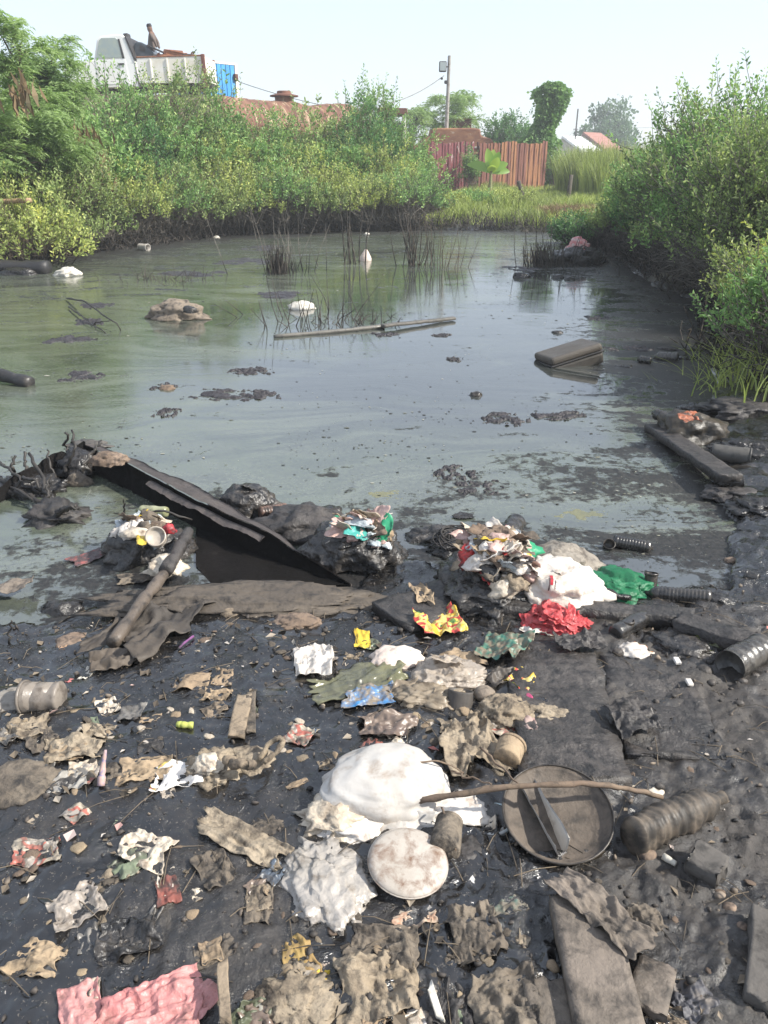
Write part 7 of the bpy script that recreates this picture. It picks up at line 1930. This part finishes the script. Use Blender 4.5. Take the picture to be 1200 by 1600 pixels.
stick('side_twig', 'twig branching below the long stick onto the white flap', 'twig', [put(690, 1262, .06), put(700, 1290, .06), put(712, 1330, .04)], .003, STICKM)
stick('side_twig', 'twig lying between the tan cloth and the long stick', 'twig', [put(705, 1205, .06), put(745, 1218, .08), put(768, 1226, .09)], .003, STICKM)
# flattened ribbed tube, block
def ribbed_tube():
    a, b = (985, 1312), (1130, 1245)
    root = bottle('flattened_tube', 'flattened brown ribbed plastic bottle lying past the mud pan', a, b, .045, dirty('brown_ribbed', (.15, .12, .09), (.10, .08, .062), rough=.6, stain=(.04, .035, .03), amount=.55), ribs=9, crush=.30, seed=11, neck=.22)
ribbed_tube()
plank('concrete_block', 'small dark grey block below the flattened ribbed bottle', 'block', (1082, 1326), (1132, 1352), .075, .055, BRICKM, seed=31, rough=.007, n=34)
stick('white_stub', 'short white tube lying beside the dark grey block', 'tube', [put(1036, 1338, .015), put(1056, 1350, .015)], .008, FOAM, taper=1, wob=0, n=4)
bagp('white_scrap', 'pale torn scrap beyond the long stick end', 'scrap', 1025, 1236, 26, .7, .5, 218, CREAMBAG, sub=3)
bagp('tan_scrap', 'tan torn paper above the mud pan', 'paper', 918, 1195, 30, .8, .4, 219, CARD, sub=3, amp=.3)

# ------------------------------------------------------------------ left shore
bag('shore_ledge', 'brown clay ledge at the foot of the dark hull', 'clay ledge', 395, 942, (.86, .22, .07), 230, dirty('brown_clay', (.085, .070, .056), (.11, .09, .07), rough=.75, stain=(.03, .027, .025), amount=.35, scale=8, bump=.7), amp=.2, sub=5, dz=-.01)
sheetp('tarp_flap', 'brown tarpaulin flap folded at the end of the pale pipe', 'tarpaulin', 235, 985, 120, 150, -.6, 231, dirty('brown_tarp', (.080, .066, .053), (.055, .047, .040), rough=.7, stain=(.03, .027, .025), amount=.3, scale=7, bump=.5), fold=.05, crumple=.015, ragged=.2, n=40)
sheetp('tarp_flap', 'stiff ribbed brown flap below the pale pipe end', 'tarpaulin', 188, 1035, 80, 60, .3, 232, dirty('brown_tarp2', (.11, .088, .068), rough=.7, stain=(.04, .035, .03), amount=.3), fold=.03, crumple=.006)
bagp('wood_stump', 'small pale broken wood stump on the clay ledge', 'wood', 358, 960, 26, .6, .7, 233, PLANKPALE, sub=3, amp=.2)
bagp('flat_rock', 'flat brown muddy rock on the black mud', 'rock', 462, 972, 66, .7, .25, 234, ROCKBRN, amp=.15, sub=4)
sheetp('frame_scrap', 'dark board scrap at the frame edge in the still pool', 'board', 18, 930, 60, 40, .1, 235, PLANKBRN, fold=.03, crumple=.004, lift=.03, dz=.02)
bagp('weed_clump', 'black weed clump at the edge of the still pool', 'weed', 100, 950, 46, .7, .4, 236, K_OIL, sub=3, amp=.4)
bagp('mud_mound', 'brown mud mound beside the still pool', 'mound', 115, 1002, 48, .9, .35, 237, ROCKBRN, amp=.12, sub=4)
stick('rod', 'thin black rod standing in the puddle at the frame edge', 'rod', [put(14, 1005), put(16, 985, .05), put(18, 970, .10)], .005, STICKK)
bag('grey_algae', 'pale grey-green scum at the frame edge of the still pool', 'scum', 5, 965, (.20, .16, .012), 238, dirty('grey_green_scum', (.15, .155, .12), rough=.6, stain=(.09, .09, .08), amount=.3), sub=3)
# cup, boxes, papers
def plastic_cup():
    can('plastic_cup', 'clouded plastic cup lying on its side with a red print', 'cup', (96, 1088), (38, 1090), .046, dirty('clouded_cup', (.36, .315, .27), (.30, .26, .22), rough=.35, stain=(.13, .105, .085), amount=.3, scale=10, spec=.6, patches=None, trans=.06), taper=1.15, hollow=.92, ribs=2, crush=.05)
plastic_cup()
bagp('paper_packet', 'folded grey paper packet at the frame edge by the plastic cup', 'packet', 16, 1098, 58, 1.0, .36, 240, dirty('grey_paper', (.30, .27, .23), (.24, .21, .18), rough=.7, stain=(.09, .075, .06), amount=.35), amp=.2)
LEFT = [
 # name, label, cat, px, py, w, d, rz, mat, fold
 ('pink_chip', 'small pink chip above the plastic cup', 'chip', 109, 1066, 17, 14, 0, PINKT, .006),
 ('orange_chip', 'small orange-tan foam chip beside the mud mound', 'chip', 98, 1014, 14, 12, 0, EGG, .006),
 ('white_flake', 'white torn flake below the ribbed flap', 'flake', 140, 1053, 22, 42, -.2, FOAM, .02),
 ('white_flake', 'torn whitish wrapper left of the open black mud', 'wrapper', 168, 1102, 34, 44, .6, CREAMBAG, .025),
 ('tan_rag', 'tan rag heap at the frame edge below the cup', 'rag', 40, 1142, 70, 66, .3, RAG, .05),
 ('tan_rag', 'smaller tan rag beside the folded tan cloth', 'rag', 68, 1158, 50, 48, .8, RAGDARK, .04),
 ('folded_cloth', 'folded tan cloth with a fringed end on the black mud', 'cloth', 118, 1168, 96, 76, .35, RAG, .06),
 ('frayed_cloth', 'frayed tan cloth scrap above the folded cloth', 'cloth', 148, 1140, 54, 40, -.3, RAG, .035),
 ('black_rag', 'black ring-shaped rag below the open mud', 'rag', 236, 1168, 40, 34, .2, K_MATTE, .03),
 ('wood_chip', 'pointed tan wood chip on the open black mud', 'wood chip', 236, 1126, 38, 18, .25, CARD, .012),
 ('card_square', 'brown square of cardboard on the black mud', 'cardboard', 349, 1058, 36, 44, .05, CARD, .008),
 ('card_scrap', 'tan cardboard scraps beside the upright board', 'cardboard', 338, 1086, 48, 34, -.1, CARD, .02),
 ('split_chip', 'split pale wood sliver pair left of the upright board', 'wood chip', 336, 1110, 42, 34, .5, PLANKPALE, .02),
 ('cardboard_box', 'long tan flattened cardboard box among the rags', 'cardboard', 226, 1204, 88, 62, .12, CARD, .03),
 ('tan_scrap', 'tan rag under the cardboard box', 'rag', 188, 1208, 40, 44, .2, RAGDARK, .04),
 ('grey_film', 'grey plastic sheet corner next to the coloured pencil', 'plastic sheet', 112, 1222, 60, 50, .3, dirty('grey_film2', (.28, .265, .24), rough=.4, stain=(.12, .10, .08), amount=.3), .025),
 ('patterned_bag', 'white packet with pink edge and small prints', 'packet', 276, 1214, 84, 70, .2, dirty('patterned_white', (.70, .66, .62), rough=.5, stain=(.5, .4, .35), amount=.14, scale=16, patches=(22, [(0, (.70, .67, .63)), (.60, (.70, .67, .63)), (.66, (.55, .42, .10)), (.69, (.52, .12, .28)), (.72, (.68, .65, .62))])), .035),
 ('tan_scrap', 'folded tan film beside the sandy mound', 'film', 68, 1214, 44, 36, .1, RAG, .03),
]
for i, (nm, lab, cat, px, py, w, d, rz, mat, fo) in enumerate(LEFT):
    sheetp(nm, lab, cat, px, py, w * .88, d * .88, rz, 400 + i, mat, fold=fo, crumple=max(.003, fo * .3), ragged=.16 if mat in (RAG, RAGDARK) else .06, wrinkle=.012 if mat in (RAG, RAGDARK) else 0, n=34 if w > 40 else 18, dz=-.003)
plank('upright_board', 'pale split board lying towards the camera on the black mud', 'board', (382, 1082), (370, 1150), .05, .014, PLANKPALE, seed=21, lift=.01, n=20)
plank('upright_board', 'second narrow crumbly board beside the pale split one', 'board', (392, 1080), (392, 1140), .03, .012, RAGDARK, seed=22, lift=.008, n=20)
stick('yellow_tube', 'small yellow-green tube on the open black mud', 'tube', [put(277, 1132, .012), put(290, 1133, .014), put(302, 1133, .012)], .010, dirty('yellow_green_tube', (.42, .46, .09), rough=.45, stain=(.5, .45, .3), amount=.3), taper=.9, wob=0)
stick('pencil', 'pale stick with a blue-pink tip poking out of the rags', 'stick', [put(158, 1228, .01), put(161, 1198, .05), put(165, 1172, .09)], .011, dirty('pencil_pink', (.46, .31, .25), rough=.6, stain=(.12, .16, .40), amount=.3, scale=20), taper=.3, wob=0)
bagp('sandy_mound', 'sandy grey mound at the frame edge below the rags', 'mound', 28, 1226, 110, .8, .3, 250, RAGDARK, sub=4, amp=.12, bump=.5) if False else bagp('sandy_mound', 'sandy grey mound at the frame edge below the rags', 'mound', 28, 1226, 110, .8, .3, 250, RAGDARK, sub=4, amp=.12)
bagp('rag_heap', 'knotted tan rags with a white lump beside the looped strip', 'rag', 336, 1202, 66, .9, .5, 251, RAG, sub=5, amp=.3, fine=.12)
bagp('white_ball', 'dirty white plastic ball in the knotted rags', 'plastic bag', 326, 1198, 34, .9, .7, 252, CREAMBAG, sub=4, dz=.03)
bagp('rag_heap', 'twisted tan rag next to the looped strip', 'rag', 386, 1190, 60, .7, .45, 253, RAG, sub=4, amp=.3, fine=.12)
stick('looped_strip', 'looped tan strap standing up from the rags', 'strap', [put(405, 1188, .03), put(420, 1162, .06), put(436, 1152, .08), put(444, 1158, .07), put(430, 1178, .05), put(412, 1192, .03)], .008, RAG, taper=1, n=20, wob=.001)
stick('pale_wood', 'pale worn wood piece across the knotted rags', 'wood', [put(352, 1188, .06), put(378, 1194, .07), put(396, 1196, .05)], .014, PLANKPALE, taper=.8)
stick('purple_straw', 'thin purple straw on the black mud', 'straw', [put(278, 1014, .01), put(290, 1003, .012), put(302, 994, .01)], .004, dirty('purple_straw', (.20, .07, .20), rough=.5), taper=1, wob=0)

# ------------------------------------------------------------------ bottom edge of the picture and what lies under the feet
BOT = [
 ('pink_bag', 'large pink plastic bag crumpled at the bottom edge', 'plastic bag', 235, 1590, 150, 110, .35, PINKBAG, .05, .016),
 ('pink_bag', 'narrow pink plastic strip beside the large pink bag', 'plastic bag', 128, 1585, 60, 100, .5, PINKBAG, .05, .014),
 ('pink_bag', 'folded pink plastic corner by the curved wood', 'plastic bag', 312, 1575, 40, 80, -.5, PINKBAG, .04, .012),
 ('yellow_peel', 'yellow and brown fruit peel in the dark mud', 'peel', 470, 1500, 50, 80, .4, dirty('peel_brown_yellow', (.36, .28, .06), (.30, .18, .09), rough=.6, stain=(.10, .07, .05), amount=.3), .035, .008),
 ('yellow_peel', 'small bright yellow peel beside the brown one', 'peel', 500, 1532, 28, 36, -.2, YELLOW, .025, .005),
 ('green_film', 'dull green film beside the pale shell', 'film', 392, 1590, 70, 50, .2, dirty('dull_green_film', (.09, .10, .06), rough=.5, stain=(.04, .04, .03), amount=.35), .035, .01),
 ('tan_cloth', 'big wrinkled tan cloth at the bottom edge', 'cloth', 590, 1545, 130, 120, .2, RAG, .05, .022),
 ('tan_cloth', 'folded tan cloth with a dark hollow', 'cloth', 600, 1592, 70, 50, .5, CARD, .05, .016),
 ('gritty_sheet', 'gritty tan sheet left of the brown planks', 'sheet', 790, 1570, 120, 120, .1, RAGDARK, .03, .014),
 ('gritty_sheet', 'crumpled dark film beside the white slat', 'film', 710, 1575, 70, 90, -.3, K_MATTE, .04, .016),
 ('tan_bag', 'dusty tan bag under the stained lid', 'bag', 740, 1460, 90, 100, .2, RAGDARK, .05, .02),
 ('tan_bag', 'squarish dusty tan bag beside the brown plank', 'bag', 835, 1475, 60, 70, .05, RAG, .04, .014),
 ('tan_bag', 'brown pleated bag under the tan cloth', 'bag', 600, 1480, 120, 80, -.1, RAGDARK, .05, .016),
 ('painted_scrap', 'grey painted board scrap with red edge at the bottom edge', 'board', 1080, 1565, 70, 60, .4, dirty('painted_grey', (.075, .075, .085), rough=.6, stain=(.20, .17, .14), amount=.35), .02, .006),
 ('tan_board', 'tan board scrap below the broken plank end', 'board', 1045, 1590, 70, 40, -.4, PLANKPALE, .015, .004),
 ('tan_plastic', 'tan plastic bag by the curved leather piece', 'plastic bag', 400, 1400, 70, 60, .1, RAG, .04, .014),
 ('tan_plastic', 'dim tan plastic heap under the map corner', 'plastic bag', 335, 1360, 60, 80, .6, RAGDARK, .05, .016),
 ('striped_wrapper', 'striped wrapper lying below the stained lid', 'wrapper', 650, 1438, 80, 30, .25, dirty('striped_wrap', (.40, .32, .24), rough=.5, stain=(.3, .12, .06), amount=.35, scale=14), .02, .006),
 ('leather_piece', 'curved brown leather piece above the curved wood', 'leather', 335, 1490, 70, 40, .5, RAGDARK, .03, .008),
 ('tan_rag', 'dusty tan rag low beside the grey plastic bag', 'rag', 420, 1290, 64, 44, .2, RAGDARK, .05, .018),
 ('white_corner', 'bright white torn paper corner at the bottom edge', 'paper', 640, 1598, 46, 34, .3, WHITEBAG, .02, .006),
 ('printed_wrapper', 'trampled faded wrapper near the frame edge low down', 'wrapper', 60, 1330, 80, 60, .2, dirty('faded_print', (0, 0, 0), rough=.4, stain=(.13, .11, .085), amount=.45, scale=14, patches=(14, [(0, (.34, .30, .26)), (.45, (.40, .12, .09)), (.53, (.42, .36, .28)), (.62, (.10, .17, .26)), (.68, (.40, .34, .26))]), spec=.5, crinkle=.4), .05, .018),
 ('clear_film', 'trampled cloudy plastic film low at the frame edge', 'plastic film', 120, 1420, 90, 80, .7, CLEARBAG, .05, .018),
 ('cream_bag', 'cream plastic bag trampled in the mud low at the side', 'plastic bag', 230, 1330, 90, 70, -.3, CREAMBAG, .05, .018),
 ('dark_film', 'dark wet film trampled into the mud', 'film', 200, 1470, 100, 80, .3, K_BAG, .04, .016),
 ('card_flat', 'flat wet cardboard trampled into the mud', 'cardboard', 60, 1500, 90, 60, -.2, CARD, .02, .006),
 ('teal_edge', 'dusty tan sheet with a teal edge left of the plank', 'sheet', 790, 1420, 70, 30, .2, dirty('teal_edge_sheet', (.16, .13, .10), rough=.7, stain=(.03, .13, .11), amount=.3), .02, .006),
]
for i, (nm, lab, cat, px, py, w, d, rz, mat, fo, cr) in enumerate(BOT):
    if mat in (RAG, RAGDARK) and i % 2:
        bagp(nm, lab, cat, px, py, w * .9, d / w, .20, 500 + i, mat, sub=5, amp=.3, fine=.12, facet=.10, rz=rz); continue
    sheetp(nm, lab, cat, px, py, w * .9, d * .9, rz, 500 + i, mat, fold=fo, crumple=cr * .7, ragged=.10, wrinkle=.012 if mat in (RAG, RAGDARK, PINKBAG) else 0, n=46 if w > 60 else 26, dz=.002 if mat is PINKBAG else -.003)
bagp('pale_shell', 'pale round shell in the mud beside the green film', 'shell', 412, 1575, 40, 1, .5, 260, dirty('shell_grey', (.34, .32, .27), rough=.5, stain=(.14, .13, .10), amount=.3), amp=.06, sub=4)
bagp('grit_heap', 'heap of pale grit and clods at the bottom edge', 'grit heap', 470, 1560, 100, .9, .25, 261, RAG, sub=5, amp=.25, fine=.2)
plank('curved_wood', 'pale curved slice of wood standing on edge', 'wood', (348, 1500), (350, 1590), .02, .035, PLANKPALE, seed=23, lift=.03, n=20)
plank('pale_strip', 'thin white slat lying at the bottom edge', 'slat', (672, 1540), (688, 1590), .014, .006, FOAM, seed=24, lift=.02, n=12, rough=.001)
bagp('white_lump', 'rounded cream lump at the bottom edge beside the slat', 'plastic bag', 655, 1598, 50, .8, .5, 262, CREAMBAG, sub=4)
# flat wrappers, film and rags half trodden into the shore
LAND = [(610, 1200, 'big white sack'), (868, 1290, 'mud pan'), (637, 1362, 'stained lid'), (235, 1580, 'pink bag'), (489, 1040, 'white carton'), (700, 1060, 'puffed clear bag'), (577, 1092, 'blue wrapper'), (380, 1110, 'pale split board'), (70, 1088, 'plastic cup'),
        (118, 1168, 'folded tan cloth'), (275, 1214, 'pink-edged packet'), (738, 1168, 'tan cloth strip'), (590, 1545, 'wrinkled tan cloth'), (930, 1500, 'brown plank'), (512, 1385, 'grey plastic bag'), (336, 1202, 'knotted rags'), (462, 972, 'flat brown rock'), (235, 985, 'tarpaulin flap'), (792, 1118, 'crumpled rag'), (345, 1545, 'curved wood')]
FILM = [('grey film', dirty('grey_film3', (.20, .185, .165), rough=.35, stain=(.05, .045, .04), amount=.5, crinkle=.5, spec=.6)), ('brown film', bpy.data.materials['brown_film']), ('cream plastic', CREAMBAG), ('black film', K_BAG), ('cloudy film', CLEARBAG), ('cardboard', CARD), ('tan rag', RAG), ('muddy rag', RAGDARK),
        ('faded print', bpy.data.materials['faded_print']), ('blue-grey film', dirty('bluegrey_film', (.10, .13, .17), rough=.35, stain=(.06, .052, .045), amount=.5, crinkle=.5, spec=.6)), ('white paper', WHITEBAG), ('pale green film', dirty('palegreen_film', (.17, .20, .13), rough=.4, stain=(.06, .052, .045), amount=.5, crinkle=.4)), ('rust-red film', dirty('rustred_film', (.24, .08, .06), rough=.4, stain=(.06, .05, .045), amount=.5, crinkle=.4))]
seen_ = set(); rf = random.Random(77)
for i in range(72):
    if i < 26: px, py = rf.uniform(330, 840), rf.uniform(1000, 1240)
    elif i < 40: px, py = rf.uniform(5, 330), rf.uniform(1060, 1240)
    elif i < 62: px, py = rf.uniform(330, 900), rf.uniform(1290, 1595)
    else: px, py = rf.uniform(10, 330), rf.uniform(1250, 1560)
    kind, m_ = FILM[rf.randrange(len(FILM))]; near = min(LAND, key=lambda q: math.hypot(q[0] - px, q[1] - py))[2]
    for adj in rf.sample(['torn', 'folded', 'flattened', 'twisted', 'crumpled', 'narrow', 'curled', 'trodden', 'ragged'], 9):
        lab = adj + ' ' + kind + ' scrap half buried in mud near the ' + near
        if lab not in seen_: break
    seen_.add(lab)
    w_ = rf.uniform(22, 58); asp = {'narrow': .35, 'twisted': .45}.get(adj, rf.uniform(.55, .95))
    if adj in ('crumpled', 'twisted'):
        bagp('film_scrap', lab, 'litter', px, py, w_ * .8, asp, .22, 2000 + i, m_, sub=4, amp=.3, fine=.1, facet=.12, rz=rf.uniform(0, 3), group='scraps trodden into the shore')
    else:
        sheetp('film_scrap', lab, 'litter', px, py, w_, w_ * asp, rf.uniform(0, 3), 2000 + i, m_, fold=.02, crumple=.003, ragged=.06, n=22, dz=rf.uniform(-.005, .001), group='scraps trodden into the shore')
# dusty litter patch round the tan cloth: small scraps one by one
rs = random.Random(12)
var = []
for i in range(7):
    rng = np.random.default_rng(700 + i)
    V, F = blob(2, (1, rng.uniform(.5, .9), rng.uniform(.2, .45)), 700 + i, 1.4, .3, .05)
    var.append(mesh_np('litter_scrap', V, F))
mats_ = [RAG, CARD, LEAFDRY, RAGDARK, CREAMBAG, ROCKBRN]
vm = {}
def scrap_mesh(v, m):
    if (v, m.name) not in vm:
        me = var[v].copy(); me.materials.append(m); vm[(v, m.name)] = me
    return vm[(v, m.name)]
words_ = {'dust_rag': 'tan rag-like', 'wet_cardboard': 'brown cardboard-like', 'dry_leaf_scrap': 'dry leaf-like', 'mud_rag': 'muddy grey', 'cream_dirty_bag': 'cream plastic', 'brown_lump': 'lumpy brown'}
ZON = [((650, 790, 1110, 1215), 34, (12, 28), 'scrap in the litter patch round the tan cloth', (0, 1, 2, 3)),
       ((430, 540, 1100, 1200), 12, (10, 20), 'scrap on the mud left of the big white sack', (0, 1, 4)),
       ((0, 330, 1100, 1240), 26, (10, 24), 'scrap among the rags of the near shore', (0, 1, 2, 3, 4)),
       ((300, 900, 1390, 1600), 34, (12, 28), 'scrap trampled into the mud at the bottom edge', (0, 1, 2, 3, 5)),
       ((930, 1190, 1090, 1600), 22, (9, 17), 'clod on the muddy boards', (3, 5)),
       ((300, 620, 930, 1090), 20, (9, 18), 'clod on the black shore below the hull', (3, 5)),
       ((20, 300, 1260, 1600), 24, (10, 24), 'scrap trampled into the near mud beside the pink bag', (0, 2, 3, 5))]
for (x0, x1, y0, y1), n, (s0, s1), lab, mi in ZON:
    for i in range(n):
        px, py = rs.uniform(x0, x1), rs.uniform(y0, y1); k = mpp(px, py) * rs.uniform(s0, s1) * (.6 + .4 * rs.random())
        m_ = mats_[rs.choice(mi)]
        o = link('litter_scrap', scrap_mesh(rs.randrange(7), m_))
        p = put(px, py); p.z = float(gh([p.x], [p.y])[0]) - k * .06
        o.location = p; o.scale = (k, k, k * .8); o.rotation_euler = (rs.uniform(-.4, .4), rs.uniform(-.4, .4), rs.uniform(0, 6.28))
        l_ = 'small ' + words_[m_.name] + ' ' + lab
        tag(o, l_, 'litter', l_.replace('small ', '').replace(' scrap ', ' scraps ').replace(' clod ', ' clods '))
# countless mud crumbs and grit
def crumbs():
    rng = np.random.default_rng(9); n = 3200
    X = rng.uniform(-1.7, 1.8, n); Y = rng.uniform(.85, 2.85, n); k = pond_sd(X, Y) > -.02; X, Y = X[k], Y[k]; n = len(X)
    Z = gh(X, Y); V0, F0 = ico(1)
    s = .002 + .008 * rng.random(n) ** 4
    V = V0[None] * s[:, None, None] * rng.uniform(.5, 1.4, (n, 1, 3)) * (1 + .3 * rng.normal(size=(n, len(V0), 1))) + np.stack([X, Y, Z + s * .3], 1)[:, None]
    F = (F0[None] + (np.arange(n) * len(V0))[:, None, None]).reshape(-1, 3)
    g = NT('crumb'); p = g.pos()
    g.set(Base_Color=g.ramp(g.noise(p, 14, 2), [(.35, (.02, .019, .018)), (.55, (.06, .05, .043)), (.68, (.24, .19, .14))]), Roughness=.7)
    stuff(link('mud_crumbs', mesh_np('mud_crumbs', V.reshape(-1, 3), F), g.m), 'crumbs of mud and grit strewn over the shore', 'grit')
crumbs()
def straws():
    rng = np.random.default_rng(19); n = 420
    X = rng.uniform(-1.5, 1.7, n); Y = rng.uniform(.9, 2.7, n); a = rng.random(n) * 6.28; L = .02 + .06 * rng.random(n) ** 2
    dx, dy = np.cos(a) * L, np.sin(a) * L
    A = np.stack([X - dx, Y - dy, gh(X - dx, Y - dy) + .003], 1); B = np.stack([X + dx, Y + dy, gh(X + dx, Y + dy) + .003], 1); M = (A + B) / 2 + np.stack([0 * X, 0 * X, .004 + .008 * rng.random(n)], 1)
    V, F = tubes(np.stack([A, M, B], 1), np.full((n, 3), .0013), 4)
    stuff(link('straw_bits', mesh_np('straw_bits', V, F), dirty('straw', (.20, .155, .105), rough=.9, stain=(.04, .035, .03), amount=.5, scale=3)), 'bits of straw and twig strewn over the shore', 'straw')
straws()
def shreds():
    rng = np.random.default_rng(29); n = 1500
    X = rng.uniform(-1.5, 1.6, n); Y = rng.uniform(.9, 2.75, n)
    d = fbm(P2(X, Y) * 2.2, 91, 2); k = (d > -.15) & (pond_sd(X, Y) > 0) & (rng.random(n) < np.where(X > .35, .35, 1)); X, Y = X[k], Y[k]; n = len(X)
    Z = gh(X, Y) + .002; O = np.stack([X, Y, Z], 1); D = nrm(rng.normal(size=(n, 3)) * np.array([1, 1, .22])); L = .012 + .03 * rng.random(n) ** 2
    q = leaf_quads(O, D, L, L * rng.uniform(.3, .9, n), rng.random(n), rng, 4.0)
    m = leaf_mat('shred_colours', [(0, (.03, .027, .024)), (.35, (.10, .08, .06)), (.6, (.22, .175, .125)), (.85, (.36, .31, .25)), (.95, (.55, .5, .45)), (1, (.45, .12, .1))], .1, .7, .3)
    stuff(link('litter_shreds', leaf_mesh('litter_shreds', [q], m)), 'shreds of paper, film and leaf trodden into the shore mud', 'litter')
shreds()

# ------------------------------------------------------------------ humid hazy air round the whole place
def haze():
    o = link('haze', box_mesh('haze', 420, 260, 16.0, 0, (0, 95, 6.4)))
    m = bpy.data.materials.new('humid_air'); m.use_nodes = True; t = m.node_tree
    t.nodes.remove(t.nodes['Principled BSDF'])
    v = t.nodes.new('ShaderNodeVolumePrincipled')
    v.inputs['Color'].default_value = (.93, .97, 1.0, 1)
    v.inputs['Density'].default_value = .0026
    v.inputs['Anisotropy'].default_value = .15
    t.links.new(v.outputs[0], t.nodes['Material Output'].inputs['Volume'])
    o.data.materials.append(m)
    o['kind'] = 'stuff'; o['label'] = 'thin humid haze over the pond and the far houses'; o['category'] = 'haze'
haze()
